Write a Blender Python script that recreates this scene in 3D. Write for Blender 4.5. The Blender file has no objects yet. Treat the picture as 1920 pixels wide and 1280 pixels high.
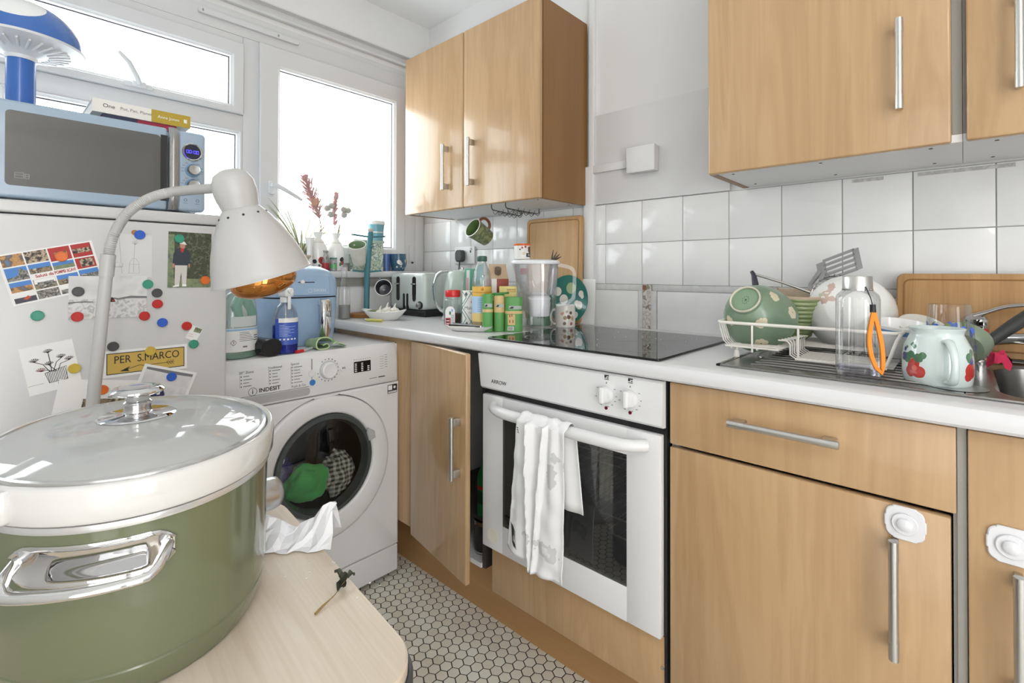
import bpy, bmesh, math, random
from mathutils import Matrix, Vector, noise
SC = bpy.context.scene
COL = SC.collection
PI = math.pi
rnd = random.Random(7)

# ------------------------------------------------------------------ camera, light, exposure
cam_data = bpy.data.cameras.new('camera')
cam = bpy.data.objects.new('camera', cam_data)
COL.objects.link(cam)
cam_data.sensor_width = 36.0
cam_data.lens = 918.188 * 36.0 / 1920.0
cam_data.shift_y = -(640.0 - 503.54) / 1920.0
cam_data.clip_start = 0.02
YAW, PITCH, ROLL = 0.826021, 0.0079184, 0.0016022
_v = Vector((math.sin(YAW) * math.cos(PITCH), math.cos(YAW) * math.cos(PITCH), math.sin(PITCH)))
_r = Vector((math.cos(YAW), -math.sin(YAW), 0))
_u = _r.cross(_v)
_r2 = _r * math.cos(ROLL) + _u * math.sin(ROLL)
_u2 = -_r * math.sin(ROLL) + _u * math.cos(ROLL)
cam.matrix_world = Matrix(((_r2.x, _u2.x, -_v.x, -1.62483), (_r2.y, _u2.y, -_v.y, 0.0), (_r2.z, _u2.z, -_v.z, 1.10874), (0, 0, 0, 1)))
SC.camera = cam

SC.view_settings.view_transform = 'Standard'
SC.view_settings.look = 'None'
SC.view_settings.gamma = 1.0
SC.view_settings.use_curve_mapping = False
SC.view_settings.exposure = 0.08

world = bpy.data.worlds.new('overcast_sky')
SC.world = world
world.use_nodes = True
bg = world.node_tree.nodes['Background']
bg.inputs[0].default_value = (0.93, 0.965, 1.0, 1)
bg.inputs[1].default_value = 7.6

def area_light(name, loc, rot, sx, sy, power, col=(1, 1, 1), portal=False):
    d = bpy.data.lights.new(name, 'AREA')
    d.shape = 'RECTANGLE'
    d.size, d.size_y, d.energy, d.color = sx, sy, power, col
    if portal:
        d.cycles.is_portal = True
    o = bpy.data.objects.new(name, d)
    o.location, o.rotation_euler = loc, rot
    COL.objects.link(o)
    return o
area_light('window_portal', (-1.25, 2.30, 1.62), (-PI / 2, 0, 0), 2.6, 1.25, 1, portal=True)
pl_ = bpy.data.lights.new('fill_light_high', 'POINT')  # unseen point light, added as fill for ceiling and upper walls
pl_.energy, pl_.shadow_soft_size, pl_.color = 16.0, 0.14, (1.0, 0.99, 0.98)
plo = bpy.data.objects.new('fill_light_high', pl_); plo.location = (-2.0, -1.0, 2.18); COL.objects.link(plo)
area_light('fill_light_left', (-2.40, -0.60, 0.80), (0, -PI / 2, 0), 1.5, 1.2, 6.5, (0.99, 0.995, 1.0))  # added fill light; the left wall has no opening here
area_light('fill_light_back', (-1.95, -1.50, 0.85), (PI / 2, 0, 0), 0.7, 1.5, 21.0, (0.99, 0.995, 1.0))  # added fill from behind the camera for machine front and floor

# ------------------------------------------------------------------ materials
def lin(c):
    return tuple(((x / 255) / 12.92 if x / 255 <= 0.04045 else ((x / 255 + 0.055) / 1.055) ** 2.4) for x in c[:3]) + (1,)
MATS = {}
def base_mat(name):
    m = bpy.data.materials.new(name)
    m.use_nodes = True
    nt = m.node_tree
    b = nt.nodes['Principled BSDF']
    return m, nt, b
def mat(name, c, rough=0.5, metal=0.0, bump=0.0, bscale=60, vary=0.0, vscale=8, coat=0.0, spec=0.5, sheen=0, emit=0, trans=0.0):
    if name in MATS:
        return MATS[name]
    m, nt, b = base_mat(name)
    col = lin(c)
    b.inputs['Base Color'].default_value = col
    b.inputs['Roughness'].default_value = rough
    b.inputs['Metallic'].default_value = metal
    b.inputs['Specular IOR Level'].default_value = spec
    b.inputs['Coat Weight'].default_value = coat
    b.inputs['Coat Roughness'].default_value = 0.08
    if trans:
        b.inputs['Transmission Weight'].default_value = trans
    if sheen:
        b.inputs['Sheen Weight'].default_value = sheen
    if emit:
        b.inputs['Emission Color'].default_value = col
        b.inputs['Emission Strength'].default_value = emit
    N, L = nt.nodes, nt.links
    if bump or vary:
        tc = N.new('ShaderNodeTexCoord')
    if vary:
        n = N.new('ShaderNodeTexNoise'); n.inputs['Scale'].default_value = vscale; n.inputs['Detail'].default_value = 5
        L.new(tc.outputs['Object'], n.inputs['Vector'])
        r = N.new('ShaderNodeMapRange'); r.inputs['From Min'].default_value = 0.3; r.inputs['From Max'].default_value = 0.7
        r.inputs['To Min'].default_value = 1 - vary; r.inputs['To Max'].default_value = 1 + vary * 0.4
        L.new(n.outputs['Fac'], r.inputs['Value'])
        h = N.new('ShaderNodeHueSaturation'); h.inputs['Color'].default_value = col
        L.new(r.outputs['Result'], h.inputs['Value'])
        L.new(h.outputs['Color'], b.inputs['Base Color'])
    if bump:
        n2 = N.new('ShaderNodeTexNoise'); n2.inputs['Scale'].default_value = bscale; n2.inputs['Detail'].default_value = 4
        L.new(tc.outputs['Object'], n2.inputs['Vector'])
        bp = N.new('ShaderNodeBump'); bp.inputs['Strength'].default_value = bump; bp.inputs['Distance'].default_value = 0.002
        L.new(n2.outputs['Fac'], bp.inputs['Height'])
        L.new(bp.outputs['Normal'], b.inputs['Normal'])
    MATS[name] = m
    return m
def wood(name, c1, c2, axis=2, rough=0.33, freq=11, stretch=0.10, coat=0.0, rings=0.5, fine=0.35, spec=0.5):
    m, nt, b = base_mat(name)
    N, L = nt.nodes, nt.links
    tc = N.new('ShaderNodeTexCoord')
    oi = N.new('ShaderNodeObjectInfo')
    ad = N.new('ShaderNodeVectorMath'); ad.operation = 'MULTIPLY_ADD'
    ad.inputs[1].default_value = (1, 1, 1)
    L.new(tc.outputs['Object'], ad.inputs[0])
    cm = N.new('ShaderNodeCombineXYZ')
    mul = N.new('ShaderNodeMath'); mul.operation = 'MULTIPLY'; mul.inputs[1].default_value = 7.3
    L.new(oi.outputs['Random'], mul.inputs[0])
    for i in range(3):
        L.new(mul.outputs[0], cm.inputs[i])
    L.new(cm.outputs[0], ad.inputs[2])
    sc = [freq, freq, freq]; sc[axis] = freq * stretch
    mp = N.new('ShaderNodeMapping'); mp.inputs['Scale'].default_value = sc
    L.new(ad.outputs[0], mp.inputs['Vector'])
    n1 = N.new('ShaderNodeTexNoise'); n1.inputs['Scale'].default_value = 1.0; n1.inputs['Detail'].default_value = 6; n1.inputs['Roughness'].default_value = 0.55
    n1.inputs['Distortion'].default_value = 0.6
    L.new(mp.outputs[0], n1.inputs['Vector'])
    mr = N.new('ShaderNodeMath'); mr.operation = 'MULTIPLY'; mr.inputs[1].default_value = 9.0
    L.new(n1.outputs['Fac'], mr.inputs[0])
    pp = N.new('ShaderNodeMath'); pp.operation = 'PINGPONG'; pp.inputs[1].default_value = 0.5
    L.new(mr.outputs[0], pp.inputs[0])
    sc2 = [freq * 22] * 3; sc2[axis] = freq * 0.5
    mp2 = N.new('ShaderNodeMapping'); mp2.inputs['Scale'].default_value = sc2
    L.new(ad.outputs[0], mp2.inputs['Vector'])
    n2 = N.new('ShaderNodeTexNoise'); n2.inputs['Scale'].default_value = 1.0; n2.inputs['Detail'].default_value = 3
    L.new(mp2.outputs[0], n2.inputs['Vector'])
    a = N.new('ShaderNodeMath'); a.operation = 'MULTIPLY_ADD'; a.inputs[1].default_value = rings
    L.new(pp.outputs[0], a.inputs[0]); L.new(n1.outputs['Fac'], a.inputs[2])
    a2 = N.new('ShaderNodeMath'); a2.operation = 'MULTIPLY_ADD'; a2.inputs[1].default_value = fine
    L.new(n2.outputs['Fac'], a2.inputs[0]); L.new(a.outputs[0], a2.inputs[2])
    rp = N.new('ShaderNodeValToRGB')
    rp.color_ramp.elements[0].position = 0.45; rp.color_ramp.elements[0].color = lin(c2)
    rp.color_ramp.elements[1].position = 1.05; rp.color_ramp.elements[1].color = lin(c1)
    L.new(a2.outputs[0], rp.inputs['Fac'])
    L.new(rp.outputs['Color'], b.inputs['Base Color'])
    b.inputs['Roughness'].default_value = rough
    b.inputs['Coat Weight'].default_value = coat
    b.inputs['Specular IOR Level'].default_value = spec
    MATS[name] = m
    return m
def thin_glass(name, tint=(1, 1, 1), refl=0.12, body=None, bodyfac=0.0, rough=0.02):
    """Thin clear sheet: see-through with a fresnel reflection, optionally a milky share."""
    m, nt, b = base_mat(name)
    N, L = nt.nodes, nt.links
    out = N['Material Output']
    N.remove(b)
    tr = N.new('ShaderNodeBsdfTransparent'); tr.inputs[0].default_value = tint + (1,)
    gl = N.new('ShaderNodeBsdfGlossy'); gl.inputs['Roughness'].default_value = rough
    lw = N.new('ShaderNodeLayerWeight'); lw.inputs['Blend'].default_value = 0.35
    mr = N.new('ShaderNodeMapRange'); mr.inputs['To Min'].default_value = refl * 0.3; mr.inputs['To Max'].default_value = min(1, refl * 4)
    L.new(lw.outputs['Fresnel'], mr.inputs['Value'])
    mx = N.new('ShaderNodeMixShader')
    L.new(mr.outputs[0], mx.inputs[0]); L.new(gl.outputs[0], mx.inputs[2])
    if body:
        df = N.new('ShaderNodeBsdfDiffuse'); df.inputs[0].default_value = lin(body)
        m2 = N.new('ShaderNodeMixShader'); m2.inputs[0].default_value = bodyfac
        L.new(tr.outputs[0], m2.inputs[1]); L.new(df.outputs[0], m2.inputs[2])
        L.new(m2.outputs[0], mx.inputs[1])
    else:
        L.new(tr.outputs[0], mx.inputs[1])
    L.new(mx.outputs[0], out.inputs['Surface'])
    MATS[name] = m
    return m
def spots(name, basec, spotc, pts, rough=0.3, edge=None, coat=0.0, wob=0.0):
    """Glaze with painted round patches at fixed places on the object (object coordinates)."""
    m, nt, b = base_mat(name)
    N, L = nt.nodes, nt.links
    tc = N.new('ShaderNodeTexCoord')
    src = tc.outputs['Object']
    if wob:
        n = N.new('ShaderNodeTexNoise'); n.inputs['Scale'].default_value = 70
        L.new(src, n.inputs['Vector'])
        v = N.new('ShaderNodeVectorMath'); v.operation = 'MULTIPLY_ADD'
        v.inputs[1].default_value = (wob, wob, wob)
        L.new(n.outputs['Color'], v.inputs[0]); L.new(src, v.inputs[2])
        v2 = N.new('ShaderNodeVectorMath'); v2.operation = 'SUBTRACT'; v2.inputs[1].default_value = (wob / 2, wob / 2, wob / 2)
        L.new(v.outputs[0], v2.inputs[0])
        src = v2.outputs[0]
    cur = None
    for p in pts:
        x, y, z, r = p[:4]
        d = N.new('ShaderNodeVectorMath'); d.operation = 'DISTANCE'; d.inputs[1].default_value = (x, y, z)
        L.new(src, d.inputs[0])
        lt = N.new('ShaderNodeMath'); lt.operation = 'LESS_THAN'; lt.inputs[1].default_value = r
        L.new(d.outputs['Value'], lt.inputs[0])
        mx = N.new('ShaderNodeMix'); mx.data_type = 'RGBA'
        L.new(lt.outputs[0], mx.inputs['Factor'])
        if cur is None:
            mx.inputs['A'].default_value = lin(basec)
        else:
            L.new(cur, mx.inputs['A'])
        mx.inputs['B'].default_value = lin(p[4] if len(p) > 4 else spotc)
        cur = mx.outputs['Result']
    L.new(cur, b.inputs['Base Color'])
    b.inputs['Roughness'].default_value = rough
    b.inputs['Coat Weight'].default_value = coat
    MATS[name] = m
    return m
def blotch(name, cols, scale, rough=0.5, det=3, coat=0.0, metal=0.0):
    """Printed or painted mottling: noise stepped through several colours."""
    m, nt, b = base_mat(name)
    N, L = nt.nodes, nt.links
    tc = N.new('ShaderNodeTexCoord')
    n = N.new('ShaderNodeTexNoise'); n.inputs['Scale'].default_value = scale; n.inputs['Detail'].default_value = det
    L.new(tc.outputs['Object'], n.inputs['Vector'])
    rp = N.new('ShaderNodeValToRGB')
    e = rp.color_ramp.elements
    while len(e) < len(cols):
        e.new(0.5)
    for i, c in enumerate(cols):
        e[i].position = 0.32 + 0.36 * i / max(1, len(cols) - 1)
        e[i].color = lin(c)
    L.new(n.outputs['Fac'], rp.inputs['Fac'])
    L.new(rp.outputs['Color'], b.inputs['Base Color'])
    b.inputs['Roughness'].default_value = rough
    b.inputs['Coat Weight'].default_value = coat
    b.inputs['Metallic'].default_value = metal
    MATS[name] = m
    return m
def checks(name, c1, c2, scale):
    m, nt, b = base_mat(name)
    N, L = nt.nodes, nt.links
    tc = N.new('ShaderNodeTexCoord')
    cur = []
    for ax in ((1, 0.2, 0), (0, 0.3, 1)):
        d = N.new('ShaderNodeVectorMath'); d.operation = 'DOT_PRODUCT'; d.inputs[1].default_value = ax
        L.new(tc.outputs['Object'], d.inputs[0])
        k = N.new('ShaderNodeMath'); k.operation = 'MULTIPLY'; k.inputs[1].default_value = scale
        L.new(d.outputs['Value'], k.inputs[0])
        f = N.new('ShaderNodeMath'); f.operation = 'PINGPONG'; f.inputs[1].default_value = 1
        L.new(k.outputs[0], f.inputs[0])
        g = N.new('ShaderNodeMath'); g.operation = 'GREATER_THAN'; g.inputs[1].default_value = 0.5
        L.new(f.outputs[0], g.inputs[0]); cur.append(g)
    s = N.new('ShaderNodeMath'); s.operation = 'ADD'
    L.new(cur[0].outputs[0], s.inputs[0]); L.new(cur[1].outputs[0], s.inputs[1])
    h = N.new('ShaderNodeMath'); h.operation = 'MULTIPLY'; h.inputs[1].default_value = 0.5
    L.new(s.outputs[0], h.inputs[0])
    mx = N.new('ShaderNodeMix'); mx.data_type = 'RGBA'
    mx.inputs['A'].default_value = lin(c1); mx.inputs['B'].default_value = lin(c2)
    L.new(h.outputs[0], mx.inputs['Factor']); L.new(mx.outputs['Result'], b.inputs['Base Color'])
    b.inputs['Roughness'].default_value = 0.9
    MATS[name] = m
    return m
def per_piece(name, cols, rough, bump=0.0):
    """Each tile its own shade: random per object and per island."""
    m, nt, b = base_mat(name)
    N, L = nt.nodes, nt.links
    oi = N.new('ShaderNodeObjectInfo'); ge = N.new('ShaderNodeNewGeometry')
    a = N.new('ShaderNodeMath'); a.operation = 'ADD'
    L.new(oi.outputs['Random'], a.inputs[0]); L.new(ge.outputs['Random Per Island'], a.inputs[1])
    f = N.new('ShaderNodeMath'); f.operation = 'FRACT'; L.new(a.outputs[0], f.inputs[0])
    tc = N.new('ShaderNodeTexCoord')
    n = N.new('ShaderNodeTexNoise'); n.inputs['Scale'].default_value = 5; n.inputs['Detail'].default_value = 5
    L.new(ge.outputs['Position'], n.inputs['Vector'])
    k = N.new('ShaderNodeMath'); k.operation = 'MULTIPLY_ADD'; k.inputs[1].default_value = 0.55
    L.new(f.outputs[0], k.inputs[0])
    k2 = N.new('ShaderNodeMath'); k2.operation = 'MULTIPLY_ADD'; k2.inputs[1].default_value = 1.2; k2.inputs[2].default_value = -0.35
    L.new(n.outputs['Fac'], k2.inputs[0]); L.new(k2.outputs[0], k.inputs[2])
    rp = N.new('ShaderNodeValToRGB')
    e = rp.color_ramp.elements
    while len(e) < len(cols):
        e.new(0.5)
    for i, c in enumerate(cols):
        e[i].position = i / (len(cols) - 1); e[i].color = lin(c)
    L.new(k.outputs[0], rp.inputs['Fac']); L.new(rp.outputs['Color'], b.inputs['Base Color'])
    b.inputs['Roughness'].default_value = rough
    MATS[name] = m
    return m

WHITE = mat('white_paint', (232, 232, 231), 0.6, bump=0.08, bscale=40, vary=0.03, vscale=3)
CEIL = mat('ceiling_paint', (240, 240, 239), 0.8)
UPVC = mat('white_upvc', (216, 217, 218), 0.28)
BEAD = mat('window_gasket', (70, 70, 74), 0.5)
TILEW = per_piece('white_wall_tile', [(226, 226, 225), (234, 234, 233), (240, 240, 239)], 0.13)
GROUT = mat('wall_grout', (172, 170, 166), 0.9)
HEX = per_piece('cream_floor_tile', [(212, 203, 184), (224, 217, 202), (232, 228, 216), (239, 237, 229)], 0.35)
FGROUT = mat('dark_floor_grout', (44, 38, 33), 0.9)
WORK = mat('white_laminate', (216, 216, 217), 0.3, bump=0.04, bscale=300)
CARC = mat('white_melamine', (230, 230, 229), 0.4)
GREYC = mat('grey_carcass_edge', (150, 147, 140), 0.5)
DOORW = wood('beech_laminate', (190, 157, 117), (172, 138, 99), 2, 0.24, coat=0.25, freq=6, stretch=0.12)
SIDEW = wood('beech_laminate_shaded', (146, 106, 62), (128, 90, 48), 2, 0.42, freq=6, stretch=0.06, rings=0.2)  # the door beech darkened, painting in shade on the cupboard sides
PLINW = wood('beech_plinth_laminate', (182, 142, 94), (164, 122, 76), 1, 0.4, freq=6, stretch=0.08, rings=0.2)
BAMB = wood('bamboo', (200, 162, 110), (174, 132, 80), 1, 0.4, freq=22, stretch=0.03, rings=0.3)
BAMBY = wood('bamboo_board', (190, 148, 96), (160, 116, 66), 1, 0.42, freq=20, stretch=0.03, rings=0.3)
TABW = wood('pale_oak_top', (222, 210, 193), (202, 184, 160), 1, 0.42, freq=9, stretch=0.05, rings=0.25, fine=0.5)
BROWNW = wood('brown_wood', (170, 120, 66), (140, 92, 44), 0, 0.5)
STEEL = mat('brushed_steel', (204, 203, 200), 0.36, 1.0)
SINKS = mat('sink_steel', (150, 148, 145), 0.24, 1.0, bump=0.05, bscale=30)
CHROME = mat('chrome', (215, 215, 216), 0.06, 1.0)
SATIN = mat('satin_silver', (190, 190, 190), 0.28, 1.0)
BLACKG = mat('black_glass', (8, 8, 9), 0.03, spec=0.6)
BLACK = mat('black_plastic', (26, 26, 28), 0.4)
DARK = mat('dark_void', (10, 9, 8), 0.9)
DGREY = mat('dark_grey_metal', (78, 82, 90), 0.35, 0.5)
APPL = mat('white_enamel', (226, 226, 226), 0.22)
FRDG = mat('fridge_white', (204, 204, 204), 0.3)
APPG = mat('light_grey_plastic', (196, 196, 197), 0.4)
PAPER = mat('paper', (236, 236, 234), 0.7)
INK = mat('ink', (40, 38, 40), 0.7)
INKG = mat('grey_ink', (120, 120, 122), 0.7)
GLASS = thin_glass('window_glass', (0.97, 0.985, 0.98), 0.06)
CLEAR = thin_glass('clear_plastic', (0.975, 0.98, 0.985), 0.12)
CLEARG = thin_glass('clear_tumbler_glass', (0.975, 0.98, 0.98), 0.10)

# ------------------------------------------------------------------ mesh builder
ROOTM = {}
class B:
    def __init__(s, M=None):
        s.v, s.f, s.m, s.mats = [], [], [], []
        s.M = M or Matrix()
    def mi(s, m):
        if m not in s.mats:
            s.mats.append(m)
        return s.mats.index(m)
    def add(s, vs, fs, m, M=None):
        T = s.M @ M if M is not None else s.M
        o = len(s.v); k = s.mi(m)
        s.v += [T @ Vector(p) for p in vs]
        for f in fs:
            s.f.append([i + o for i in f]); s.m.append(k)
        return s
    def box(s, a, b, m, bev=0.0, seg=2, M=None):
        x0, x1 = sorted((a[0], b[0])); y0, y1 = sorted((a[1], b[1])); z0, z1 = sorted((a[2], b[2]))
        if not bev:
            vs = [(x, y, z) for x in (x0, x1) for y in (y0, y1) for z in (z0, z1)]
            return s.add(vs, [(0, 1, 3, 2), (4, 6, 7, 5), (0, 4, 5, 1), (2, 3, 7, 6), (0, 2, 6, 4), (1, 5, 7, 3)], m, M)
        t = bmesh.new()
        bmesh.ops.create_cube(t, size=1.0)
        for v in t.verts:
            v.co = Vector(((x0 + x1) / 2 + v.co.x * (x1 - x0), (y0 + y1) / 2 + v.co.y * (y1 - y0), (z0 + z1) / 2 + v.co.z * (z1 - z0)))
        bev = min(bev, 0.49 * min(x1 - x0, y1 - y0, z1 - z0))
        bmesh.ops.bevel(t, geom=list(t.edges), offset=bev, segments=seg, profile=0.5, affect='EDGES')
        t.verts.index_update()
        vs = [v.co.copy() for v in t.verts]; fs = [[v.index for v in f.verts] for f in t.faces]
        t.free()
        return s.add(vs, fs, m, M)
    def loft(s, rings, m, c0=True, c1=True, M=None, closed=True):
        n = len(rings[0]); vs = [p for r in rings for p in r]; fs = []
        for i in range(len(rings) - 1):
            for j in range(n if closed else n - 1):
                a, b_ = i * n + j, i * n + (j + 1) % n
                fs.append((a, b_, b_ + n, a + n))
        if c0: fs.append(tuple(range(n))[::-1])
        if c1: fs.append(tuple(range((len(rings) - 1) * n, len(rings) * n)))
        return s.add(vs, fs, m, M)
    def lathe(s, prof, m, seg=32, c=(0, 0, 0), sx=1.0, sy=1.0, M=None, c0=None, c1=None):
        rings = [[(c[0] + r * sx * math.cos(2 * PI * j / seg), c[1] + r * sy * math.sin(2 * PI * j / seg), c[2] + z) for j in range(seg)] for r, z in ((max(r, 1e-5), z) for r, z in prof)]
        return s.loft(rings, m, prof[0][0] < 1e-4 if c0 is None else c0, prof[-1][0] < 1e-4 if c1 is None else c1, M)
    def cyl(s, p0, p1, r0, m, r1=None, seg=20, caps=True):
        return s.tube([p0, p1], [r0, r0 if r1 is None else r1], m, seg, caps=caps)
    def tube(s, pts, r, m, seg=8, closed=False, caps=True):
        P = [Vector(p) for p in pts]; n = len(P)
        R = r if isinstance(r, (list, tuple)) else [r] * n
        rings = []; up = None
        for i in range(n):
            if closed: t = P[(i + 1) % n] - P[i - 1]
            else: t = P[min(i + 1, n - 1)] - P[max(i - 1, 0)]
            t.normalize()
            if up is None:
                up = Vector((0, 0, 1)) if abs(t.z) < 0.9 else Vector((1, 0, 0))
            a = t.cross(up)
            if a.length < 1e-6: a = t.orthogonal()
            a.normalize(); b_ = a.cross(t); up = b_
            rings.append([P[i] + (a * math.cos(2 * PI * j / seg) + b_ * math.sin(2 * PI * j / seg)) * R[i] for j in range(seg)])
        if closed: rings.append(rings[0])
        return s.loft(rings, m, caps and not closed, caps and not closed)
    def prism(s, poly, z0, z1, m, M=None, bev=0.0):
        if bev:
            cx = sum(p[0] for p in poly) / len(poly); cy = sum(p[1] for p in poly) / len(poly)
            def ins(k): return [(p[0] + (cx - p[0]) / max(1e-6, math.hypot(cx - p[0], cy - p[1])) * k, p[1] + (cy - p[1]) / max(1e-6, math.hypot(cx - p[0], cy - p[1])) * k) for p in poly]
            q = ins(bev)
            rings = [[(x, y, z0) for x, y in q], [(x, y, z0 + bev) for x, y in poly], [(x, y, z1 - bev) for x, y in poly], [(x, y, z1) for x, y in q]]
        else:
            rings = [[(x, y, z0) for x, y in poly], [(x, y, z1) for x, y in poly]]
        return s.loft(rings, m, True, True, M)
    def grid(s, nu, nv, fn, m, cu=False, M=None):
        vs = [fn(i / (nu if cu else nu - 1), j / (nv - 1)) for j in range(nv) for i in range(nu)]
        fs = []
        for j in range(nv - 1):
            for i in range(nu if cu else nu - 1):
                i2 = (i + 1) % nu
                fs.append((j * nu + i, j * nu + i2, (j + 1) * nu + i2, (j + 1) * nu + i))
        return s.add(vs, fs, m, M)
    def face(s, pts, m, M=None):
        return s.add(pts, [tuple(range(len(pts)))], m, M)
    def ball(s, c, r, m, seg=16, rings=10, sc=(1, 1, 1)):
        prof = [(math.sin(PI * i / rings), -math.cos(PI * i / rings)) for i in range(rings + 1)]
        return s.lathe([(a * r * sc[0], b_ * r * sc[2]) for a, b_ in prof], m, seg, c, 1, sc[1] / sc[0])
    def text(s, body, size, M, m, align='CENTER', ext=0.0002, sx=1.0, bold=0.0):
        cu = bpy.data.curves.new('t', 'FONT')
        cu.body = body; cu.size = size; cu.align_x = align; cu.align_y = 'CENTER'; cu.extrude = ext; cu.offset = bold
        cu.resolution_u = 3
        ob = bpy.data.objects.new('t', cu)
        me = bpy.data.meshes.new_from_object(ob)
        vs = [(v.co.x * sx, v.co.y, v.co.z) for v in me.vertices]; fs = [tuple(p.vertices) for p in me.polygons]
        bpy.data.objects.remove(ob); bpy.data.curves.remove(cu); bpy.data.meshes.remove(me)
        return s.add(vs, fs, m, M)
    def obj(s, name, parent=None, smooth=True, angle=38, **props):
        me = bpy.data.meshes.new(name)
        root = parent
        while root is not None and root.parent is not None:
            root = root.parent
        if root is not None and root.name in ROOTM:
            inv = ROOTM[root.name].inverted()
        else:
            inv = Matrix()
        o = bpy.data.objects.new(name, me)
        me.from_pydata([inv @ p for p in s.v], [], s.f)
        for m in s.mats:
            me.materials.append(m)
        for p, k in zip(me.polygons, s.m):
            p.material_index = k
        bm = bmesh.new(); bm.from_mesh(me)
        bmesh.ops.recalc_face_normals(bm, faces=bm.faces)
        bm.to_mesh(me); bm.free()
        if smooth:
            me.shade_smooth(); me.set_sharp_from_angle(angle=math.radians(angle))
        COL.objects.link(o)
        if parent is not None:
            o.parent = parent
        for k, v in props.items():
            o[k] = v
        return o

def thing(name, label, cat, loc=(0, 0, 0), rz=0.0, group=None, R=None):
    o = bpy.data.objects.new(name, None)
    o.empty_display_size = 0.02
    T = Matrix.Translation(loc) @ (R.to_4x4() if R is not None else Matrix.Rotation(rz, 4, 'Z'))
    o.matrix_world = T
    COL.objects.link(o)
    ROOTM[o.name] = T
    o['label'] = label; o['category'] = cat
    if group: o['group'] = group
    return o
def struct(name, loc=(0, 0, 0)):
    o = bpy.data.objects.new(name, None)
    o.location = loc; COL.objects.link(o); o['kind'] = 'structure'
    ROOTM[o.name] = Matrix.Translation(loc)
    return o
def tag(o, label, cat, group=None):
    o['label'] = label; o['category'] = cat
    if group: o['group'] = group
    return o
def solo(b, name, label, cat, loc, group=None, **kw):
    """A thing that is one mesh, its origin at its base."""
    o = b.obj(name, **kw)
    T = Matrix.Translation(loc)
    o.data.transform(T.inverted()); o.location = loc
    ROOTM[o.name] = T
    return tag(o, label, cat, group)
def frame(o, R, U):
    R = Vector(R).normalized(); U = Vector(U); U = (U - R * U.dot(R)).normalized(); n = R.cross(U)
    return Matrix(((R.x, U.x, n.x, o[0]), (R.y, U.y, n.y, o[1]), (R.z, U.z, n.z, o[2]), (0, 0, 0, 1)))
def on_window(x, y, z): return frame((x, y, z), (1, 0, 0), (0, 0, 1))      # faces -y
def on_wall(x, y, z): return frame((x, y, z), (0, -1, 0), (0, 0, 1))        # faces -x
def rrect(w, h, r, n=5):
    out = []
    for cx, cy, a0 in ((w / 2 - r, h / 2 - r, 0), (-w / 2 + r, h / 2 - r, PI / 2), (-w / 2 + r, -h / 2 + r, PI), (w / 2 - r, -h / 2 + r, 1.5 * PI)):
        for i in range(n + 1):
            a = a0 + PI / 2 * i / n
            out.append((cx + r * math.cos(a), cy + r * math.sin(a)))
    return out
def ngon(r, n=24, cx=0, cy=0, a0=0): return [(cx + r * math.cos(a0 + 2 * PI * i / n), cy + r * math.sin(a0 + 2 * PI * i / n)) for i in range(n)]
def bez(p0, p1, p2, p3, n=12):
    P = [Vector(p) for p in (p0, p1, p2, p3)]
    return [P[0] * (1 - t) ** 3 + P[1] * 3 * t * (1 - t) ** 2 + P[2] * 3 * t * t * (1 - t) + P[3] * t ** 3 for t in [i / n for i in range(n + 1)]]
def nz(x, y, z, s=1.0): return noise.noise(Vector((x * s, y * s, z * s)))
def copy_tree(o, parent=None):
    c = o.copy(); COL.objects.link(c)
    if parent is not None: c.parent = parent
    for ch in list(o.children): copy_tree(ch, c)
    return c
# ================================================================== ROOM
XL, YB, ZC, YW = -2.45, -1.55, 2.42, 2.14
fl = B().box((XL, YB, -0.06), (0.1, 2.4, -0.0010), FGROUT).obj('floor', smooth=False, kind='structure')
# hexagonal floor tiles: rows run along the units, 32.8 mm pitch
PIT = 0.0329
ax_, ay_ = PIT * math.sqrt(3) / 2, PIT
def hex_geo(b, cx, cy, h=0.0):
    r = (PIT - 0.0032) / math.sqrt(3)
    o = ngon(r, 6, cx, cy, 0.0); q = ngon(r - 0.0006, 6, cx, cy, 0.0)
    b.loft([[(x, y, -0.0010) for x, y in o], [(x, y, h - 0.0003) for x, y in o], [(x, y, h) for x, y in q]], HEX, False, True)
def seen_floor(x, y):
    if x > -0.49 or y > 1.68: return False
    if y > 1.56 and x < -0.575: return False
    return True
cells = []
for i in range(-60, 40):
    for j in range(-70, 70):
        x = -0.586 + i * ax_; y = 1.192 + j * ay_ + (ay_ / 2 if i % 2 else 0)
        if not (XL < x < -0.47 and YB < y < 2.05): continue
        p = Vector((x, y, 0)) - cam.matrix_world.translation
        d = p.dot(_v); u = p.dot(_r2) / d if d > 0.05 else 9; w = -p.dot(_u2) / d if d > 0.05 else 9
        px, py = 960 + 918 * u, 503.5 + 918 * w
        show = d > 0.05 and 690 < px < 1130 and 1020 < py < 1300 and seen_floor(x, y) and (py - 1090) > (px - 760) * 1.0 - 2000
        if show and px > 770 - 0 or (show and py < 1190 and px > 640 + (py - 1060)):
            cells.append((py, x, y, True))
        else:
            cells.append((0, x, y, False))
near = sorted([c for c in cells if c[3]], reverse=True)[:300]
keep = {(c[1], c[2]) for c in near}
proto = None
for _, x, y, _s in near:
    if proto is None:
        b = B(); hex_geo(b, 0, 0); proto = b.obj('tile', fl, smooth=False); o = proto
    else:
        o = proto.copy(); COL.objects.link(o)
    o.location = (x, y, 0.0004 * rnd.random())
b = B()
for _, x, y, _s in cells:
    if (x, y) not in keep: hex_geo(b, x, y, 0.0002 * rnd.random())
b.obj('tiles_beyond', fl, smooth=False, kind='stuff')

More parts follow.
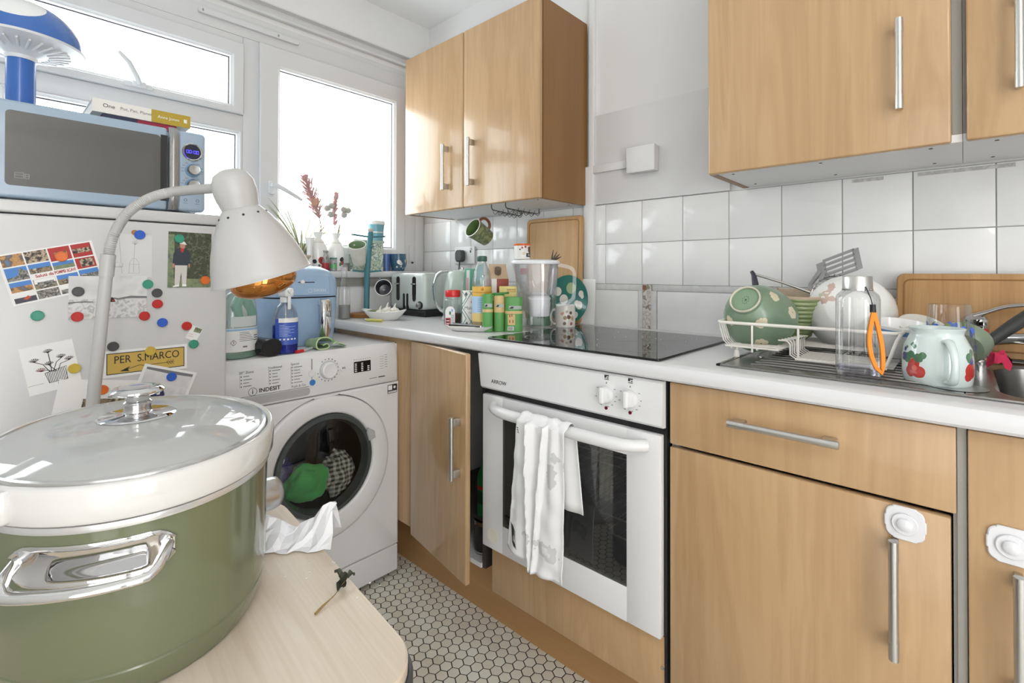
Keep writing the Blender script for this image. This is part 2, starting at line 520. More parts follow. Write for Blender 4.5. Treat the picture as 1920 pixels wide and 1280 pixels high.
B().box((XL, YB, ZC), (0.1, 2.4, ZC + 0.06), CEIL).obj('ceiling', smooth=False, kind='structure')
wl = B().box((XL - 0.08, YB, 0), (XL, 2.4, ZC), WHITE).obj('wall_left', smooth=False, kind='structure')
wb = B().box((XL, YB - 0.08, 0), (0.1, YB, ZC), WHITE).obj('wall_back', smooth=False, kind='structure')
# a panelled door in the back wall, behind the photographer
dr = struct('door_1', (-1.2, YB, 0))
B().box((-1.62, YB, 0.0), (-0.82, YB + 0.03, 2.0), APPL, 0.003).obj('door_leaf', dr)
b = B()
for x0, x1, z0, z1 in ((-1.70, -1.62, 0, 2.08), (-0.82, -0.74, 0, 2.08), (-1.62, -0.82, 2.0, 2.08)):
    b.box((x0, YB, z0), (x1, YB + 0.045, z1), UPVC, 0.004)
b.obj('door_frame', dr)
B().cyl((-0.88, YB + 0.03, 1.0), (-0.88, YB + 0.07, 1.0), 0.012, SATIN).cyl((-0.88, YB + 0.07, 1.0), (-1.0, YB + 0.07, 1.0), 0.008, SATIN).obj('door_handle', dr)

# ------------------------------------------------ right wall with its tiles
wr = B().box((0.007, YB, 0), (0.1, 2.4, ZC), WHITE).obj('wall_right', smooth=False, kind='structure')
T, Y0, Z1 = 0.1525, 1.00988, 1.21831
B().box((0.0035, YB, 0.90), (0.0072, 0.547, 1.3712), GROUT).box((0.0035, 0.547, 0.9), (0.0072, 2.19, 1.3712), GROUT).obj('grout', wr, smooth=False)
tproto = {}
def wall_tile(ya, yb, za, zb):
    key = (round(yb - ya, 3), round(zb - za, 3))
    if key not in tproto:
        g = 0.0011
        b = B()
        b.box((0.0, g, g), (0.007, yb - ya - g, zb - za - g), TILEW, 0.0014, 2)
        o = b.obj('tile', wr); tproto[key] = o
    else:
        o = tproto[key].copy(); COL.objects.link(o)
    o.location = (0.0006 * (rnd.random() - 0.4), ya, za)
    o.rotation_euler = (0, 0.004 * (rnd.random() - 0.5), 0.004 * (rnd.random() - 0.5))
for k in range(-8, 8):
    ya, yb = Y0 + k * T, Y0 + (k + 1) * T
    for row in (0, 1):
        za = Z1 - T + row * T
        if k == 0:
            wall_tile(ya, 1.056, za, za + T)
            wall_tile(1.098, yb, za, za + T)
        elif k == 7:
            wall_tile(ya, 2.19, za, za + T)
        else:
            wall_tile(ya, yb, za, za + T)
# low splash panels beneath the tiles, with a bare gap behind the hob
SPL = mat('white_splash_panel', (226, 226, 225), 0.24, vary=0.04, vscale=9)
B().box((-0.002, 0.872, 0.905), (0.007, 1.60, 1.043), SPL, 0.001).obj('splash_panel', wr)
B().box((-0.002, 1.602, 0.905), (0.007, 2.06, 1.043), SPL, 0.001).obj('splash_panel', wr)
B().box((-0.002, -0.12, 0.905), (0.007, 0.797, 1.043), SPL, 0.001).obj('splash_panel', wr)
B().box((-0.002, -1.2, 0.905), (0.007, -0.122, 1.043), SPL, 0.001).obj('splash_panel', wr)
STRIP = mat('ridged_edging_strip', (205, 205, 203), 0.45, vary=0.12, vscale=40)
B().box((-0.003, 0.855, 1.044), (0.007, 2.06, 1.0655), STRIP, 0.001).obj('edging_strip', wr)
B().box((-0.003, -1.2, 1.044), (0.007, 0.815, 1.0655), STRIP, 0.001).obj('edging_strip', wr)
B().box((-0.003, 0.855, 0.905), (0.007, 0.871, 1.044), STRIP, 0.001).obj('edging_strip', wr)
B().box((-0.003, 0.799, 0.905), (0.007, 0.822, 1.044), STRIP, 0.001).obj('edging_strip', wr)
DIRT = blotch('grubby_bare_plaster', [(208, 206, 200), (176, 170, 160), (214, 212, 206), (120, 108, 92), (200, 198, 192)], 34, 0.9)
B().box((0.0015, 0.822, 0.905), (0.007, 0.855, 1.066), DIRT).obj('bare_gap', wr, smooth=False)
B().box((0.0008, 0.840, 1.047), (0.0016, 0.8545, 1.064), mat('rust_brown', (138, 98, 76), 0.9)).obj('bare_brick', wr, smooth=False)
B().box((-0.006, 0.547, 1.3725), (0.007, 1.056, 1.718), mat('painted_board', (226, 226, 226), 0.4, bump=0.05, bscale=20, vary=0.04, vscale=4), 0.0015).obj('wall_board', wr)
SMUDGE = blotch('adhesive_smear', [(200, 199, 196), (176, 175, 172), (206, 205, 202)], 60, 0.9)
for ya, yb in ((0.155, 0.225), (-0.09, 0.085), (-0.2, -0.105)):
    B().box((-0.0008, ya, 1.357), (0.0002, yb, 1.366), SMUDGE).obj('adhesive_smear', wr, smooth=False)

# ------------------------------------------------ window wall
YP = 2.072
ww = B()
ww.box((XL, YP, 0), (0.1, 2.4, 1.085), WHITE)
ww.box((XL, 2.118, 2.226), (0.1, 2.4, ZC), WHITE)
ww.box((XL, 2.152, 2.13), (0.1, 2.4, 2.226), WHITE)
ww.box((-0.137, 2.165, 1.085), (0.1, 2.4, 2.14), WHITE)
ww.obj('wall_window', smooth=False, kind='structure')
B().box((XL, 2.116, 2.222), (0.004, 2.121, 2.229), UPVC, 0.002).obj('trim_2', kind='structure')
B().box((XL, 2.130, 2.180), (0.004, 2.155, 2.198), UPVC, 0.006).obj('trim_3', kind='structure')
B().box((XL, 2.146, 2.130), (0.004, 2.155, 2.158), UPVC, 0.003).obj('trim_4', kind='structure')
B().box((-0.060, 2.142, 1.116), (-0.004, 2.167, 2.13), UPVC, 0.004).obj('trim_5', kind='structure')
B().box((XL, 2.045, 1.083), (-0.003, 2.20, 1.115), UPVC, 0.01, 3).obj('trim_1', kind='structure')
B().box((XL, 2.062, 1.045), (-0.003, 2.073, 1.083), GREYC, 0.002).obj('sill_shade_strip', kind='structure')  # grey strip painting in the shadow beneath the sill

win = struct('window_1', (-1.25, YW, 1.115))
def member(x0, x1, z0, z1, yf=YW, yb=2.20, name='frame', bev=0.004):
    return B().box((x0, yf, z0), (x1, yb, z1), UPVC, bev).obj(name, win)
member(XL, -0.06, 2.060, 2.131)                      # head
member(XL, -0.911, 2.024, 2.0605)
member(-0.911, -0.850, 1.115, 2.0605)                 # mullion
member(-0.142, -0.060, 1.115, 2.062)                 # jamb
member(XL, -0.142, 1.115, 1.160)                     # bottom rail
member(-1.662, -1.602, 1.115, 2.062)                 # second mullion
member(XL, -2.36, 1.115, 2.062)
member(-1.603, -0.910, 1.6775, 1.742)                 # transom
member(-2.361, -1.661, 1.6775, 1.742)
def sash(x0, x1, z0, z1, t, yf=2.122, name='sash', bead=0.012):
    """Frame of four mitred rails round an opening, its bead and its pane."""
    b = B(frame((0, yf, 0), (1, 0, 0), (0, 0, 1)))
    o = [(x0, z0), (x1, z0), (x1, z1), (x0, z1)]
    i = [(x0 + t[0], z0 + t[1]), (x1 - t[2], z0 + t[1]), (x1 - t[2], z1 - t[3]), (x0 + t[0], z1 - t[3])]
    c = 0.004
    def off(q, k): return [(q[0][0] + k, q[0][1] + k), (q[1][0] - k, q[1][1] + k), (q[2][0] - k, q[2][1] - k), (q[3][0] + k, q[3][1] - k)]
    g = 0.0006
    for k in range(4):
        k2 = (k + 1) % 4
        ring = []
        for q, z in ((o, -0.06), (o, -c), (off(o, c), 0), (off(i, -0.010), 0), (off(i, -0.006), -0.005), (i, -0.008), (i, -0.06)):
            ring.append((q[k], q[k2], z))
        vs = [(p[0], p[1], z) for p, _, z in ring] + [(p[0], p[1], z) for _, p, z in ring]
        n = len(ring)
        b.add(vs, [(a, a + 1, a + 1 + n, a + n) for a in range(n - 1)] + [(0, n, 2 * n - 1, n - 1)], UPVC)
    s = b.obj(name, win, angle=25)
    gx = frame((0, yf + 0.026, 0), (1, 0, 0), (0, 0, 1))
    bb = B(gx)
    ii = off(i, -0.0005); jj = off(i, 0.004)
    for k in range(4):
        k2 = (k + 1) % 4
        bb.face([(ii[k][0], ii[k][1], 0), (ii[k2][0], ii[k2][1], 0), (jj[k2][0], jj[k2][1], 0), (jj[k][0], jj[k][1], 0)], BEAD)
    bb.obj('gasket', s, smooth=False)
    B().box((i[0][0] - 0.001, yf + 0.032, i[0][1] - 0.001), (i[2][0] + 0.001, yf + 0.036, i[2][1] + 0.001), GLASS).obj('pane', s, smooth=False)
    return s
s1 = sash(-0.852, -0.140, 1.150, 2.057, (0.083, 0.083, 0.064, 0.087))
s2 = sash(-1.600, -0.912, 1.742, 2.028, (0.050, 0.032, 0.048, 0.061))
s3 = sash(-1.602, -0.911, 1.160, 1.678, (0.024, 0.024, 0.020, 0.014), 2.136, 'fixed_light')
s4 = sash(-2.358, -1.664, 1.742, 2.028, (0.050, 0.032, 0.048, 0.061))
s5 = sash(-2.360, -1.662, 1.160, 1.678, (0.024, 0.024, 0.020, 0.014), 2.136, 'fixed_light')
# handle of the tall sash
b = B(on_window(-0.806, 2.122, 1.462))
b.prism(rrect(0.026, 0.060, 0.012), 0, 0.010, UPVC, bev=0.003)
b.cyl((0, 0.008, 0.01), (0, 0.008, 0.040), 0.010, UPVC)
b.tube([(0, 0.008, 0.038), (0.03, -0.006, 0.045), (0.085, -0.034, 0.047), (0.108, -0.046, 0.047)], [0.010, 0.0095, 0.008, 0.006], UPVC, 10)
b.obj('handle', s1)
b = B(on_window(-1.255, 2.122, 1.760))
b.prism(rrect(0.085, 0.016, 0.006), 0, 0.006, UPVC, bev=0.002)
b.box((-0.02, -0.008, 0.004), (0.02, 0.012, 0.02), UPVC, 0.004)
b.tube([(0.0, 0.004, 0.02), (-0.012, 0.020, 0.040), (-0.035, 0.058, 0.052), (-0.064, 0.084, 0.056)], [0.008, 0.0085, 0.008, 0.006], UPVC, 10)
b.obj('stay_handle', s2)
b = B(on_window(-0.88, YW, 2.108))
b.prism(rrect(0.385, 0.020, 0.007), 0, 0.014, UPVC, bev=0.004)
b.box((0.10, -0.004, 0.013), (0.104, 0.004, 0.018), GREYC)
b.box((-0.18, -0.004, 0.013), (-0.176, 0.004, 0.018), GREYC)
b.obj('trickle_vent', win)
b = B(on_window(-0.092, 2.141, 1.20)).box((-0.010, -0.045, 0), (0.010, 0.05, 0.008), UPVC, 0.002)
b.cyl((0.004, -0.04, 0.008), (0.004, -0.04, 0.016), 0.005, BLACK)
b.obj('restrictor', win)

# ------------------------------------------------ trunking and junction box
TRK = mat('white_pvc_trunking', (230, 230, 230), 0.4)
t = thing('cable_trunking', 'white square cable trunking running up beside the small wall cupboard', 'trunking', (0, 1.076, 1.07))
B().box((-0.018, 1.055, 1.067), (-0.0065, 1.099, 1.523), TRK, 0.002).box((-0.0065, 1.055, 1.067), (0.0068, 1.099, 1.523), TRK).obj('upright_run', t)
B().box((-0.018, 0.893, 1.494), (-0.0062, 1.055, 1.523), TRK, 0.002).obj('level_run', t)
B().box((-0.014, 1.0565, 1.523), (0.0068, 1.079, 2.415), TRK, 0.002).obj('upper_run', t)
t = thing('junction_box', 'square white junction box on the wall between the cupboards', 'box', (0, 0.84, 1.47))
B().box((-0.030, 0.787, 1.468), (-0.0063, 0.893, 1.557), TRK, 0.003).obj('back_box', t)
B().box((-0.048, 0.785, 1.466), (-0.030, 0.895, 1.559), TRK, 0.004).obj('cover', t)
t = thing('wall_socket', 'white wall socket with a grey plug beneath the hanging green mug', 'socket', (0, 1.81, 1.15))
B().box((-0.012, 1.735, 1.150), (-0.0009, 1.880, 1.236), TRK, 0.004).obj('faceplate', t)
b = B().box((-0.014, 1.752, 1.218), (-0.012, 1.764, 1.230), APPG).box((-0.014, 1.757, 1.205), (-0.0125, 1.763, 1.216), BLACK)
b.obj('switch', t)
p = B().prism(rrect(0.052, 0.058, 0.016), 0, 0.03, mat('grey_rubber', (70, 72, 74), 0.5), M=on_wall(-0.0122, 1.82, 1.19), bev=0.006)
p.tube([(-0.030, 1.82, 1.165), (-0.034, 1.82, 1.13), (-0.05, 1.80, 1.06), (-0.08, 1.74, 0.99), (-0.12, 1.67, 0.918), (-0.16, 1.63, 0.915)], 0.0035, MATS['grey_rubber'], 8)
tag(p.obj('power_plug'), 'dark grey plug and lead in the wall socket', 'plug')
# ================================================================== FITTED UNITS
ZT = 0.908
FX = -0.585
def bar_handle(parent, M, L, r=0.0068, st=0.030, collar=True, name='handle'):
    """Round steel bar on two posts; M: frame whose x runs along the bar and z points out of the door."""
    b = B(M)
    b.cyl((-L / 2, 0, st), (L / 2, 0, st), r, STEEL, seg=18)
    for sgn in (-1, 1):
        b.cyl((sgn * (L / 2 - 0.001), 0, st), (sgn * (L / 2 - 0.030), 0, st), r * 1.07, STEEL, seg=18)
        b.box((sgn * (L / 2 - 0.0165) - 0.0115, -0.0052, 0), (sgn * (L / 2 - 0.0165) + 0.0115, 0.0052, st - 0.002), STEEL, 0.002)
    return b.obj(name, parent)
def door_v(y, z, x): return frame((x, y, z), (0, 0, 1), (0, 1, 0))      # upright bar on a face that looks to -x
def door_h(y, z, x): return frame((x, y, z), (0, -1, 0), (0, 0, 1))

# worktop in pieces round the sink bowl, one mesh
b = B()
def nose(y0, y1):
    pr = [(-0.595, 0.8705), (-0.605, 0.872), (-0.6095, 0.877), (-0.611, 0.886), (-0.610, 0.895), (-0.606, 0.903), (-0.599, 0.907), (-0.585, ZT), (-0.54, ZT), (-0.54, 0.8705)]
    b.loft([[(x, y, z) for x, z in pr] for y in (y0, y1)], WORK, True, True)
nose(-1.2, 2.068)
b.box((-0.54, -0.03, 0.8705), (-0.0025, 2.068, ZT), WORK)
b.box((-0.54, -1.2, 0.8705), (-0.0025, -0.45, ZT), WORK)
b.box((-0.11, -0.45, 0.8705), (-0.0025, -0.03, ZT), WORK)
tag(b.obj('worktop', angle=30), 'white laminate worktop with a rounded front edge along the tiled wall', 'worktop')
b = B().box((-0.50, -1.2, 0), (-0.482, 1.088, 0.152), PLINW, 0.001).box((-0.50, 1.088, 0), (-0.482, 2.05, 0.190), PLINW, 0.001)
tag(b.obj('plinth', smooth=False), 'long wood-effect kickboard under the base units', 'plinth')

def door_slab(y0, y1, z0, z1, m=DOORW, th=0.018, x=FX, bev=0.005):
    return B().box((x, y0, z0), (x + th, y1, z1), m, bev, 3)
def carcass(t, y0, y1, z0=0.155, z1=0.868, xb=-0.03, xf=FX + 0.019):
    B().box((xf, y0 + 0.0005, z0), (xb, y0 + 0.0165, z1), CARC).box((xf, y1 - 0.0165, z0), (xb, y1 - 0.0005, z1), CARC) \
        .box((xf, y0 + 0.0165, z0), (xb, y1 - 0.0165, z0 + 0.016), CARC).box((xb - 0.01, y0 + 0.0165, z0 + 0.016), (xb, y1 - 0.0165, z1), CARC) \
        .obj('carcass', t, smooth=False)

# corner filler beside the washing machine
t = thing('corner_cupboard', 'narrow beech corner panel beside the washing machine', 'cupboard', (-0.575, 1.45, 0.155))
B().box((-0.576, 1.436, 0.196), (-0.558, 2.0, 0.868), DOORW, 0.004).obj('door', t)
B().box((-0.557, 1.437, 0.192), (-0.03, 2.05, 0.868), CARC).obj('carcass', t, smooth=False)

# cupboard with its door ajar, bottles inside
t = thing('base_cupboard', 'narrow beech base cupboard with its door ajar next to the oven', 'cupboard', (-0.30, 1.26, 0.155))
B().box((-0.560, 1.0905, 0.192), (-0.04, 1.105, 0.868), mat('shaded_carcass', (62, 58, 54), 0.6)).obj('side_panel', t, smooth=False)  # dark grey paints in the shade inside the open cupboard
B().box((-0.560, 1.422, 0.192), (-0.04, 1.4345, 0.868), CARC).obj('side_panel', t, smooth=False)
B().box((-0.566, 1.105, 0.192), (-0.04, 1.422, 0.206), CARC).obj('base_panel', t, smooth=False)
B().box((-0.05, 1.105, 0.206), (-0.04, 1.422, 0.868), CARC).obj('back_panel', t, smooth=False)
ang = math.atan2(-0.648 + 0.577, 1.4345 - 1.078)
Md = Matrix.Translation((-0.577, 1.4335, 0)) @ Matrix.Rotation(ang, 4, 'Z')
# hinge at the machine side, free edge swung out
Dm = Matrix.Translation((-0.5765, 1.4335, 0.186)) @ Matrix.Rotation(math.radians(-9.5), 4, 'Z')
d = B(Dm).box((-0.018, -0.363, 0), (0, 0, 0.682), DOORW, 0.005, 3).obj('door', t)
bar_handle(d, Dm @ frame((-0.018, -0.330, 0.400), (0, 0, 1), (0, 1, 0)), 0.185)
for (x, y, h, r, m1, nm, lb, ct) in ((-0.52, 1.134, 0.17, 0.026, mat('green_bottle_plastic', (28, 104, 52), 0.35), 'bottle', 'green bottle standing in the gap of the open cupboard', 'bottle'),):
    z0 = 0.32
    b = B().box((-0.545, 1.106, 0.322), (-0.06, 1.421, 0.334), MATS['shaded_carcass'])
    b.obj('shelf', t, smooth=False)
    o = B().lathe([(0, 0.0), (r, 0.0), (r, 0.11), (r * 0.9, 0.13), (0.012, 0.155), (0.012, 0.17), (0, 0.17)], m1, 20, (x, y, 0.3345))
    o.lathe([(r + 0.0006, 0.085), (r + 0.0006, 0.095)], mat('red_print', (176, 30, 34), 0.4), 20, (x, y, 0.3345))
    o.lathe([(r + 0.0004, 0.04), (r + 0.0004, 0.08)], mat('dark_green_print', (18, 62, 36), 0.4), 20, (x, y, 0.3345))
    solo(o, nm, lb, ct, (x, y, 0.3345))
o = B().lathe([(0, 0), (0.034, 0), (0.034, 0.10), (0.036, 0.104), (0, 0.104)], mat('black_tin', (24, 24, 26), 0.3), 24, (-0.505, 1.150, 0.2065))
o.lathe([(0.0345, 0.002), (0.0345, 0.008)], CHROME, 24, (-0.505, 1.150, 0.2065)).lathe([(0.0347, 0.09), (0.0347, 0.102)], CHROME, 24, (-0.505, 1.150, 0.2065))
solo(o, 'tin', 'black tin with silver rims on the floor of the open cupboard', 'tin', (-0.505, 1.150, 0.2065))

# drawer unit
LOCK = mat('white_lock_plastic', (222, 222, 225), 0.3)
def child_lock(y, z, x, label, cat='lock'):
    T = thing('child_lock', label, cat, (x, y, z), group='white stick-on child locks')
    M = on_wall(x, y, z)
    B(M).prism(rrect(0.051, 0.051, 0.0125, 6), 0, 0.005, LOCK, bev=0.0015).prism(rrect(0.034, 0.0545, 0.004, 3), 0, 0.0051, LOCK, bev=0.0015).prism(rrect(0.0545, 0.020, 0.003, 3), 0, 0.0049, LOCK, bev=0.0015).obj('base_plate', T)
    B(M).prism(ngon(0.0175, 32), 0.006, 0.0085, LOCK, bev=0.001).obj('ring', T)
    B(M).lathe([(0.0105, 0.0085), (0.0100, 0.012), (0.007, 0.0145), (0, 0.0155)], LOCK, 28).obj('button', T)
t = thing('drawer_unit', 'beech base unit with a drawer over a door, right of the oven', 'cupboard', (-0.30, 0.245, 0.155))
carcass(t, -0.003, 0.4845)
B().box((FX + 0.006, -0.0025, 0.158), (FX + 0.019, 0.0085, 0.866), GREYC).obj('carcass_edge', t, smooth=False)
d = B().box((FX, 0.0095, 0.730), (FX + 0.018, 0.4815, 0.866), DOORW, 0.003).obj('drawer', t)
bar_handle(d, door_h(0.2535, 0.8095, FX), 0.187)
d = B(Matrix.Translation((FX, 0.4815, 0)) @ Matrix.Rotation(math.radians(-0.5), 4, 'Z')).box((0, -0.4655, 0.16), (0.018, 0, 0.7235), DOORW, 0.003).obj('door', t)
bar_handle(d, door_v(0.0855, 0.578, FX - 0.0035), 0.192)
child_lock(0.0725, 0.697, -0.5890, 'white round-buttoned child lock above the door handle beneath the drawer')
t = thing('sink_cupboard', 'tall-doored beech base unit under the sink', 'cupboard', (-0.30, -0.27, 0.155))
carcass(t, -0.602, -0.0055)
d = B().box((FX, -0.30, 0.16), (FX + 0.018, -0.0035, 0.866), DOORW, 0.003).obj('door', t)
bar_handle(d, door_v(-0.0575, 0.578, FX), 0.192)
B().box((FX, -0.598, 0.16), (FX + 0.018, -0.304, 0.866), DOORW, 0.003).obj('door', t)
child_lock(-0.0505, 0.705, -0.5855, 'white round-buttoned child lock cut by the frame on the unit under the sink')

# wall cupboards
def wall_cup(name, label, y0, y1, doors, z0=1.372, z1=2.090, xf=-0.300, side=SIDEW, near=True, far=True):
    t = thing(name, label, 'cupboard', (0, (y0 + y1) / 2, z0))
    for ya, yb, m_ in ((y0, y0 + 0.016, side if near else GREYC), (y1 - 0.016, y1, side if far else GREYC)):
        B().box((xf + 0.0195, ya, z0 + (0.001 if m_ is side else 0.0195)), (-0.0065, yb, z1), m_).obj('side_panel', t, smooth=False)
    B().box((xf + 0.0195, y0 + (0.016 if near else 0), z0 + 0.003), (-0.0065, y1 - (0.016 if far else 0), z0 + 0.019), CARC).obj('base_panel', t, smooth=False)
    B().box((xf + 0.0195, y0 + 0.016, z1 - 0.016), (-0.0065, y1 - 0.016, z1), CARC).obj('top_panel', t, smooth=False)
    B().box((-0.015, y0 + 0.016, z0 + 0.019), (-0.0065, y1 - 0.016, z1 - 0.016), CARC).obj('back_panel', t, smooth=False)
    sb = B()
    for q in (y0 + 0.05, (y0 + y1) / 2, y1 - 0.05):
        for xx in (-0.25, -0.06):
            sb.cyl((xx, q, z0 + 0.0031), (xx, q, z0 + 0.0020), 0.0035, mat('screw_cap', (70, 66, 62), 0.5), seg=10)
    sb.obj('screw', t, kind='stuff')
    for ya, yb, hy in doors:
        d = B().box((xf, ya, z0), (xf + 0.019, yb, z1), DOORW, 0.005, 3).obj('door', t)
        if hy is not None: bar_handle(d, door_v(hy, 1.546, xf), 0.190)
    return t
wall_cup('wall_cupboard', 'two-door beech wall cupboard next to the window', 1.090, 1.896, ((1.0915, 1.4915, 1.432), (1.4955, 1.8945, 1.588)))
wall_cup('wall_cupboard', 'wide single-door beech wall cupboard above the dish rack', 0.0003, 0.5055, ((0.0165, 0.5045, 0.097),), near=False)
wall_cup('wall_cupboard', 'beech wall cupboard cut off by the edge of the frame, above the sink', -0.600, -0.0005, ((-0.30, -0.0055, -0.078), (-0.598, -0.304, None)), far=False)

# ================================================================== OVEN AND HOB
t = thing('oven', 'white built-in electric oven with a glass door and bar handle', 'oven', (-0.33, 0.79, 0.19))
CAS = mat('oven_casing', (58, 59, 60), 0.5)
cs_ = B().box((-0.583, 0.5005, 0.300), (-0.05, 0.545, 0.862), CAS).box((-0.583, 1.010, 0.300), (-0.05, 1.0745, 0.862), CAS)
cs_.box((-0.583, 0.545, 0.300), (-0.05, 1.010, 0.350), CAS).box((-0.583, 0.545, 0.715), (-0.05, 1.010, 0.862), CAS).box((-0.10, 0.545, 0.350), (-0.05, 1.010, 0.715), CAS)
cs_.obj('casing', t, smooth=False)
ov = B()
pr = [(-0.584, 0.762), (-0.600, 0.764), (-0.606, 0.770), (-0.600, 0.862), (-0.594, 0.867), (-0.584, 0.867)]
ov.loft([[(x, y, z) for x, z in pr] for y in (0.490, 1.066)], APPL)
ov.add([(-0.584, 1.066, 0.762), (-0.606, 1.066, 0.770), (-0.600, 1.084, 0.864), (-0.584, 1.084, 0.867), (-0.584, 1.066, 0.867), (-0.600, 1.066, 0.864)], [(0, 1, 2, 3), (1, 5, 2), (5, 4, 3, 2), (0, 3, 4)], APPL)
cp = ov.obj('control_panel', t, angle=30)
PX = lambda z: -0.606 + (z - 0.770) / 0.092 * 0.006 - 0.0004
def panel_m(y, z): return frame((PX(z), y, z), (0, -1, 0), (0.065, 0, 1))
for y, z in ((0.6335, 0.8155), (0.5695, 0.8165)):
    M = panel_m(y, z)
    k = B(M).lathe([(0.0205, 0.0), (0.0205, 0.006), (0.018, 0.012), (0.012, 0.0135), (0, 0.0135)], APPL, 32)
    k.box((-0.0062, -0.019, 0.010), (0.0062, 0.019, 0.025), APPL, 0.004, 3)
    k.obj('knob', t)
    B(M).lathe([(0.004, -0.001), (0.004, 0.0015), (0, 0.002)], mat('ruby_lamp', (96, 18, 24), 0.2), 14, (0.002, -0.031, 0)).obj('indicator_lamp', t)
pb = B()
for y, z in ((0.6335, 0.8155), (0.5695, 0.8165)):
    M = panel_m(y, z)
    pb.box((-0.006, 0.036, -0.0002), (0.006, 0.0375, 0.0004), INK, M=M).box((-0.006, 0.040, -0.0002), (-0.001, 0.047, 0.0004), INK, M=M).box((-0.001, 0.044, -0.0002), (0.006, 0.047, 0.0004), INK, M=M).box((0.002, 0.039, -0.0002), (0.005, 0.042, 0.0004), INK, M=M)
    pb.box((-0.0008, 0.026, -0.0002), (0.0008, 0.030, 0.0004), INK, M=M)
    for a in (35, 0, -25, -50, -75, -115, 150, 195):
        r = 0.028; a = math.radians(a)
        pb.box((r * math.cos(a) - 0.0022, r * math.sin(a) - 0.0007, -0.0002), (r * math.cos(a) + 0.0022, r * math.sin(a) + 0.0007, 0.0004), INKG, M=M)
pb.text('ARROW', 0.0155, panel_m(0.992, 0.7895), INK, sx=1.05)
pb.obj('printed_marks', t, smooth=False, kind='stuff')
B().box((-0.584, 0.492, 0.748), (-0.590, 1.062, 0.762), BLACK).obj('vent_slot', t, smooth=False)
# door: frame round the window
DX = -0.606
o_ = (0.4935, 1.0575, 0.300, 0.748); w_ = (0.578, 0.974, 0.381, 0.686)
db = B()
ys = [o_[0], w_[0], w_[1], o_[1]]; zs = [o_[2], w_[2], w_[3], o_[3]]
db.box((DX, o_[0], o_[2]), (DX + 0.02, w_[0], o_[3]), APPL, 0.003)
db.box((DX, w_[1], o_[2]), (DX + 0.02, o_[1], o_[3]), APPL, 0.003)
db.box((DX + 0.0002, w_[0] - 0.003, o_[2]), (DX + 0.02, w_[1] + 0.003, w_[2]), APPL, 0.002)
db.box((DX + 0.0002, w_[0] - 0.003, w_[3]), (DX + 0.02, w_[1] + 0.003, o_[3]), APPL, 0.002)
dr_ = db.obj('door', t)
OVGL = thin_glass('oven_glass', (0.80, 0.805, 0.81), 0.30, (104, 106, 106), 0.15)
B().box((DX + 0.001, w_[0] - 0.001, w_[2] - 0.001), (DX + 0.003, w_[1] + 0.001, w_[3] + 0.001), OVGL).obj('window_pane', dr_, smooth=False)
cv = B()
for a, c in (((DX + 0.0205, 0.50, 0.302), (DX + 0.0225, w_[0], 0.745)), ((DX + 0.0205, w_[1], 0.302), (DX + 0.0225, 1.05, 0.745))):
    cv.box(a, c, mat('dotted_glass_border', (128, 130, 132), 0.4))
cv.obj('inner_frame', dr_, smooth=False)
RKM = mat('oven_rack_steel', (206, 206, 204), 0.3, 0.4)
for z in (0.462, 0.505, 0.655):
    rk = B().cyl((-0.560, 0.548, z), (-0.560, 1.007, z), 0.0024, RKM, seg=8).cyl((-0.18, 0.548, z), (-0.18, 1.007, z), 0.0024, RKM, seg=8)
    for k in range(14): rk.cyl((-0.560, 0.56 + 0.0335 * k, z), (-0.18, 0.56 + 0.0335 * k, z), 0.0011, RKM, seg=6)
    rk.obj('rack', t)
hp = []
for i in range(25):
    u = i / 24; y = 1.008 + (0.523 - 1.008) * u
    e = min(u, 1 - u)
    off = 0.043 * (1 - math.exp(-e * 16)) / (1 - math.exp(-8))
    hp.append((DX - 0.004 - off, y, 0.7215))
B().tube(hp, [0.0150 if 2 < i < 22 else 0.0135 for i in range(25)], APPL, 14).obj('handle', dr_)
B(on_wall(DX, 1.015, 0.340)).prism(ngon(0.021, 28), 0, 0.0012, mat('cream_sticker', (222, 220, 206), 0.5)).obj('sticker', dr_)
B().box((-0.586, 0.487, 0.19), (-0.566, 0.4935, 0.868), BLACK).obj('gap_shade', t, smooth=False)  # black strip standing in for shade in the gap beside the oven
pn = B().box((FX, 0.489, 0.158), (FX + 0.018, 1.0385, 0.296), DOORW, 0.003)
pn.obj('lower_panel', t)
B(on_wall(FX, 0.498, 0.225)).prism(ngon(0.0035, 10), 0, 0.002, SATIN).obj('screw', t)

t = thing('hob', 'black glass ceramic hob set into the worktop over the oven', 'hob', (-0.345, 0.78, ZT))
B().prism([(x - 0.345, y + 0.782) for x, y in rrect(0.485, 0.555, 0.008)], ZT + 0.0004, ZT + 0.006, BLACKG, bev=0.0015).obj('glass_top', t)
RING = mat('hob_ring_print', (138, 136, 134), 0.3)
for x, y, r in ((-0.46, 0.92, 0.073), (-0.235, 0.93, 0.09), (-0.45, 0.65, 0.09), (-0.225, 0.66, 0.073)):
    B().lathe([(r, 0), (r + 0.0028, 0)], RING, 64, (x, y, ZT + 0.00615), c0=False, c1=False).obj('cooking_zone_ring', t, smooth=False)
cr = B()
for i in range(16):
    a, c = rnd.random(), rnd.random()
    cr.ball((-0.54 + 0.38 * a, 0.56 + 0.45 * c, ZT + 0.0066), 0.0012, PAPER, 6, 4)
cr.obj('crumbs', t, kind='stuff')

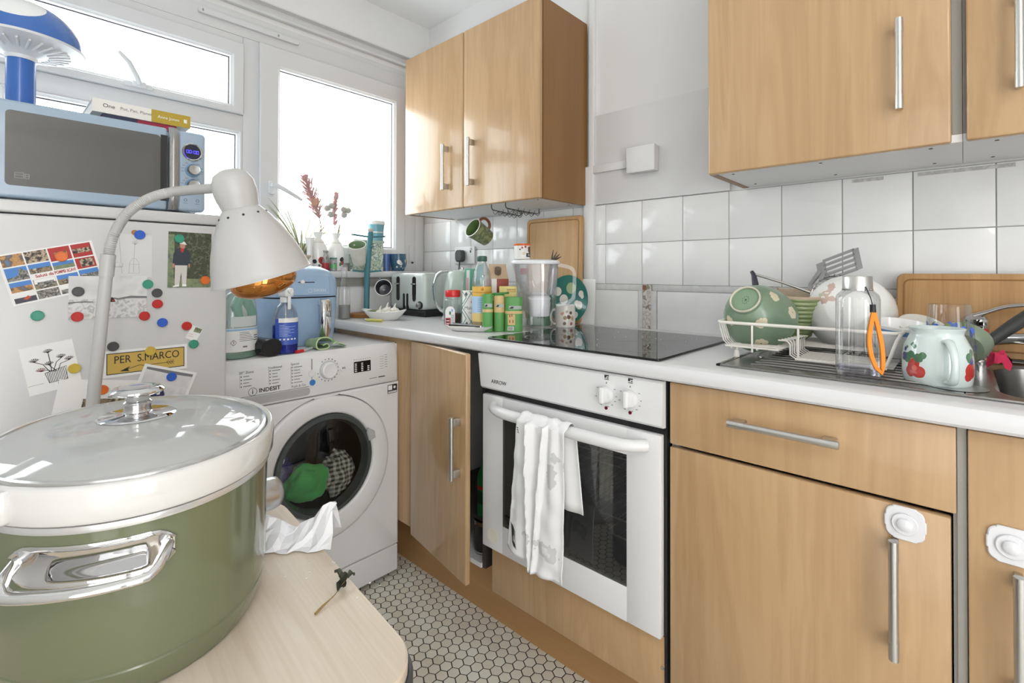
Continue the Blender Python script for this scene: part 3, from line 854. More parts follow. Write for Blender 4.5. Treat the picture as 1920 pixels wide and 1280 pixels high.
# tea towel over the oven handle
TOWEL = mat('white_cotton', (236, 236, 236), 0.85, bump=0.1, bscale=200, sheen=0.2)
STAIN = spots('stained_cotton', (236, 236, 236), (206, 206, 206), [(-0.69, 0.742, 0.622, 0.020), (-0.69, 0.738, 0.600, 0.017), (-0.69, 0.77, 0.428, 0.02), (-0.69, 0.745, 0.420, 0.024), (-0.69, 0.725, 0.414, 0.018), (-0.70, 0.825, 0.44, 0.022), (-0.69, 0.755, 0.423, 0.013, (226, 226, 226)), (-0.69, 0.725, 0.66, 0.014), (-0.69, 0.69, 0.64, 0.02)], 0.85, wob=0.025)
hx, hz = DX - 0.047, 0.7215
def towel(u, v):
    # u across the cloth (0 at the cupboard side), v from the front hem (0) over the bar to the back hem (1)
    yt = 0.853 + (0.700 - 0.853) * u
    if v < 0.74:
        s = v / 0.74
        z = 0.366 + (0.728 - 0.366) * s
        if u < 0.45: z += (1 - s) * 0.018 * (1 - u / 0.45)
        else: z -= (1 - s) * 0.012
        yb = 0.895 + (0.714 - 0.895) * u
        y = yt * s + yb * (1 - s)
        w = 0.006 * math.sin(u * 13 + 2.2 * (1 - s)) * (0.2 + 0.8 * (1 - s)) + 0.003 * math.sin(u * 27 + s * 3) * s
        fold = 0.018 * math.exp(-((u - 0.30 - 0.16 * (1 - s)) / 0.035) ** 2)
        fold2 = 0.016 * math.exp(-((u - 0.62 + 0.10 * (1 - s)) / 0.03) ** 2)
        x = hx - 0.021 - 0.006 * s + w - fold - fold2 - 0.004 * nz(y, z, 0, 25)
        return (min(x, hx - 0.0165), y, z)
    if v < 0.86:
        a = (v - 0.74) / 0.12 * PI
        r = 0.0175 + 0.001 * math.sin(u * 30)
        return (hx - r * math.cos(a), yt, hz + 0.004 + r * math.sin(a) + 0.0015 * math.sin(u * 21))
    s = (v - 0.86) / 0.14
    y = yt - 0.012 * s
    return (hx + 0.0175 + 0.003 * math.sin(u * 15), y - 0.010 * s * u, 0.722 - 0.20 * s)
b = B().grid(64, 70, towel, TOWEL)
nf = len(b.f)
ks = b.mi(STAIN)
for i in range(nf):
    c = sum((b.v[j] for j in b.f[i]), Vector()) / 4
    b.m[i] = ks
tw = b.obj('tea_towel', angle=75)
md = tw.modifiers.new('thickness', 'SOLIDIFY'); md.thickness = 0.0022; md.offset = 0
tag(tw, 'crumpled white stained tea towel hung over the oven handle', 'towel')
ROOTM[tw.name] = Matrix()
lf = B()
def tp_(u, v):
    p = towel(u, v); return (p[0] - 0.0024, p[1], p[2])
for i in range(8):
    u0, v0 = 0.02 + 0.012 * i, 0.150 - 0.0120 * i
    lf.face([tp_(u0, v0), tp_(u0 + 0.075, v0 - 0.006), tp_(u0 + 0.17 - 0.012 * i * 0.5, v0 - 0.030), tp_(u0 + 0.07, v0 - 0.020)], INK)
for i in range(3):
    lf.face([tp_(0.02 + 0.01 * i, 0.700 - 0.012 * i), tp_(0.06 + 0.01 * i, 0.703 - 0.012 * i), tp_(0.07 + 0.01 * i, 0.694 - 0.012 * i)], INK)
lf.obj('leaf_print', tw, smooth=False)

# ================================================================== WASHING MACHINE
WY = 1.530
t = thing('washing_machine', 'white front-loading washing machine full of laundry beside the fridge', 'washing machine', (-0.874, 1.78, 0))
x0, x1 = -1.172, -0.577
sh = B()
sh.box((x0, WY + 0.016, 0.015), (x0 + 0.012, 2.04, 0.846), APPL).box((x1 - 0.012, WY + 0.016, 0.015), (x1, 2.04, 0.846), APPL)
sh.box((x0, 2.02, 0.015), (x1, 2.04, 0.846), APPL)
sh.obj('casing', t, smooth=False)
B().box((x0, WY + 0.022, 0.828), (x1, 2.04, 0.850), APPL, 0.006, 3).obj('top_panel', t)
# front with a round opening
cx, cz, R0 = -0.858, 0.470, 0.236
fr_ = B()
n = 72
def rectpt(a, xa, xb, za, zb):
    dx, dz = math.cos(a), math.sin(a)
    k = min(((xb - cx) / dx if dx > 0 else (xa - cx) / dx) if abs(dx) > 1e-6 else 9, ((zb - cz) / dz if dz > 0 else (za - cz) / dz) if abs(dz) > 1e-6 else 9)
    return (cx + dx * k, cz + dz * k)
angs = sorted(set([2 * PI * i / n for i in range(n)] + [math.atan2(zz - cz, xx - cx) % (2 * PI) for xx in (x0, x1) for zz in (0.115, 0.7105)]))
def ring_at(fn): return [fn(a) for a in angs]
rings = []
rr = lambda e, y: ring_at(lambda a: (lambda p: (p[0], y, p[1]))(rectpt(a, x0 + e, x1 - e, 0.115 + e, 0.7105 - e)))
rings.append(rr(0, WY + 0.03)); rings.append(rr(0, WY + 0.010)); rings.append(rr(0.002, WY + 0.004)); rings.append(rr(0.008, WY))
for r, y in ((R0 + 0.002, WY), (R0, WY + 0.003), (R0 - 0.001, WY + 0.02)):
    rings.append(ring_at(lambda a: (cx + r * math.cos(a), y, cz + r * math.sin(a))))
fr_.loft(rings, APPL, False, False)
fr_.obj('front_panel', t, angle=30)
B().box((x0, WY + 0.004, 0.018), (x1, WY + 0.03, 0.1125), APPL, 0.006, 3).obj('kick_panel', t)
fa = B()
pf = [(WY + 0.03, 0.7135), (WY + 0.002, 0.7135), (WY, 0.718), (WY + 0.003, 0.805), (WY + 0.010, 0.833), (WY + 0.019, 0.845), (WY + 0.030, 0.8495)]
fx = []
for x, e in ((x0, 0.012), (x0 + 0.004, 0.004), (x0 + 0.012, 0), (x1 - 0.014, 0), (x1 - 0.005, 0.004), (x1, 0.012)):
    fx.append([(x, min(y + e, WY + 0.03), z) for y, z in pf])
fa.loft(fx, APPL, True, True)
fas = fa.obj('fascia', t, angle=40)
def on_fascia(x, z): return frame((x, WY + 0.0002 + max(0, (z - 0.718)) * 0.0345 - 0.0006, z), (1, 0, 0), (0, 0.0345, 1))
# detergent drawer: outline and grip
B().box((-0.9066, WY + 0.0005, 0.748), (-0.9054, WY + 0.003, 0.832), INKG).obj('drawer_gap', t, smooth=False)
B().box((-1.17, WY + 0.0005, 0.7455), (-0.915, WY + 0.003, 0.7470), INKG).obj('drawer_gap', t, smooth=False)
B(frame((-1.03, WY + 0.0006, 0.7315), (1, 0, 0), (0, 0, 1))).prism(rrect(0.235, 0.024, 0.01), 0, 0.0022, mat('silver_grip', (178, 178, 178), 0.35), bev=0.001).obj('drawer_grip', t)
kb = B(on_fascia(-0.851, 0.789))
kb.lathe([(0.0275, 0), (0.0275, 0.012), (0.0255, 0.016), (0.0215, 0.0175), (0.019, 0.0165), (0, 0.0165)], APPL, 40)
kb.obj('programme_dial', t)
B(on_fascia(-0.851, 0.789)).lathe([(0.0295, -0.001), (0.0295, 0.001), (0.0275, 0.001)], APPG, 40).obj('dial_ring', t)
for x, z, r, m, nm in ((-0.906, 0.786, 0.0115, APPL, 'button'), (-0.904, 0.7565, 0.0095, mat('blue_button', (54, 122, 190), 0.3), 'button'), (-0.799, 0.788, 0.0105, APPL, 'button')):
    B(on_fascia(x, z)).lathe([(r, -0.001), (r, 0.0015), (r - 0.001, 0.0025), (0, 0.0025)], m, 24).obj(nm, t)
B(on_fascia(-0.727, 0.7835)).prism(rrect(0.064, 0.037, 0.001), -0.0005, 0.0010, mat('display_black', (16, 17, 20), 0.12)).obj('display', t)
pm = B()
for i, xx in enumerate((-0.752, -0.728, -0.704)):
    for k in range(5 if i < 2 else 3):
        zz = 0.770 + 0.0062 * k
        pm.box((xx - 0.004, -0.0005 + zz - 0.7835 - 0.0012, 0.0010), (xx + 0.0035, zz - 0.7835 + 0.0012, 0.0013), PAPER, M=on_fascia(0, 0.7835))
Mf = lambda x, z: on_fascia(x, z)
pm.text('20\u00b0 Zone', 0.0105, Mf(-1.120, 0.817), INKG, 'LEFT')
pm.text('Traditional', 0.0095, Mf(-1.040, 0.821), INKG, 'LEFT')
pm.text('Special', 0.0095, Mf(-0.972, 0.823), INKG, 'LEFT')
pm.text('Push & Go', 0.0105, Mf(-0.971, 0.7535), INKG, 'LEFT')
for xx, nl, z0 in ((-1.116, 4, 0.806), (-1.036, 5, 0.812), (-0.970, 6, 0.813)):
    for k in range(nl):
        zz = z0 - 0.0095 * k
        pm.box((0.001, -0.0014, 0), (0.0036, 0.0014, 0.0003), INK, M=Mf(xx, zz))
        pm.box((0.008, -0.0009, 0), (0.022 + 0.012 * rnd.random(), 0.0009, 0.0003), INKG, M=Mf(xx, zz))
    pm.box((-0.0016, -0.0095 * (nl - 1) - 0.003, 0), (-0.0009, 0.003, 0.0003), INKG, M=Mf(xx, z0))
for k in range(16):
    a = math.radians(125 - k * 19.5)
    r = 0.0355
    pm.box((r * math.cos(a) - 0.0016, r * math.sin(a) - 0.0017, 0), (r * math.cos(a) + 0.0016, r * math.sin(a) + 0.0017, 0.0003), INK if k in (2, 3, 4) else INKG, M=Mf(-0.851, 0.789))
pm.add([(-0.003, -0.004, 0.0027), (-0.003, 0.004, 0.0027), (0.002, 0, 0.0027)], [(0, 1, 2)], INK, M=Mf(-0.799, 0.788))
pm.box((0.003, -0.0035, 0.0026), (0.0042, 0.0035, 0.0028), INK, M=Mf(-0.799, 0.788)).box((0.0052, -0.0035, 0.0026), (0.0064, 0.0035, 0.0028), INK, M=Mf(-0.799, 0.788))
for k in range(8):
    pm.box((-0.0011, -0.001, 0), (0.0011, 0.001, 0.0003), INK, M=Mf(-0.757 + 0.0085 * k, 0.809))
    if k < 6:
        pm.box((-0.001, -0.001, 0), (0.001, 0.001, 0.0003), INK, M=Mf(-0.636, 0.812 - 0.0085 * k))
        pm.box((0.003, -0.0008, 0), (0.008, 0.0008, 0.0003), INKG, M=Mf(-0.636, 0.812 - 0.0085 * k))
        pm.box((0, -0.0004, 0), (0.016, 0.0004, 0.0003), INKG, M=Mf(-0.658, 0.808 - 0.0085 * k))
pm.box((0, -0.0012, 0), (0.03, 0.0008, 0.0003), INKG, M=Mf(-0.70, 0.737)).box((0.036, -0.0016, 0), (0.062, 0.0018, 0.0003), INK, M=Mf(-0.70, 0.737))
pm.text('indesit'.upper(), 0.0165, Mf(-1.066, 0.7585), INK, 'LEFT', sx=1.05, bold=0.0003)
lg = Mf(-1.083, 0.7585)
pm.lathe([(0.0108, 0), (0.0120, 0)], INK, 32, M=lg @ Matrix.Translation((0, 0, 0.0003)), c0=False, c1=False)
pm.box((-0.0011, -0.006, 0), (0.0011, 0.003, 0.0004), INK, M=lg).box((-0.0011, 0.0048, 0), (0.0011, 0.007, 0.0004), INK, M=lg)
pm.obj('printed_panel_marks', t, smooth=False, kind='stuff')
st = B(frame((-0.607, WY - 0.0003, 0.686), (1, 0, 0), (0, 0, 1))).prism(rrect(0.040, 0.032, 0.003), 0, 0.0006, INK)
st.prism(rrect(0.017, 0.017, 0.001), 0.0006, 0.0008, PAPER, M=Matrix.Translation((-0.0095, 0.005, 0))).prism(rrect(0.036, 0.007, 0.001), 0.0006, 0.0008, APPG, M=Matrix.Translation((0, -0.011, 0))).prism(ngon(0.005, 14), 0.0006, 0.0009, PAPER, M=Matrix.Translation((0.009, 0.005, 0)))
st.obj('rating_sticker', t)
# porthole door
dm = frame((cx, WY, cz), (1, 0, 0), (0, 0, 1))
po = frame((cx - 0.001, WY, cz + 0.011), (1, 0, 0), (0, 0, 1))
dring = B(dm)
rings = []
for r, z in ((R0 - 0.0025, -0.018), (R0 - 0.0025, 0.002), (R0 - 0.005, 0.006), (R0 - 0.012, 0.008)):
    rings.append([(r * math.cos(2 * PI * i / 64), r * math.sin(2 * PI * i / 64), z) for i in range(64)])
for r, z in ((0.176, 0.012), (0.169, 0.008), (0.166, -0.006)):
    rings.append([(-0.001 + r * math.cos(2 * PI * i / 64), 0.011 + r * math.sin(2 * PI * i / 64), z) for i in range(64)])
dring.loft(rings, APPL, False, False)
dd_ = dring.obj('door', t, angle=50)
B(po).lathe([(0.1665, 0.003), (0.163, 0.010), (0.150, 0.012), (0.147, 0.006), (0.140, -0.02)], mat('smoked_grey_plastic', (70, 76, 76), 0.15), 64, c0=False, c1=False).obj('porthole_rim', dd_)
PORT = thin_glass('porthole_glass', (0.84, 0.86, 0.85), 0.10)
B(po).lathe([(0.150, 0.010), (0.12, 0.020), (0.07, 0.027), (0, 0.029)], PORT, 48, c0=False).obj('porthole_glass', dd_)
B(po).prism([(0.150, 0.045), (0.176, 0.050), (0.170, 0.075), (0.146, 0.092), (0.142, 0.075)], 0.006, 0.0165, mat('grip_grey', (176, 177, 177), 0.4), bev=0.002).obj('door_grip', dd_)
# drum and laundry behind the glass
drum = B(po).lathe([(0.158, -0.005), (0.155, -0.06), (0.185, -0.075), (0.20, -0.30), (0, -0.31)], mat('drum_steel', (70, 70, 70), 0.35, 0.9), 40, c0=False).obj('drum', t)
def lump(c, r, m, seed, sc=(1, 1, 1), amp=0.35, fr=2.2):
    b = B()
    t_ = bmesh.new(); bmesh.ops.create_icosphere(t_, subdivisions=4, radius=1.0)
    vs = []
    for v in t_.verts:
        q = v.co
        k = 1 + amp * nz(q.x + seed, q.y, q.z, fr) + amp * 0.5 * abs(nz(q.x, q.y + seed, q.z, fr * 2.1)) - amp * 0.3
        vs.append(po @ Vector((c[0] + q.x * r * sc[0] * k, c[1] + q.y * r * sc[1] * k, c[2] + q.z * r * sc[2] * k)))
    t_.verts.index_update()
    b.add(vs, [[v.index for v in f.verts] for f in t_.faces], m)
    t_.free()
    return b
GREENC = mat('green_cotton', (76, 172, 88), 0.9, sheen=0.3)
tag(lump((-0.045, -0.055, -0.045), 0.066, GREENC, 3.1, (1.05, 1.0, 0.7), 0.38, 1.3).obj('laundry_shirt', angle=60), 'bright green garment behind the washing machine glass', 'laundry')
tag(lump((0.072, -0.060, -0.055), 0.060, checks('checked_cotton', (62, 62, 58), (190, 188, 176), 130), 7.7, (0.85, 1.25, 0.75), 0.4, 1.5).obj('laundry_shirt'), 'grey checked garment behind the washing machine glass', 'laundry')
tag(lump((-0.112, -0.012, -0.085), 0.042, mat('purple_cotton', (62, 56, 112), 0.9), 1.7, (0.8, 1.2, 0.7), 0.5).obj('laundry_sock'), 'dark purple garment beside the green one in the washing machine', 'laundry')
tag(lump((0.0, -0.11, -0.15), 0.075, mat('dark_cotton', (40, 36, 40), 0.95), 4.2, (1.4, 0.45, 0.9), 0.4).obj('laundry_trousers'), 'dark garment at the bottom of the washing machine drum', 'laundry')
b = B()
for xx in (x0 + 0.05, x1 - 0.05):
    for yy in (WY + 0.07, 2.0):
        b.cyl((xx, yy, 0), (xx, yy, 0.016), 0.02, BLACK)
b.obj('foot', t)
# ================================================================== FRIDGE
FY = 1.410
t = thing('fridge', 'white under-counter fridge covered in postcards and magnets', 'fridge', (-1.475, 1.70, 0))
fx0, fx1 = -1.760, -1.190
B().box((fx0, FY + 0.052, 0.02), (fx1, 2.0, 1.228), FRDG, 0.004).obj('body', t)
B().box((fx0, FY, 0.06), (fx1, FY + 0.047, 1.226), FRDG, 0.006, 3).obj('door', t)
B().box((fx0 - 0.001, FY + 0.004, 1.2295), (fx1 + 0.001, 2.0, 1.2555), FRDG, 0.005, 3).obj('top_panel', t)
B().box((fx0 + 0.02, FY + 0.03, 0.0), (fx1 - 0.02, 1.98, 0.058), BLACK).obj('plinth', t, smooth=False)
CY = FY - 0.0002
def quad_frame(c):
    """Frame from the four corners (x, z) of a card on the fridge door: top-left, top-right, bottom-right, bottom-left."""
    (ax, az), (bx, bz), (cx_, cz_), (dx, dz) = c
    mx, mz = (ax + bx + cx_ + dx) / 4, (az + bz + cz_ + dz) / 4
    w = (math.hypot(bx - ax, bz - az) + math.hypot(cx_ - dx, cz_ - dz)) / 2
    h = (math.hypot(ax - dx, az - dz) + math.hypot(bx - cx_, bz - cz_)) / 2
    rx, rz_ = (bx - ax + cx_ - dx), (bz - az + cz_ - dz)
    return mx, mz, w, h, math.atan2(rz_, rx)
class Card:
    def __init__(s, name, label, cat, mx, mz, w, h, a, y=CY, m=PAPER, th=0.0006, bend=0.0):
        s.t = thing(name, label, cat, (mx, y, mz))
        R = Vector((math.cos(a), 0, math.sin(a))); U = Vector((-math.sin(a), 0, math.cos(a)))
        s.M = frame((mx, y, mz), R, U); s.w, s.h = w, h
        B(s.M).box((-w / 2, -h / 2, 0), (w / 2, h / 2, th), m).obj('card', s.t, smooth=False)
        s.b = B(s.M); s.z = th
    def rect(s, u0, v0, u1, v1, m, k=1):
        z = s.z + 0.00012 * k
        s.b.box(((u0 - 0.5) * s.w, (v0 - 0.5) * s.h, s.z), ((u1 - 0.5) * s.w, (v1 - 0.5) * s.h, z), m); return s
    def poly(s, pts, m, k=2):
        z0, z1 = s.z + 0.0001, s.z + 0.00012 * k
        q = [((u - 0.5) * s.w, (v - 0.5) * s.h) for u, v in pts]
        s.b.prism(q, z0, z1, m); return s
    def line(s, pts, r, m=INK):
        s.b.tube([((u - 0.5) * s.w, (v - 0.5) * s.h, s.z + 0.0001) for u, v in pts], r, m, 4); return s
    def done(s, name='print'): s.b.obj(name, s.t, smooth=False)

SKYB = mat('print_sky_blue', (74, 130, 200), 0.5); ROSSO = mat('print_pompeian_red', (172, 44, 42), 0.5)
RUIN = blotch('print_ruins', [(86, 80, 66), (150, 132, 104), (60, 54, 46), (196, 182, 158)], 90, 0.5)
RUIN2 = blotch('print_grey_stones', [(70, 70, 66), (150, 148, 140), (44, 44, 42), (190, 188, 180)], 120, 0.5)
FIGS = blotch('print_frieze', [(40, 36, 34), (60, 54, 48), (200, 178, 150), (44, 40, 36)], 110, 0.5)
TERR = blotch('print_terracotta', [(160, 104, 60), (196, 150, 96), (110, 80, 52), (90, 120, 150)], 80, 0.5)
GRNP = blotch('print_green_field', [(92, 110, 84), (130, 140, 104), (84, 100, 90)], 60, 0.5)
mx, mz, w, h, a = quad_frame([(-1.599, 1.137), (-1.460, 1.175), (-1.444, 1.105), (-1.578, 1.032)])
c = Card('postcard', 'postcard of many small views of ruins held by an orange magnet', 'postcard', -1.520, 1.108, 0.150, 0.106, math.radians(14.5))
cols = [0.02, 0.255, 0.5, 0.745, 0.98]
g = 0.008
def cell(u0, u1, v0, v1, m, sky=None):
    c.rect(u0 + g, v0 + g, u1 - g, v1 - g, m)
    if sky: c.rect(u0 + g, v1 - g - (v1 - v0) * 0.42, u1 - g, v1 - g, sky, 2)
cell(0.02, 0.255, 0.74, 0.98, TERR); cell(0.255, 0.5, 0.74, 0.98, FIGS); cell(0.5, 0.745, 0.70, 0.98, ROSSO); cell(0.745, 0.98, 0.70, 0.98, ROSSO)
c.rect(0.56, 0.74, 0.70, 0.88, TERR, 3); c.rect(0.76, 0.79, 0.965, 0.88, FIGS, 3); c.rect(0.80, 0.50, 0.95, 0.66, FIGS, 3)
cell(0.02, 0.255, 0.46, 0.73, SKYB); c.poly([(0.03, 0.47), (0.245, 0.47), (0.245, 0.62), (0.17, 0.70), (0.14, 0.56), (0.03, 0.53)], RUIN2, 4)
cell(0.255, 0.5, 0.53, 0.73, RUIN, SKYB); cell(0.5, 0.745, 0.53, 0.69, GRNP, SKYB); cell(0.745, 0.98, 0.46, 0.69, ROSSO)
c.rect(0.27, 0.435, 0.745, 0.525, PAPER, 2)
cell(0.02, 0.255, 0.24, 0.45, TERR, SKYB); cell(0.255, 0.5, 0.22, 0.43, RUIN, None); c.rect(0.27, 0.33, 0.49, 0.42, PAPER, 2); c.rect(0.30, 0.26, 0.47, 0.36, RUIN2, 3)
cell(0.5, 0.745, 0.22, 0.43, RUIN, SKYB); cell(0.745, 0.98, 0.24, 0.45, RUIN2, SKYB)
cell(0.02, 0.255, 0.03, 0.23, mat('print_dusk', (66, 62, 78), 0.5), PAPER); c.poly([(0.11, 0.10), (0.17, 0.16), (0.2, 0.12), (0.15, 0.08)], mat('print_lava', (190, 80, 50), 0.5), 4)
cell(0.255, 0.5, 0.03, 0.21, RUIN2); cell(0.5, 0.745, 0.03, 0.21, RUIN2, PAPER); cell(0.745, 0.98, 0.03, 0.23, RUIN, SKYB)
c.b.text('Saluti da', 0.0085, Matrix.Translation((-0.0155, -0.0018, c.z + 0.0003)), ROSSO, 'CENTER', bold=0.0002)
c.b.text('POMPEI SCAVI', 0.0088, Matrix.Translation((0.0175, -0.0018, c.z + 0.0003)), ROSSO, 'CENTER', bold=0.0003, sx=0.62)
c.done()
MIST = blotch('print_misty_grey', [(200, 200, 200), (222, 222, 222), (186, 186, 188)], 14, 0.5)
SURF = blotch('print_foam_grey', [(176, 176, 176), (206, 206, 206), (220, 220, 220), (170, 170, 170), (214, 214, 214)], 60, 0.5)
c = Card('photo_print', 'black and white sea photograph behind the lamp stem', 'photo', -1.429, 1.0525, 0.137, 0.094, -0.004, CY - 0.0007)
c.rect(0.0, 0.0, 1, 0.46, SURF).rect(0, 0.46, 1, 1, MIST)
c.poly([(0, 0.40), (0.2, 0.42), (0.3, 0.40), (0.3, 0.38), (0.1, 0.385), (0, 0.36)], INKG, 3).poly([(0.5, 0.50), (0.62, 0.47), (0.78, 0.52), (1, 0.50), (1, 0.45), (0.75, 0.46), (0.6, 0.43)], INKG, 3)
c.poly([(0.49, 0.38), (0.53, 0.50), (0.56, 0.46), (0.58, 0.38)], INK, 4).poly([(0.53, 0.40), (0.55, 0.45), (0.57, 0.40)], ROSSO, 5).poly([(0.365, 0.68), (0.38, 0.70), (0.39, 0.64), (0.38, 0.62)], INK, 4)
c.done()
HEDGE = blotch('print_hedge', [(38, 44, 30), (74, 82, 56), (56, 60, 46), (104, 110, 84), (44, 48, 38)], 85, 0.5)
c = Card('photo_print', 'colour snapshot of a person in pale trousers in front of a hedge', 'photo', -1.2735, 1.1385, 0.092, 0.136, -0.012)
c.rect(0, 0, 1, 1, HEDGE).rect(0.14, 0, 1, 0.16, GRNP, 2).rect(0.0, 0.0, 0.14, 0.95, GRNP, 2)
TRO = mat('print_trousers', (206, 202, 196), 0.5); NAVY = mat('print_navy', (44, 56, 66), 0.5); SKIN = mat('print_skin', (186, 132, 110), 0.5)
c.poly([(0.16, 0.44), (0.16, 0.06), (0.17, 0.03), (0.26, 0.03), (0.30, 0.28), (0.33, 0.04), (0.42, 0.04), (0.44, 0.44)], TRO, 4)
c.poly([(0.10, 0.42), (0.12, 0.60), (0.19, 0.70), (0.28, 0.72), (0.42, 0.70), (0.49, 0.62), (0.50, 0.44), (0.45, 0.40), (0.17, 0.40)], NAVY, 5)
c.poly([(0.27, 0.74), (0.28, 0.66), (0.32, 0.62), (0.36, 0.68), (0.37, 0.74)], ROSSO, 6)
c.poly([(0.27, 0.72), (0.26, 0.79), (0.38, 0.80), (0.38, 0.72), (0.33, 0.70)], SKIN, 7)
c.poly([(0.25, 0.785), (0.28, 0.83), (0.36, 0.83), (0.40, 0.79), (0.42, 0.775)], PAPER, 8)
c.poly([(0.09, 0.43), (0.11, 0.36), (0.15, 0.36), (0.15, 0.43)], SKIN, 6).poly([(0.46, 0.43), (0.47, 0.37), (0.50, 0.37), (0.50, 0.43)], SKIN, 6)
c.poly([(0.12, 0.03), (0.26, 0.06), (0.26, 0.02), (0.13, 0.01)], PAPER, 6).poly([(0.33, 0.06), (0.42, 0.06), (0.43, 0.02), (0.33, 0.02)], PAPER, 6)
c.done()
c = Card('sketch_card', 'white card with an ink drawing of flowers in a striped pot', 'card', -1.523, 0.909, 0.083, 0.100, math.radians(10))
for k, (u, v) in enumerate([(0.22, 0.72), (0.5, 0.86), (0.72, 0.70), (0.30, 0.50), (0.47, 0.60), (0.86, 0.62)]):
    c.line([(0.52 + 0.03 * (k - 2), 0.40), (0.5 + (u - 0.5) * 0.5, 0.40 + (v - 0.4) * 0.6), (u, v - 0.05)], 0.0006)
    for j in range(7):
        a = math.radians(20 + j * 23)
        c.line([(u, v - 0.05), (u + 0.10 * math.cos(a), v - 0.03 + 0.06 * math.sin(a)), (u + 0.05 * math.cos(a + 0.3), v - 0.04 + 0.05 * math.sin(a + 0.3))], 0.00045, INK if k != 3 else mat('brown_ink', (120, 64, 52), 0.7))
c.line([(0.36, 0.40), (0.40, 0.18), (0.74, 0.18), (0.78, 0.46), (0.36, 0.40)], 0.0005)
for k in range(12):
    u = 0.40 + 0.031 * k
    c.line([(u, 0.405 + 0.004 * k), (u + 0.01, 0.18)], 0.00045)
c.line([(0.02, 0.20), (0.30, 0.20)], 0.0003, INKG); c.line([(0.56, 0.16), (0.56, 0.08)], 0.0003, INKG)
c.done()
c = Card('sketch_card', 'pale card with a faint pencil drawing of a flower in a bottle', 'card', -1.386, 1.146, 0.070, 0.100, 0.0, m=mat('fridge_white_card', (214, 214, 213), 0.6))
c.line([(0.38, 0.10), (0.66, 0.10), (0.64, 0.34), (0.56, 0.44), (0.47, 0.44), (0.40, 0.34), (0.38, 0.10)], 0.0002, INKG)
c.line([(0.40, 0.30), (0.63, 0.30)], 0.0002, INKG); c.line([(0.5, 0.12), (0.52, 0.60), (0.54, 0.78)], 0.0002, INKG)
for j in range(6):
    a = math.radians(20 + j * 28); c.line([(0.54, 0.76), (0.54 + 0.10 * math.cos(a), 0.78 + 0.07 * math.sin(a))], 0.0002, INKG)
c.line([(0.12, 0.97), (0.20, 0.10)], 0.0002, INKG)
c.done()
YEL = mat('print_ochre', (202, 170, 84), 0.5)
c = Card('postcard', 'postcard showing a yellow street sign with an arrow', 'postcard', -1.3595, 0.9015, 0.162, 0.060, 0.005)
c.rect(0.045, 0.10, 0.965, 0.90, INK).rect(0.055, 0.13, 0.955, 0.87, YEL, 2)
c.b.text('PER  S.MARCO', 0.0245, Matrix.Translation((0.002, 0.0075, c.z + 0.0004)), INK, 'CENTER', sx=0.80)
c.line([(0.24, 0.22), (0.42, 0.36), (0.46, 0.32), (0.84, 0.34)], 0.0007).poly([(0.19, 0.20), (0.31, 0.36), (0.28, 0.25), (0.30, 0.17)], INK, 4)
for k in range(3): c.line([(0.74 + 0.03 * k, 0.34), (0.77 + 0.03 * k, 0.43)], 0.0006).line([(0.74 + 0.03 * k, 0.34), (0.77 + 0.03 * k, 0.25)], 0.0006)
c.done()
c = Card('photo_print', 'white-edged snapshot under the blue magnet behind the pot knob', 'photo', -1.3245, 0.836, 0.112, 0.086, -0.34, CY - 0.0018)
c.rect(0.06, 0.07, 0.94, 0.93, MIST).poly([(0.06, 0.93), (0.94, 0.93), (0.94, 0.86), (0.5, 0.84), (0.06, 0.87)], INKG, 3)
c.poly([(0.28, 0.10), (0.28, 0.30), (0.36, 0.42), (0.50, 0.40), (0.56, 0.28), (0.54, 0.10)], mat('print_indigo', (52, 52, 92), 0.5), 4).poly([(0.40, 0.30), (0.46, 0.33), (0.47, 0.26), (0.42, 0.24)], PAPER, 5)
c.done()
c = Card('postcard', 'white-bordered landscape print behind the lamp stem and pot lid', 'postcard', -1.432, 0.818, 0.175, 0.098, -0.17, CY - 0.0009)
c.rect(0.26, 0.32, 0.92, 0.66, RUIN).rect(0.26, 0.58, 0.92, 0.70, PAPER, 2).rect(0.5, 0.60, 0.9, 0.63, INKG, 3)
c.done()
c = Card('paper_slip', 'tiny torn slip of paper with a small drawing under a green magnet', 'paper', -1.2635, 0.956, 0.026, 0.034, -0.5)
c.poly([(0.35, 0.6), (0.95, 0.65), (0.95, 0.98), (0.3, 0.95)], GRNP, 2).line([(0.4, 0.8), (0.5, 0.95), (0.6, 0.75), (0.7, 0.9), (0.85, 0.8)], 0.0006).line([(0.1, 0.2), (0.6, 0.25)], 0.0003, ROSSO).line([(0.1, 0.35), (0.5, 0.4)], 0.0003, ROSSO)
c.done()
MC = {'blue': (44, 96, 196), 'green': (58, 148, 124), 'black': (74, 74, 76), 'red': (188, 36, 32), 'orange': (222, 112, 44), 'yellow': (206, 178, 70)}
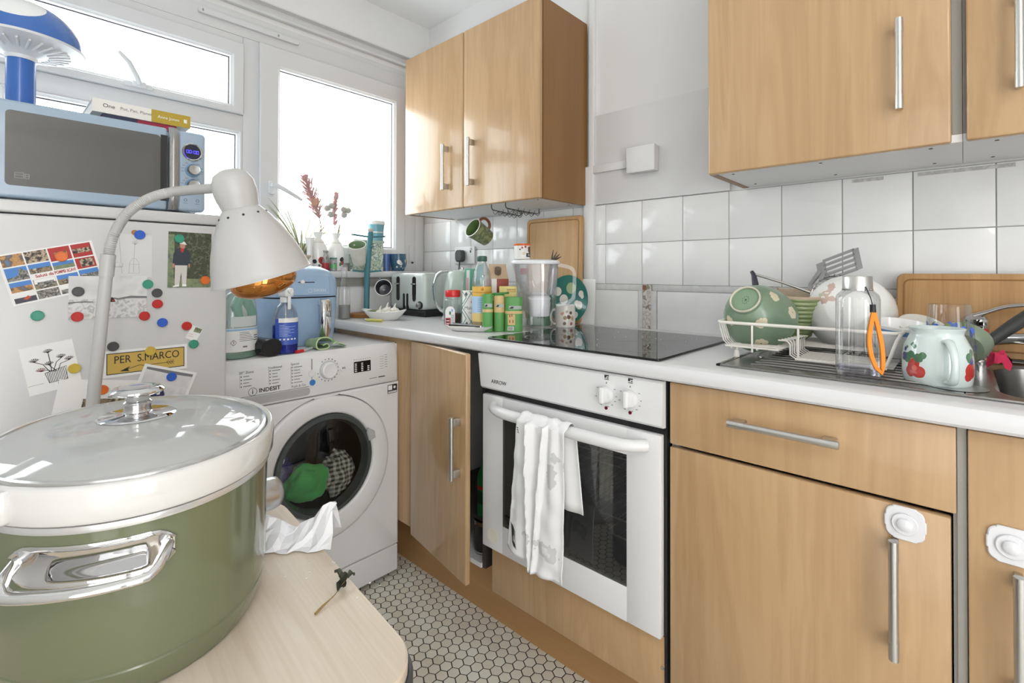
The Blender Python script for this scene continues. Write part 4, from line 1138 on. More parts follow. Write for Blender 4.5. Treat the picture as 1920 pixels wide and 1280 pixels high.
for col, x, z, lb in [
    ('blue', -1.375, 1.195, 'blue round magnet at the top of the fridge on the faint pencil card'),
    ('green', -1.545, 1.018, 'green round magnet below the ruins postcard'),
    ('black', -1.482, 1.066, 'black round magnet on the upper corner of the sea photograph beside the ruins postcard'),
    ('red', -1.483, 1.012, 'red round magnet at the lower corner of the sea photograph by the lone green magnet'),
    ('red', -1.365, 1.006, 'red round magnet on the corner of the sea photograph nearest the blue magnet'),
    ('green', -1.359, 1.080, 'green round magnet on the top corner of the sea photograph'),
    ('black', -1.341, 1.059, 'black round magnet in a column between green and red magnets'),
    ('red', -1.340, 1.033, 'red round magnet directly under a black magnet'),
    ('blue', -1.330, 0.988, 'blue round magnet at the foot of the short column of magnets'),
    ('red', -1.280, 0.976, 'red round magnet beside the tiny torn slip'),
    ('green', -1.265, 0.930, 'green round magnet under the tiny torn slip'),
    ('yellow', -1.353, 0.923, 'yellow round magnet on top of the street sign postcard'),
    ('black', -1.422, 0.941, 'black round magnet on the upper corner of the street sign postcard'),
    ('orange', -1.509, 1.141, 'orange round magnet on the ruins postcard'),
    ('green', -1.297, 1.190, 'green round magnet on the top corner of the snapshot with a hedge'),
    ('orange', -1.241, 1.088, 'orange round magnet low on the snapshot with a hedge'),
    ('yellow', -1.487, 0.901, 'yellow round magnet beside the ink drawing of a striped pot'),
    ('blue', -1.311, 0.856, 'blue round magnet on the white-edged snapshot'),
    ('orange', -1.440, 0.847, 'orange round magnet next to the lamp stem'),
]:
    m = mat('magnet_' + col, MC[col], 0.35)
    M = on_window(x, FY - 0.0022, z)
    b = B(M).lathe([(0.0105, -0.002), (0.0105, 0.003), (0.0095, 0.0042), (0.0082, 0.0042), (0.0078, 0.0036), (0, 0.0036)], m, 26, c0=True)
    solo(b, 'fridge_magnet', lb, 'magnet', (x, FY - 0.0022, z), 'round fridge magnets')
b = B(on_window(-1.3845, FY - 0.001, 1.200)).lathe([(0.006, 0), (0.006, 0.002), (0, 0.002)], BROWNW, 14)
solo(b, 'fridge_magnet', 'small brown magnet half hidden by the topmost blue magnet', 'magnet', (-1.3845, FY - 0.001, 1.200), 'round fridge magnets')

# ================================================================== MICROWAVE
MB_ = mat('pale_blue_enamel', (158, 177, 195), 0.28)
MBD = mat('blue_enamel_side', (120, 156, 190), 0.3)
t = thing('microwave', 'pale blue retro microwave with a chrome handle on the fridge', 'microwave', (-1.46, 1.60, 1.2557))
my = 1.430
mx0, mx1, mz0, mz1 = -1.700, -1.2345, 1.262, 1.462
B().box((mx0, my + 0.028, mz0), (mx1 - 0.001, 1.76, mz1 - 0.002), MB_, 0.012, 3).obj('casing', t)
B().box((-1.297, my, mz0 - 0.001), (mx1, my + 0.030, mz1), MB_, 0.010, 4).obj('control_panel', t)
db = B()
db.box((mx0, my, mz0 - 0.001), (-1.3165, my + 0.027, mz1 - 0.0005), MB_, 0.007, 3)
do = db.obj('door', t)
MGL = mat('microwave_dark_glass', (84, 82, 79), 0.06, spec=1.0, coat=0.3)
B(on_window(-1.4625, my + 0.0006, 1.363)).prism(rrect(0.262, 0.154, 0.008), -0.001, 0.0010, MGL).obj('window', do)
wm = B(on_window(0, my - 0.0006, 0))
for (a, z, a2, z2) in ((-1.579, 1.302, -1.566, 1.313), (-1.564, 1.302, -1.558, 1.311)):
    for p, q in (((a, z), (a2, z)), ((a, z2), (a2, z2)), ((a, z), (a, z2)), ((a2, z), (a2, z2)), ((a, (z + z2) / 2), (a2, (z + z2) / 2))):
        wm.box((p[0] - 0.0002, p[1] - 0.0002, 0), (q[0] + 0.0002, q[1] + 0.0002, 0.0002), APPG)
wm.obj('window_print', do, smooth=False)
hb = B()
pr = []
for i in range(29):
    u = i / 28
    pr.append((-1.3165 + 0.0195 * u, my - 0.016 - 0.0042 * math.sin(PI * u) + (0.0012 if i % 4 in (0,) else 0)))
for zz0, zz1 in ((mz0 + 0.012, mz1 - 0.012),):
    rings = []
    for z, dy, k in ((mz0 - 0.001, 0.014, 1), (mz0 + 0.010, 0.005, 1), (mz0 + 0.030, 0, 1), (mz1 - 0.030, 0, 1), (mz1 - 0.010, 0.005, 1), (mz1 + 0.001, 0.014, 1)):
        rings.append([(x, y + dy, z) for x, y in pr] + [(-1.297, my - 0.004 + (0.002 if dy else 0), z), (-1.3165, my - 0.004 + (0.002 if dy else 0), z)])
    hb.loft(rings, SATIN)
hb.box((-1.3125, my - 0.005, mz0 + 0.006), (-1.3005, my + 0.001, mz0 + 0.022), SATIN).box((-1.3125, my - 0.005, mz1 - 0.022), (-1.3005, my + 0.001, mz1 - 0.006), SATIN)
hb.obj('handle', do, angle=50)
B().box((-1.3315, my - 0.0012, mz0 + 0.02), (-1.3175, my + 0.001, mz1 - 0.02), BLACK).obj('door_edge', do, smooth=False)
M = on_window(-1.2655, my, 1.4105)
B(M).lathe([(0.0225, -0.002), (0.0225, 0.004), (0.0205, 0.006), (0.0185, 0.0045)], CHROME, 40).obj('display_bezel', t)
B(M).lathe([(0.0187, 0.0005), (0.0185, 0.004), (0, 0.0048)], mat('display_navy', (40, 42, 58), 0.15), 40).obj('display', t)
LED = mat('blue_led', (96, 84, 255), 0.5, emit=1.6)
lb_ = B(M)
def seg7(x, on):
    s_ = 0.0042; wd = 0.0007
    L_ = {'a': ((-s_ / 2, s_), (s_ / 2, s_)), 'd': ((-s_ / 2, -s_), (s_ / 2, -s_)), 'f': ((-s_ / 2, 0), (-s_ / 2, s_)), 'b': ((s_ / 2, 0), (s_ / 2, s_)), 'e': ((-s_ / 2, -s_), (-s_ / 2, 0)), 'c': ((s_ / 2, -s_), (s_ / 2, 0))}
    for k in on:
        p, q = L_[k]
        lb_.box((x + p[0] - wd / 2, p[1] * 0.85 - wd / 2, 0.0048), (x + q[0] + wd / 2, q[1] * 0.85 + wd / 2, 0.0052), LED)
for xx in (-0.0108, -0.0050, 0.0050, 0.0108): seg7(xx, 'abcdef')
for zz in (-0.0016, 0.0016): lb_.box((-0.0005, zz - 0.0005, 0.0048), (0.0005, zz + 0.0005, 0.0052), LED)
lb_.obj('clock_digits', t, smooth=False)
for z in (1.3645, 1.3265):
    kb = B(on_window(-1.2645, my, z)).lathe([(0.0165, -0.001), (0.0165, 0.003), (0.014, 0.005)], MBD, 32, c1=True)
    kb.lathe([(0.0138, 0.004), (0.0132, 0.017), (0.0115, 0.019), (0, 0.0175)], SATIN, 32)
    kb.obj('knob', t)
pm = B()
for cx2, z in ((-1.2645, 1.3645), (-1.2645, 1.3265)):
    for a in (150, 170, 190, 125, 90, 55, 20, 0, -15):
        aa = math.radians(a); r = 0.0215
        pm.box((r * math.cos(aa) - 0.003, r * math.sin(aa) - 0.0006, 0), (r * math.cos(aa) + 0.003, r * math.sin(aa) + 0.0006, 0.0002), INKG, M=on_window(cx2, my - 0.0001, z))
for xx in (-1.279, -1.253):
    pm.lathe([(0.0028, 0), (0.0036, 0)], INK, 14, M=on_window(xx, my - 0.0003, 1.289), c0=False, c1=False)
    pm.box((-0.005, -0.0085, 0), (0.005, -0.0075, 0.0002), INKG, M=on_window(xx, my - 0.0001, 1.289))
pm.lathe([(0.0052, 0), (0.0058, 0)], APPG, 20, M=on_window(-1.268, my - 0.0003, 1.4455), c0=False, c1=False).box((-0.002, -0.0005, 0), (0.002, 0.0005, 0.0002), APPG, M=on_window(-1.268, my - 0.0002, 1.4455))
pm.obj('printed_marks', t, smooth=False, kind='stuff')
fb = B()
for xx in (mx0 + 0.06, mx1 - 0.06):
    for yy in (my + 0.05, 1.72): fb.cyl((xx, yy, 1.2558), (xx, yy, 1.264), 0.012, BLACK)
fb.obj('foot', t)

# books on the microwave
def book(name, label, x0, x1, y0, y1, z0, z1, spine, cover, yaw=0):
    t = thing(name, label, 'book', ((x0 + x1) / 2, (y0 + y1) / 2, z0), rz=yaw, group='cookery books on the microwave')
    T = ROOTM[t.name]; hx_, hy_, H = (x1 - x0) / 2, (y1 - y0) / 2, z1 - z0
    b = B(T)
    b.box((-hx_, -hy_ + 0.001, 0), (hx_, hy_, 0.0016), cover).box((-hx_, -hy_ + 0.001, H - 0.0016), (hx_, hy_, H), cover)
    b.obj('cover', t, smooth=False)
    s = B(T)
    for u0, u1, m in spine:
        s.box((-hx_ + 2 * hx_ * u0, -hy_ - 0.001, 0), (-hx_ + 2 * hx_ * u1, -hy_ + 0.0012, H), m)
    so = s.obj('spine', t, smooth=False)
    B(T).box((-hx_ + 0.003, -hy_ + 0.0015, 0.0017), (hx_ - 0.003, hy_ - 0.003, H - 0.0017), mat('page_edges', (226, 224, 216), 0.8, bump=0.5, bscale=400)).obj('pages', t, smooth=False)
    return t, so, T, hx_, hy_, H
CREAM = mat('book_white', (226, 224, 218), 0.5); OCHRE = mat('book_ochre', (176, 150, 44), 0.5)
book('book', 'thin dark blue and red book lying under the white and ochre cookbook', -1.436, -1.290, 1.468, 1.66, 1.4622, 1.4770, ((0, 0.45, mat('book_navy', (48, 52, 82), 0.5)), (0.45, 1, mat('book_crimson', (160, 34, 62), 0.5))), MATS['book_navy'])
t, so, T, hx_, hy_, H = book('book', 'thick cookbook with a white and ochre spine lying on top', -1.455, -1.262, 1.462, 1.665, 1.4772, 1.5080, ((0, 0.575, CREAM), (0.575, 1, OCHRE)), CREAM)
bt = B(T @ frame((0, -hy_ - 0.0012, H / 2), (1, 0, 0), (0, 0, 1)))
bt.text('One', 0.0125, Matrix.Translation((-0.078, 0.0015, 0)), INK, 'LEFT').text('Pot, Pan, Planet', 0.0098, Matrix.Translation((-0.046, 0.0015, 0)), INKG, 'LEFT').text('Anna Jones', 0.0100, Matrix.Translation((0.027, 0.0, 0)), CREAM, 'LEFT')
bt.box((0.082, -0.004, 0), (0.089, 0.005, 0.0003), CREAM)
bt.obj('spine_lettering', so, smooth=False)

# toadstool lamp on the microwave
lx, ly, lz = -1.567, 1.555, 1.4603
t = thing('table_lamp', 'blue and white toadstool lamp standing on the microwave', 'lamp', (lx, ly, lz))
BLU = mat('lamp_blue', (58, 106, 182), 0.22)
B().lathe([(0, 0), (0.052, 0), (0.052, 0.006), (0.03, 0.012), (0.0255, 0.018)], BLU, 36, (lx, ly, lz)).lathe([(0.0255, 0.018), (0.0245, 0.125), (0, 0.125)], BLU, 36, (lx, ly, lz)).obj('stem', t)
LW = mat('lamp_white', (222, 224, 226), 0.35)
un = B().lathe([(0.0265, 0.122), (0.028, 0.130), (0.05, 0.143), (0.108, 0.1535), (0.110, 0.158)], LW, 48, (lx, ly, lz), c0=True)
for k in range(26):
    a = 2 * PI * k / 26
    c0_ = Vector((lx + 0.047 * math.cos(a), ly + 0.047 * math.sin(a), lz + 0.1385)); c1_ = Vector((lx + 0.084 * math.cos(a), ly + 0.084 * math.sin(a), lz + 0.1465))
    un.tube([c0_, c1_], 0.0022, LW, 6)
un.obj('cap_underside', t)
sp = []
for az, el, r in ((-100, 46, 0.050), (-15, 34, 0.034), (-175, 25, 0.034), (60, 40, 0.03), (140, 40, 0.03), (-60, 75, 0.02)):
    a, e = math.radians(az), math.radians(el)
    sp.append((0.106 * math.cos(e) * math.cos(a), 0.106 * math.cos(e) * math.sin(a), 0.157 + 0.098 * math.sin(e), r))
CAPM = spots('toadstool_cap', (58, 106, 182), (234, 236, 236), sp, 0.12, coat=0.4)
B().lathe([(0.1075, 0.157)] + [(0.1065 * math.cos(math.radians(e)), 0.158 + 0.095 * math.sin(math.radians(e))) for e in range(4, 90, 6)] + [(0, 0.2532)], CAPM, 56, (lx, ly, lz), c0=False).obj('cap', t)

# ================================================================== SIDE TABLE
TM = Matrix.Translation((-1.4957, 0.758, 0)) @ Matrix.Rotation(-math.atan2(0.1, 0.995), 4, 'Z')
t = thing('side_table', 'low grey metal drum table with a bamboo board top under the slow cooker', 'table', (-1.4957, 0.758, 0), rz=-math.atan2(0.1, 0.995))
B(TM).prism(rrect(0.500, 0.575, 0.068, 10), 0.640, 0.660, TABW, bev=0.0025).obj('tabletop', t)
b = B(TM)
o = rrect(0.512, 0.587, 0.074, 10); i_ = rrect(0.484, 0.559, 0.060, 10)
b.loft([[(x, y, 0.598) for x, y in i_], [(x, y, 0.602) for x, y in o], [(x, y, 0.640) for x, y in o], [(x, y, 0.645) for x, y in rrect(0.508, 0.583, 0.072, 10)], [(x, y, 0.645) for x, y in rrect(0.502, 0.577, 0.069, 10)], [(x, y, 0.638) for x, y in rrect(0.502, 0.577, 0.069, 10)], [(x, y, 0.638) for x, y in rrect(0.1, 0.1, 0.04, 10)]], DGREY, True, True)
b.obj('rim', t)
b = B(TM)
b.loft([[(x, y, z) for x, y in rrect(0.484 - k, 0.559 - k, 0.060, 10)] for z, k in ((0.0, 0.012), (0.012, 0.0), (0.30, 0.0), (0.598, 0.0))], DGREY)
b.obj('body', t)

# ================================================================== SLOW COOKER
cc = Vector((-1.478, 0.824)); e1 = Vector((0.995, -0.1)); e2 = Vector((0.1, 0.995)); z0 = 0.6603
A_, B_ = 0.161, 0.204
def ell(k, z, n=88, pw=1.0):
    out = []
    for i in range(n):
        a = 2 * PI * i / n
        p = cc + e1 * (A_ * k * math.cos(a)) + e2 * (B_ * k * math.sin(a))
        out.append((p.x, p.y, z))
    return out
GRN = mat('sage_green_enamel', (104, 110, 83), 0.17, coat=0.5, vary=0.02, vscale=5)
t = thing('slow_cooker', 'oval sage green slow cooker with a steamed-up glass lid', 'slow cooker', (cc.x, cc.y, z0))
bd = B()
bd.loft([ell(0.84, z0 + 0.004), ell(0.86, z0 + 0.001), ell(0.875, z0 + 0.003), ell(0.925, z0 + 0.026), ell(0.932, z0 + 0.034), ell(0.926, z0 + 0.0355), ell(0.926, z0 + 0.0375), ell(0.936, z0 + 0.039), ell(0.943, z0 + 0.06), ell(0.950, z0 + 0.15), ell(0.955, z0 + 0.186), ell(0.90, z0 + 0.187)], GRN)
bd.obj('body', t, angle=30)
B().loft([ell(0.950, 0.8465), ell(0.968, 0.8475), ell(0.972, 0.851), ell(0.968, 0.8545), ell(0.950, 0.8555)], mat('silver_band', (214, 214, 212), 0.25, 0.6), False, False).obj('trim_band', t)
STONE = mat('white_stoneware', (214, 213, 210), 0.12, coat=0.4)
ck = B()
ck.loft([ell(0.93, 0.857), ell(0.985, 0.8575), ell(0.998, 0.861), ell(1.004, 0.876), ell(1.005, 0.889), ell(1.000, 0.8945), ell(0.985, 0.8965), ell(0.962, 0.8955), ell(0.950, 0.892), ell(0.944, 0.884), ell(0.925, 0.882), ell(0.912, 0.879), ell(0.87, 0.80), ell(0.78, 0.70), ell(0.5, 0.685)], STONE, False, True)
for ang in (-146, 34):
    a = math.radians(ang)
    p = cc + e1 * (A_ * 1.0 * math.cos(a)) + e2 * (B_ * 1.0 * math.sin(a))
    tn = (-e1 * A_ * math.sin(a) + e2 * B_ * math.cos(a)).normalized(); nn = Vector((tn.y, -tn.x))
    Ml = Matrix(((tn.x, nn.x, 0, p.x), (tn.y, nn.y, 0, p.y), (0, 0, 1, 0.877), (0, 0, 0, 1)))
    ck.loft([[(0.040 * k * math.copysign(abs(math.cos(q)) ** 0.5, math.cos(q)), -0.004 + 0.0105 * k * math.copysign(abs(math.sin(q)) ** 0.5, math.sin(q)), z) for q in [2 * PI * i / 32 for i in range(32)]] for z, k in ((-0.017, 0.9), (-0.013, 1.0), (0.011, 1.0), (0.016, 0.9))], STONE, M=Ml)
ck.obj('crock', t, angle=50)
LIDG = thin_glass('steamed_lid_glass', (0.95, 0.96, 0.955), 0.16, (232, 234, 233), 0.58)
ld = B()
ld.loft([ell(0.930, 0.8935), ell(0.915, 0.8955), ell(0.88, 0.898), ell(0.78, 0.905), ell(0.62, 0.912), ell(0.42, 0.9165), ell(0.18, 0.9185)], LIDG, False, True)
lid = ld.obj('lid', t)
B().loft([ell(0.944, 0.8865), ell(0.946, 0.8925), ell(0.938, 0.8965), ell(0.922, 0.8975), ell(0.914, 0.895)], mat('lid_rim', (206, 206, 204), 0.15, 0.7), False, False).obj('lid_rim', lid)
kx, ky = cc.x - 0.004, cc.y - 0.014
kb = B().lathe([(0, 0.9155), (0.041, 0.9165), (0.0435, 0.9185), (0.040, 0.921), (0.018, 0.9225), (0.0155, 0.924), (0.0145, 0.930), (0.0158, 0.9325), (0.0158, 0.9365), (0.0135, 0.939), (0.0142, 0.9445), (0.0270, 0.9475), (0.0300, 0.9500), (0.0300, 0.9520), (0.0262, 0.9555), (0.0190, 0.9570), (0.0145, 0.9560), (0, 0.9557)], CHROME, 48, (kx, ky, 0))
kb.obj('lid_knob', lid)
# end handle with its bright backing plate
MIR = mat('mirror_chrome', (225, 225, 226), 0.03, 1.0)
def sidep(a, z, out):
    k = 0.950
    p = cc + e1 * (A_ * k * math.cos(a)) + e2 * (B_ * k * math.sin(a))
    nn = (e1 * math.cos(a) / A_ + e2 * math.sin(a) / B_).normalized()
    return Vector((p.x + nn.x * out, p.y + nn.y * out, z))
for a0, nm in ((-110, 'handle'), (70, 'handle')):
    pl = B()
    n = 20
    top, bot = [], []
    rows = []
    for i in range(n + 1):
        u = i / n
        a = math.radians(a0 - 26.5 + 53 * u)
        hh = 0.0205 * (1 - max(0, abs(2 * u - 1) - 0.72) ** 2 / 0.28 ** 2 * 0.55)
        rows.append((a, hh))
    for k in range(5):
        pass
    vs, fs = [], []
    prof = ((1.0, 0.0), (1.0, 0.0028), (0.86, 0.0036), (0.66, 0.0008), (-0.66, 0.0008), (-0.86, 0.0036), (-1.0, 0.0028), (-1.0, 0.0))
    rings = [[sidep(a, 0.8155 + hh * f, o_) for f, o_ in prof] for a, hh in rows]
    pl.loft(rings, MIR, True, True)
    ho = pl.obj('handle_plate', t, angle=50)
    pts = []
    for i in range(23):
        u = i / 22
        a = math.radians(a0 - 24 + 48 * u)
        e = min(u, 1 - u)
        o_ = 0.002 + 0.026 * min(1, e / 0.10) ** 0.7
        pts.append(sidep(a, 0.8185 - 0.016 * min(1, e / 0.14), o_))
    bb = B()
    rr_ = []
    up = Vector((0, 0, 1))
    for i, p in enumerate(pts):
        tg = (pts[min(i + 1, 22)] - pts[max(i - 1, 0)]).normalized(); nn = up.cross(tg).normalized()
        ww_ = 0.0075 if 2 < i < 20 else 0.006
        rr_.append([p + nn * (ww_ * math.cos(q)) + up * (0.0052 * math.sin(q)) for q in [2 * PI * j / 14 for j in range(14)]])
    bb.loft(rr_, MIR)
    bb.obj('handle_bar', ho)
a = math.radians(10)
p0, p1 = sidep(a, 0.744, -0.002), sidep(a, 0.744, 0.030)
dirn = (p1 - p0).normalized()
Mk = frame(p0, Vector((0, 0, 1)).cross(dirn), (0, 0, 1))
B(Mk).lathe([(0.031, 0), (0.031, 0.006), (0.0275, 0.007), (0.0272, 0.010), (0.0262, 0.011), (0.0258, 0.030), (0.0235, 0.039), (0.018, 0.0435), (0, 0.045)], SATIN, 40).obj('dial', t)

# greaseproof wrapper and dried sprig on the table
WRAP = mat('greaseproof_paper', (240, 241, 244), 0.45, spec=0.4)
r2 = random.Random(5)
cxw, cyw = -1.262, 0.820
jit = {}
def wrapf(u, v):
    i, j = round(u * 11), round(v * 8)
    if (i, j) not in jit: jit[(i, j)] = (r2.uniform(-1, 1), r2.uniform(-1, 1), r2.uniform(-1, 1))
    q = jit[(i, j)]
    x = (u - 0.5) * 0.118; y = (v - 0.5) * 0.075
    ridge = 0.046 * (1 - abs(v - 0.55) * 1.9) * (0.62 + 0.38 * abs(u - 0.45) * 2) + (0.016 if u > 0.8 and 0.3 < v < 0.9 else 0)
    z = max(0.0008, ridge + 0.0055 * q[2] - (0.008 if 0.3 < u < 0.5 else 0))
    if v < 0.05 or v > 0.95: z = 0.0012 + 0.001 * abs(q[0])
    return (x + 0.004 * q[0], y + 0.004 * q[1], z + 0.0002)
Mw = Matrix.Translation((cxw, cyw, 0.6602)) @ Matrix.Rotation(math.radians(-42), 4, 'Z')
b = B(Mw).grid(12, 9, wrapf, WRAP)
wr_ = solo(b, 'paper_wrapper', 'crumpled white greaseproof wrapper beside the slow cooker dial', 'wrapper', (cxw, cyw, 0.6602), smooth=False)
md = wr_.modifiers.new('thickness', 'SOLIDIFY'); md.thickness = 0.0006
t = thing('dried_sprig', 'dried brown herb sprig on the pale table top', 'sprig', (-1.295, 0.635, 0.6602))
p0 = Vector((-1.325, 0.626, 0.6615)); p1 = Vector((-1.290, 0.640, 0.664)); p2 = Vector((-1.262, 0.655, 0.670))
B().tube([p0, p0.lerp(p1, 0.35) + Vector((0, 0, 0.0006)), p0.lerp(p1, 0.7), p1, p2], [0.0016, 0.0015, 0.0009, 0.0007, 0.0005], mat('straw_brown', (150, 122, 72), 0.7), 6).obj('stem', t)
LEAF = mat('dried_leaf', (66, 68, 54), 0.7, vary=0.3, vscale=90)
for k, (s_, d_, L_, w_) in enumerate(((0.15, (0.8, 0.55, 0.25), 0.026, 0.006), (0.45, (0.75, 0.6, 0.55), 0.022, 0.005), (0.75, (-0.35, 0.75, 0.7), 0.024, 0.005), (0.9, (0.9, 0.1, 0.3), 0.014, 0.004), (0.6, (0.2, 0.9, 0.4), 0.018, 0.005), (0.2, (0.9, 0.45, 0.05), 0.020, 0.005))):
    c0_ = p1.lerp(p2, s_); dv = Vector(d_).normalized(); sd = dv.cross(Vector((0.2, -0.3, 1))).normalized()
    def lf(u, v):
        w = w_ * math.sin(PI * min(0.98, 0.05 + v)) * (u - 0.5) * 2
        q = c0_ + dv * (L_ * v) + sd * w + Vector((0, 0, 0.004 * abs(u - 0.5) * 2 - 0.006 * v * v + 0.002 * math.sin(v * 9 + k)))
        return (q.x, q.y, max(q.z, 0.6612))
    B().grid(5, 7, lf, LEAF).obj('leaf', t)
cb = B()
for k in range(9):
    cb.ball((-1.33 + 0.10 * rnd.random(), 0.60 + 0.16 * rnd.random(), 0.6606), 0.0013, PAPER, 6, 4, (1.6, 1, 0.4))
tag(cb.obj('crumbs'), 'pale crumbs scattered on the table top around the sprig', 'crumbs'); bpy.data.objects['crumbs']['kind'] = 'stuff'

# ================================================================== FLOOR LAMP
LMP = mat('lamp_white_metal', (188, 187, 185), 0.38)
t = thing('floor_lamp', 'white gooseneck floor lamp with a bell shade in front of the fridge', 'lamp', (-1.530, 1.255, 0))
B().lathe([(0, 0.0), (0.105, 0.0), (0.108, 0.006), (0.10, 0.014), (0.02, 0.020), (0.013, 0.028), (0, 0.028)], LMP, 40, (-1.530, 1.255, 0)).obj('base', t)
B().tube([(-1.530, 1.255, 0.02), (-1.481, 1.220, 0.825), (-1.474, 1.210, 0.936), (-1.461, 1.193, 1.138)], [0.0105, 0.0105, 0.0105, 0.010], LMP, 18).obj('pole', t)
B().cyl((-1.4635, 1.196, 1.100), (-1.461, 1.193, 1.142), 0.0118, LMP, seg=18).box((-1.452, 1.182, 1.118), (-1.440, 1.194, 1.126), LMP, 0.002).obj('collar', t)
gp = [Vector(q) for q in ((-1.461, 1.193, 1.138), (-1.454, 1.186, 1.179), (-1.437, 1.165, 1.220), (-1.412, 1.136, 1.246), (-1.386, 1.105, 1.2585), (-1.358, 1.063, 1.2625), (-1.336, 1.005, 1.2615), (-1.327, 0.985, 1.2608))]
def spline(P, n):
    out = []
    for i in range(len(P) - 1):
        a, b_, c_, d_ = P[max(i - 1, 0)], P[i], P[i + 1], P[min(i + 2, len(P) - 1)]
        for k in range(n):
            t_ = k / n
            out.append(0.5 * ((2 * b_) + (c_ - a) * t_ + (2 * a - 5 * b_ + 4 * c_ - d_) * t_ * t_ + (3 * b_ - a - 3 * c_ + d_) * t_ ** 3))
    out.append(P[-1]); return out
sp_ = spline(gp, 24)
B().tube(sp_, [0.0095 if i % 2 else 0.0078 for i in range(len(sp_))], LMP, 12).obj('gooseneck', t, angle=80)
cap_p = Vector((-1.3235, 0.975, 1.294)); rim_p = Vector((-1.2665, 0.969, 1.104))
axv = (rim_p - cap_p); LL = axv.length; axn = axv.normalized()
xa_ = axn.cross(Vector((0, 1, 0))).normalized(); ya_ = axn.cross(xa_)
Ma = Matrix(((xa_.x, ya_.x, axn.x, cap_p.x), (xa_.y, ya_.y, axn.y, cap_p.y), (xa_.z, ya_.z, axn.z, cap_p.z), (0, 0, 0, 1)))
B(Ma).lathe([(0, -0.001), (0.015, 0.001), (0.028, 0.009), (0.0355, 0.024), (0.0362, 0.042), (0.0345, 0.056), (0.0330, 0.060), (0.0330, 0.0625), (0.0320, 0.066), (0.0305, 0.074), (0, 0.075)], LMP, 40).obj('lamp_holder', t)
B(Ma).lathe([(0.0300, 0.0705), (0.0335, 0.074), (0.046, 0.092), (0.060, 0.118), (0.0715, 0.146), (0.0795, 0.172), (0.0835, 0.190), (0.0850, LL), (0.0868, LL + 0.0015), (0.0868, LL + 0.004), (0.0838, LL + 0.004), (0.0815, 0.188), (0.070, 0.147), (0.045, 0.095), (0.030, 0.076)], LMP, 64, c0=True, c1=True).obj('shade', t, angle=50)
hb = B()
for k in range(10):
    a = 2 * PI * k / 10
    p = Ma @ Vector((0.0415 * math.cos(a), 0.0415 * math.sin(a), 0.0848)); nrm = (Ma.to_3x3() @ Vector((math.cos(a), math.sin(a), -0.65))).normalized()
    hb.cyl(p - nrm * 0.001, p + nrm * 0.0006, 0.0021, BLACK, seg=10)
hb.obj('vent_hole', t)
AMB = mat('amber_mirror_bulb', (196, 128, 62), 0.06, 0.85)
B(Ma).lathe([(0.013, 0.10), (0.015, 0.14), (0.040, 0.17), (0.056, 0.195), (0.0585, 0.212), (0.052, 0.226), (0.032, 0.237), (0, 0.241)], AMB, 40, c0=True).obj('bulb', t)
# ================================================================== ON THE WASHING MACHINE
WT = 0.8503
AF = mat('air_fryer_blue', (156, 182, 210), 0.25); AFD = mat('air_fryer_deep_blue', (112, 146, 186), 0.3)  # AFD is the deeper blue of the small printed marks
ax0, ay0 = -0.845, 1.815
t = thing('air_fryer', 'pale blue air fryer with a chrome handle on the washing machine', 'air fryer', (ax0, ay0, WT))
def af_ring(hx_, hy_, z, r, n=6): return [(ax0 + x, ay0 + y, WT + z) for x, y in rrect(2 * hx_, 2 * hy_, r, n)]
B().loft([af_ring(0.108, 0.118, 0.001, 0.05), af_ring(0.113, 0.123, 0.008, 0.055), af_ring(0.122, 0.130, 0.10, 0.06), af_ring(0.125, 0.133, 0.168, 0.06)], AF).obj('basket', t)
B().loft([af_ring(0.123, 0.131, 0.169, 0.06), af_ring(0.123, 0.131, 0.172, 0.06)], BLACK).obj('seam', t)
B().loft([af_ring(0.125, 0.133, 0.173, 0.06), af_ring(0.126, 0.134, 0.20, 0.06), af_ring(0.122, 0.130, 0.236, 0.06), af_ring(0.108, 0.116, 0.262, 0.06), af_ring(0.08, 0.088, 0.278, 0.05), af_ring(0.045, 0.05, 0.284, 0.03)], AF).obj('upper_body', t)
Mp = frame((ax0 + 0.005, ay0 - 0.1335, WT + 0.213), (1, 0, 0), (0, 0.16, 1))
B(Mp).prism(rrect(0.135, 0.070, 0.006), -0.02, 0.0035, AF, bev=0.002).obj('control_plate', t)
b = B(Mp).box((-0.046, 0.0085, 0.0030), (0.012, 0.0115, 0.0042), BLACK)
b.obj('slider_slot', t, smooth=False)
B(Mp).cyl((-0.032, 0.011, 0.003), (-0.032, 0.011, 0.009), 0.0068, APPL).obj('slider_knob', t)
lb_ = B(Mp).text('SWAN', 0.0155, Matrix.Translation((0.006, -0.0195, 0.0037)), mat('pale_print', (206, 214, 220), 0.4), 'LEFT')
lb_.lathe([(0.0062, 0.0036), (0.0074, 0.0038)], MATS['pale_print'], 20, (-0.006, -0.0195, 0), c0=False, c1=False)
for k in range(5): lb_.box((-0.034 + 0.012 * k, 0.0165, 0.0034), (-0.030 + 0.012 * k, 0.0185, 0.0039), AFD)
lb_.obj('printed_marks', t, smooth=False, kind='stuff')
b = B()
rg = []
for z, y, w in ((0.163, -0.128, 0.016), (0.165, -0.160, 0.017), (0.157, -0.171, 0.018), (0.10, -0.172, 0.018), (0.045, -0.168, 0.017), (0.038, -0.158, 0.016), (0.040, -0.118, 0.014)):
    rg.append((z, y, w))
sec = []
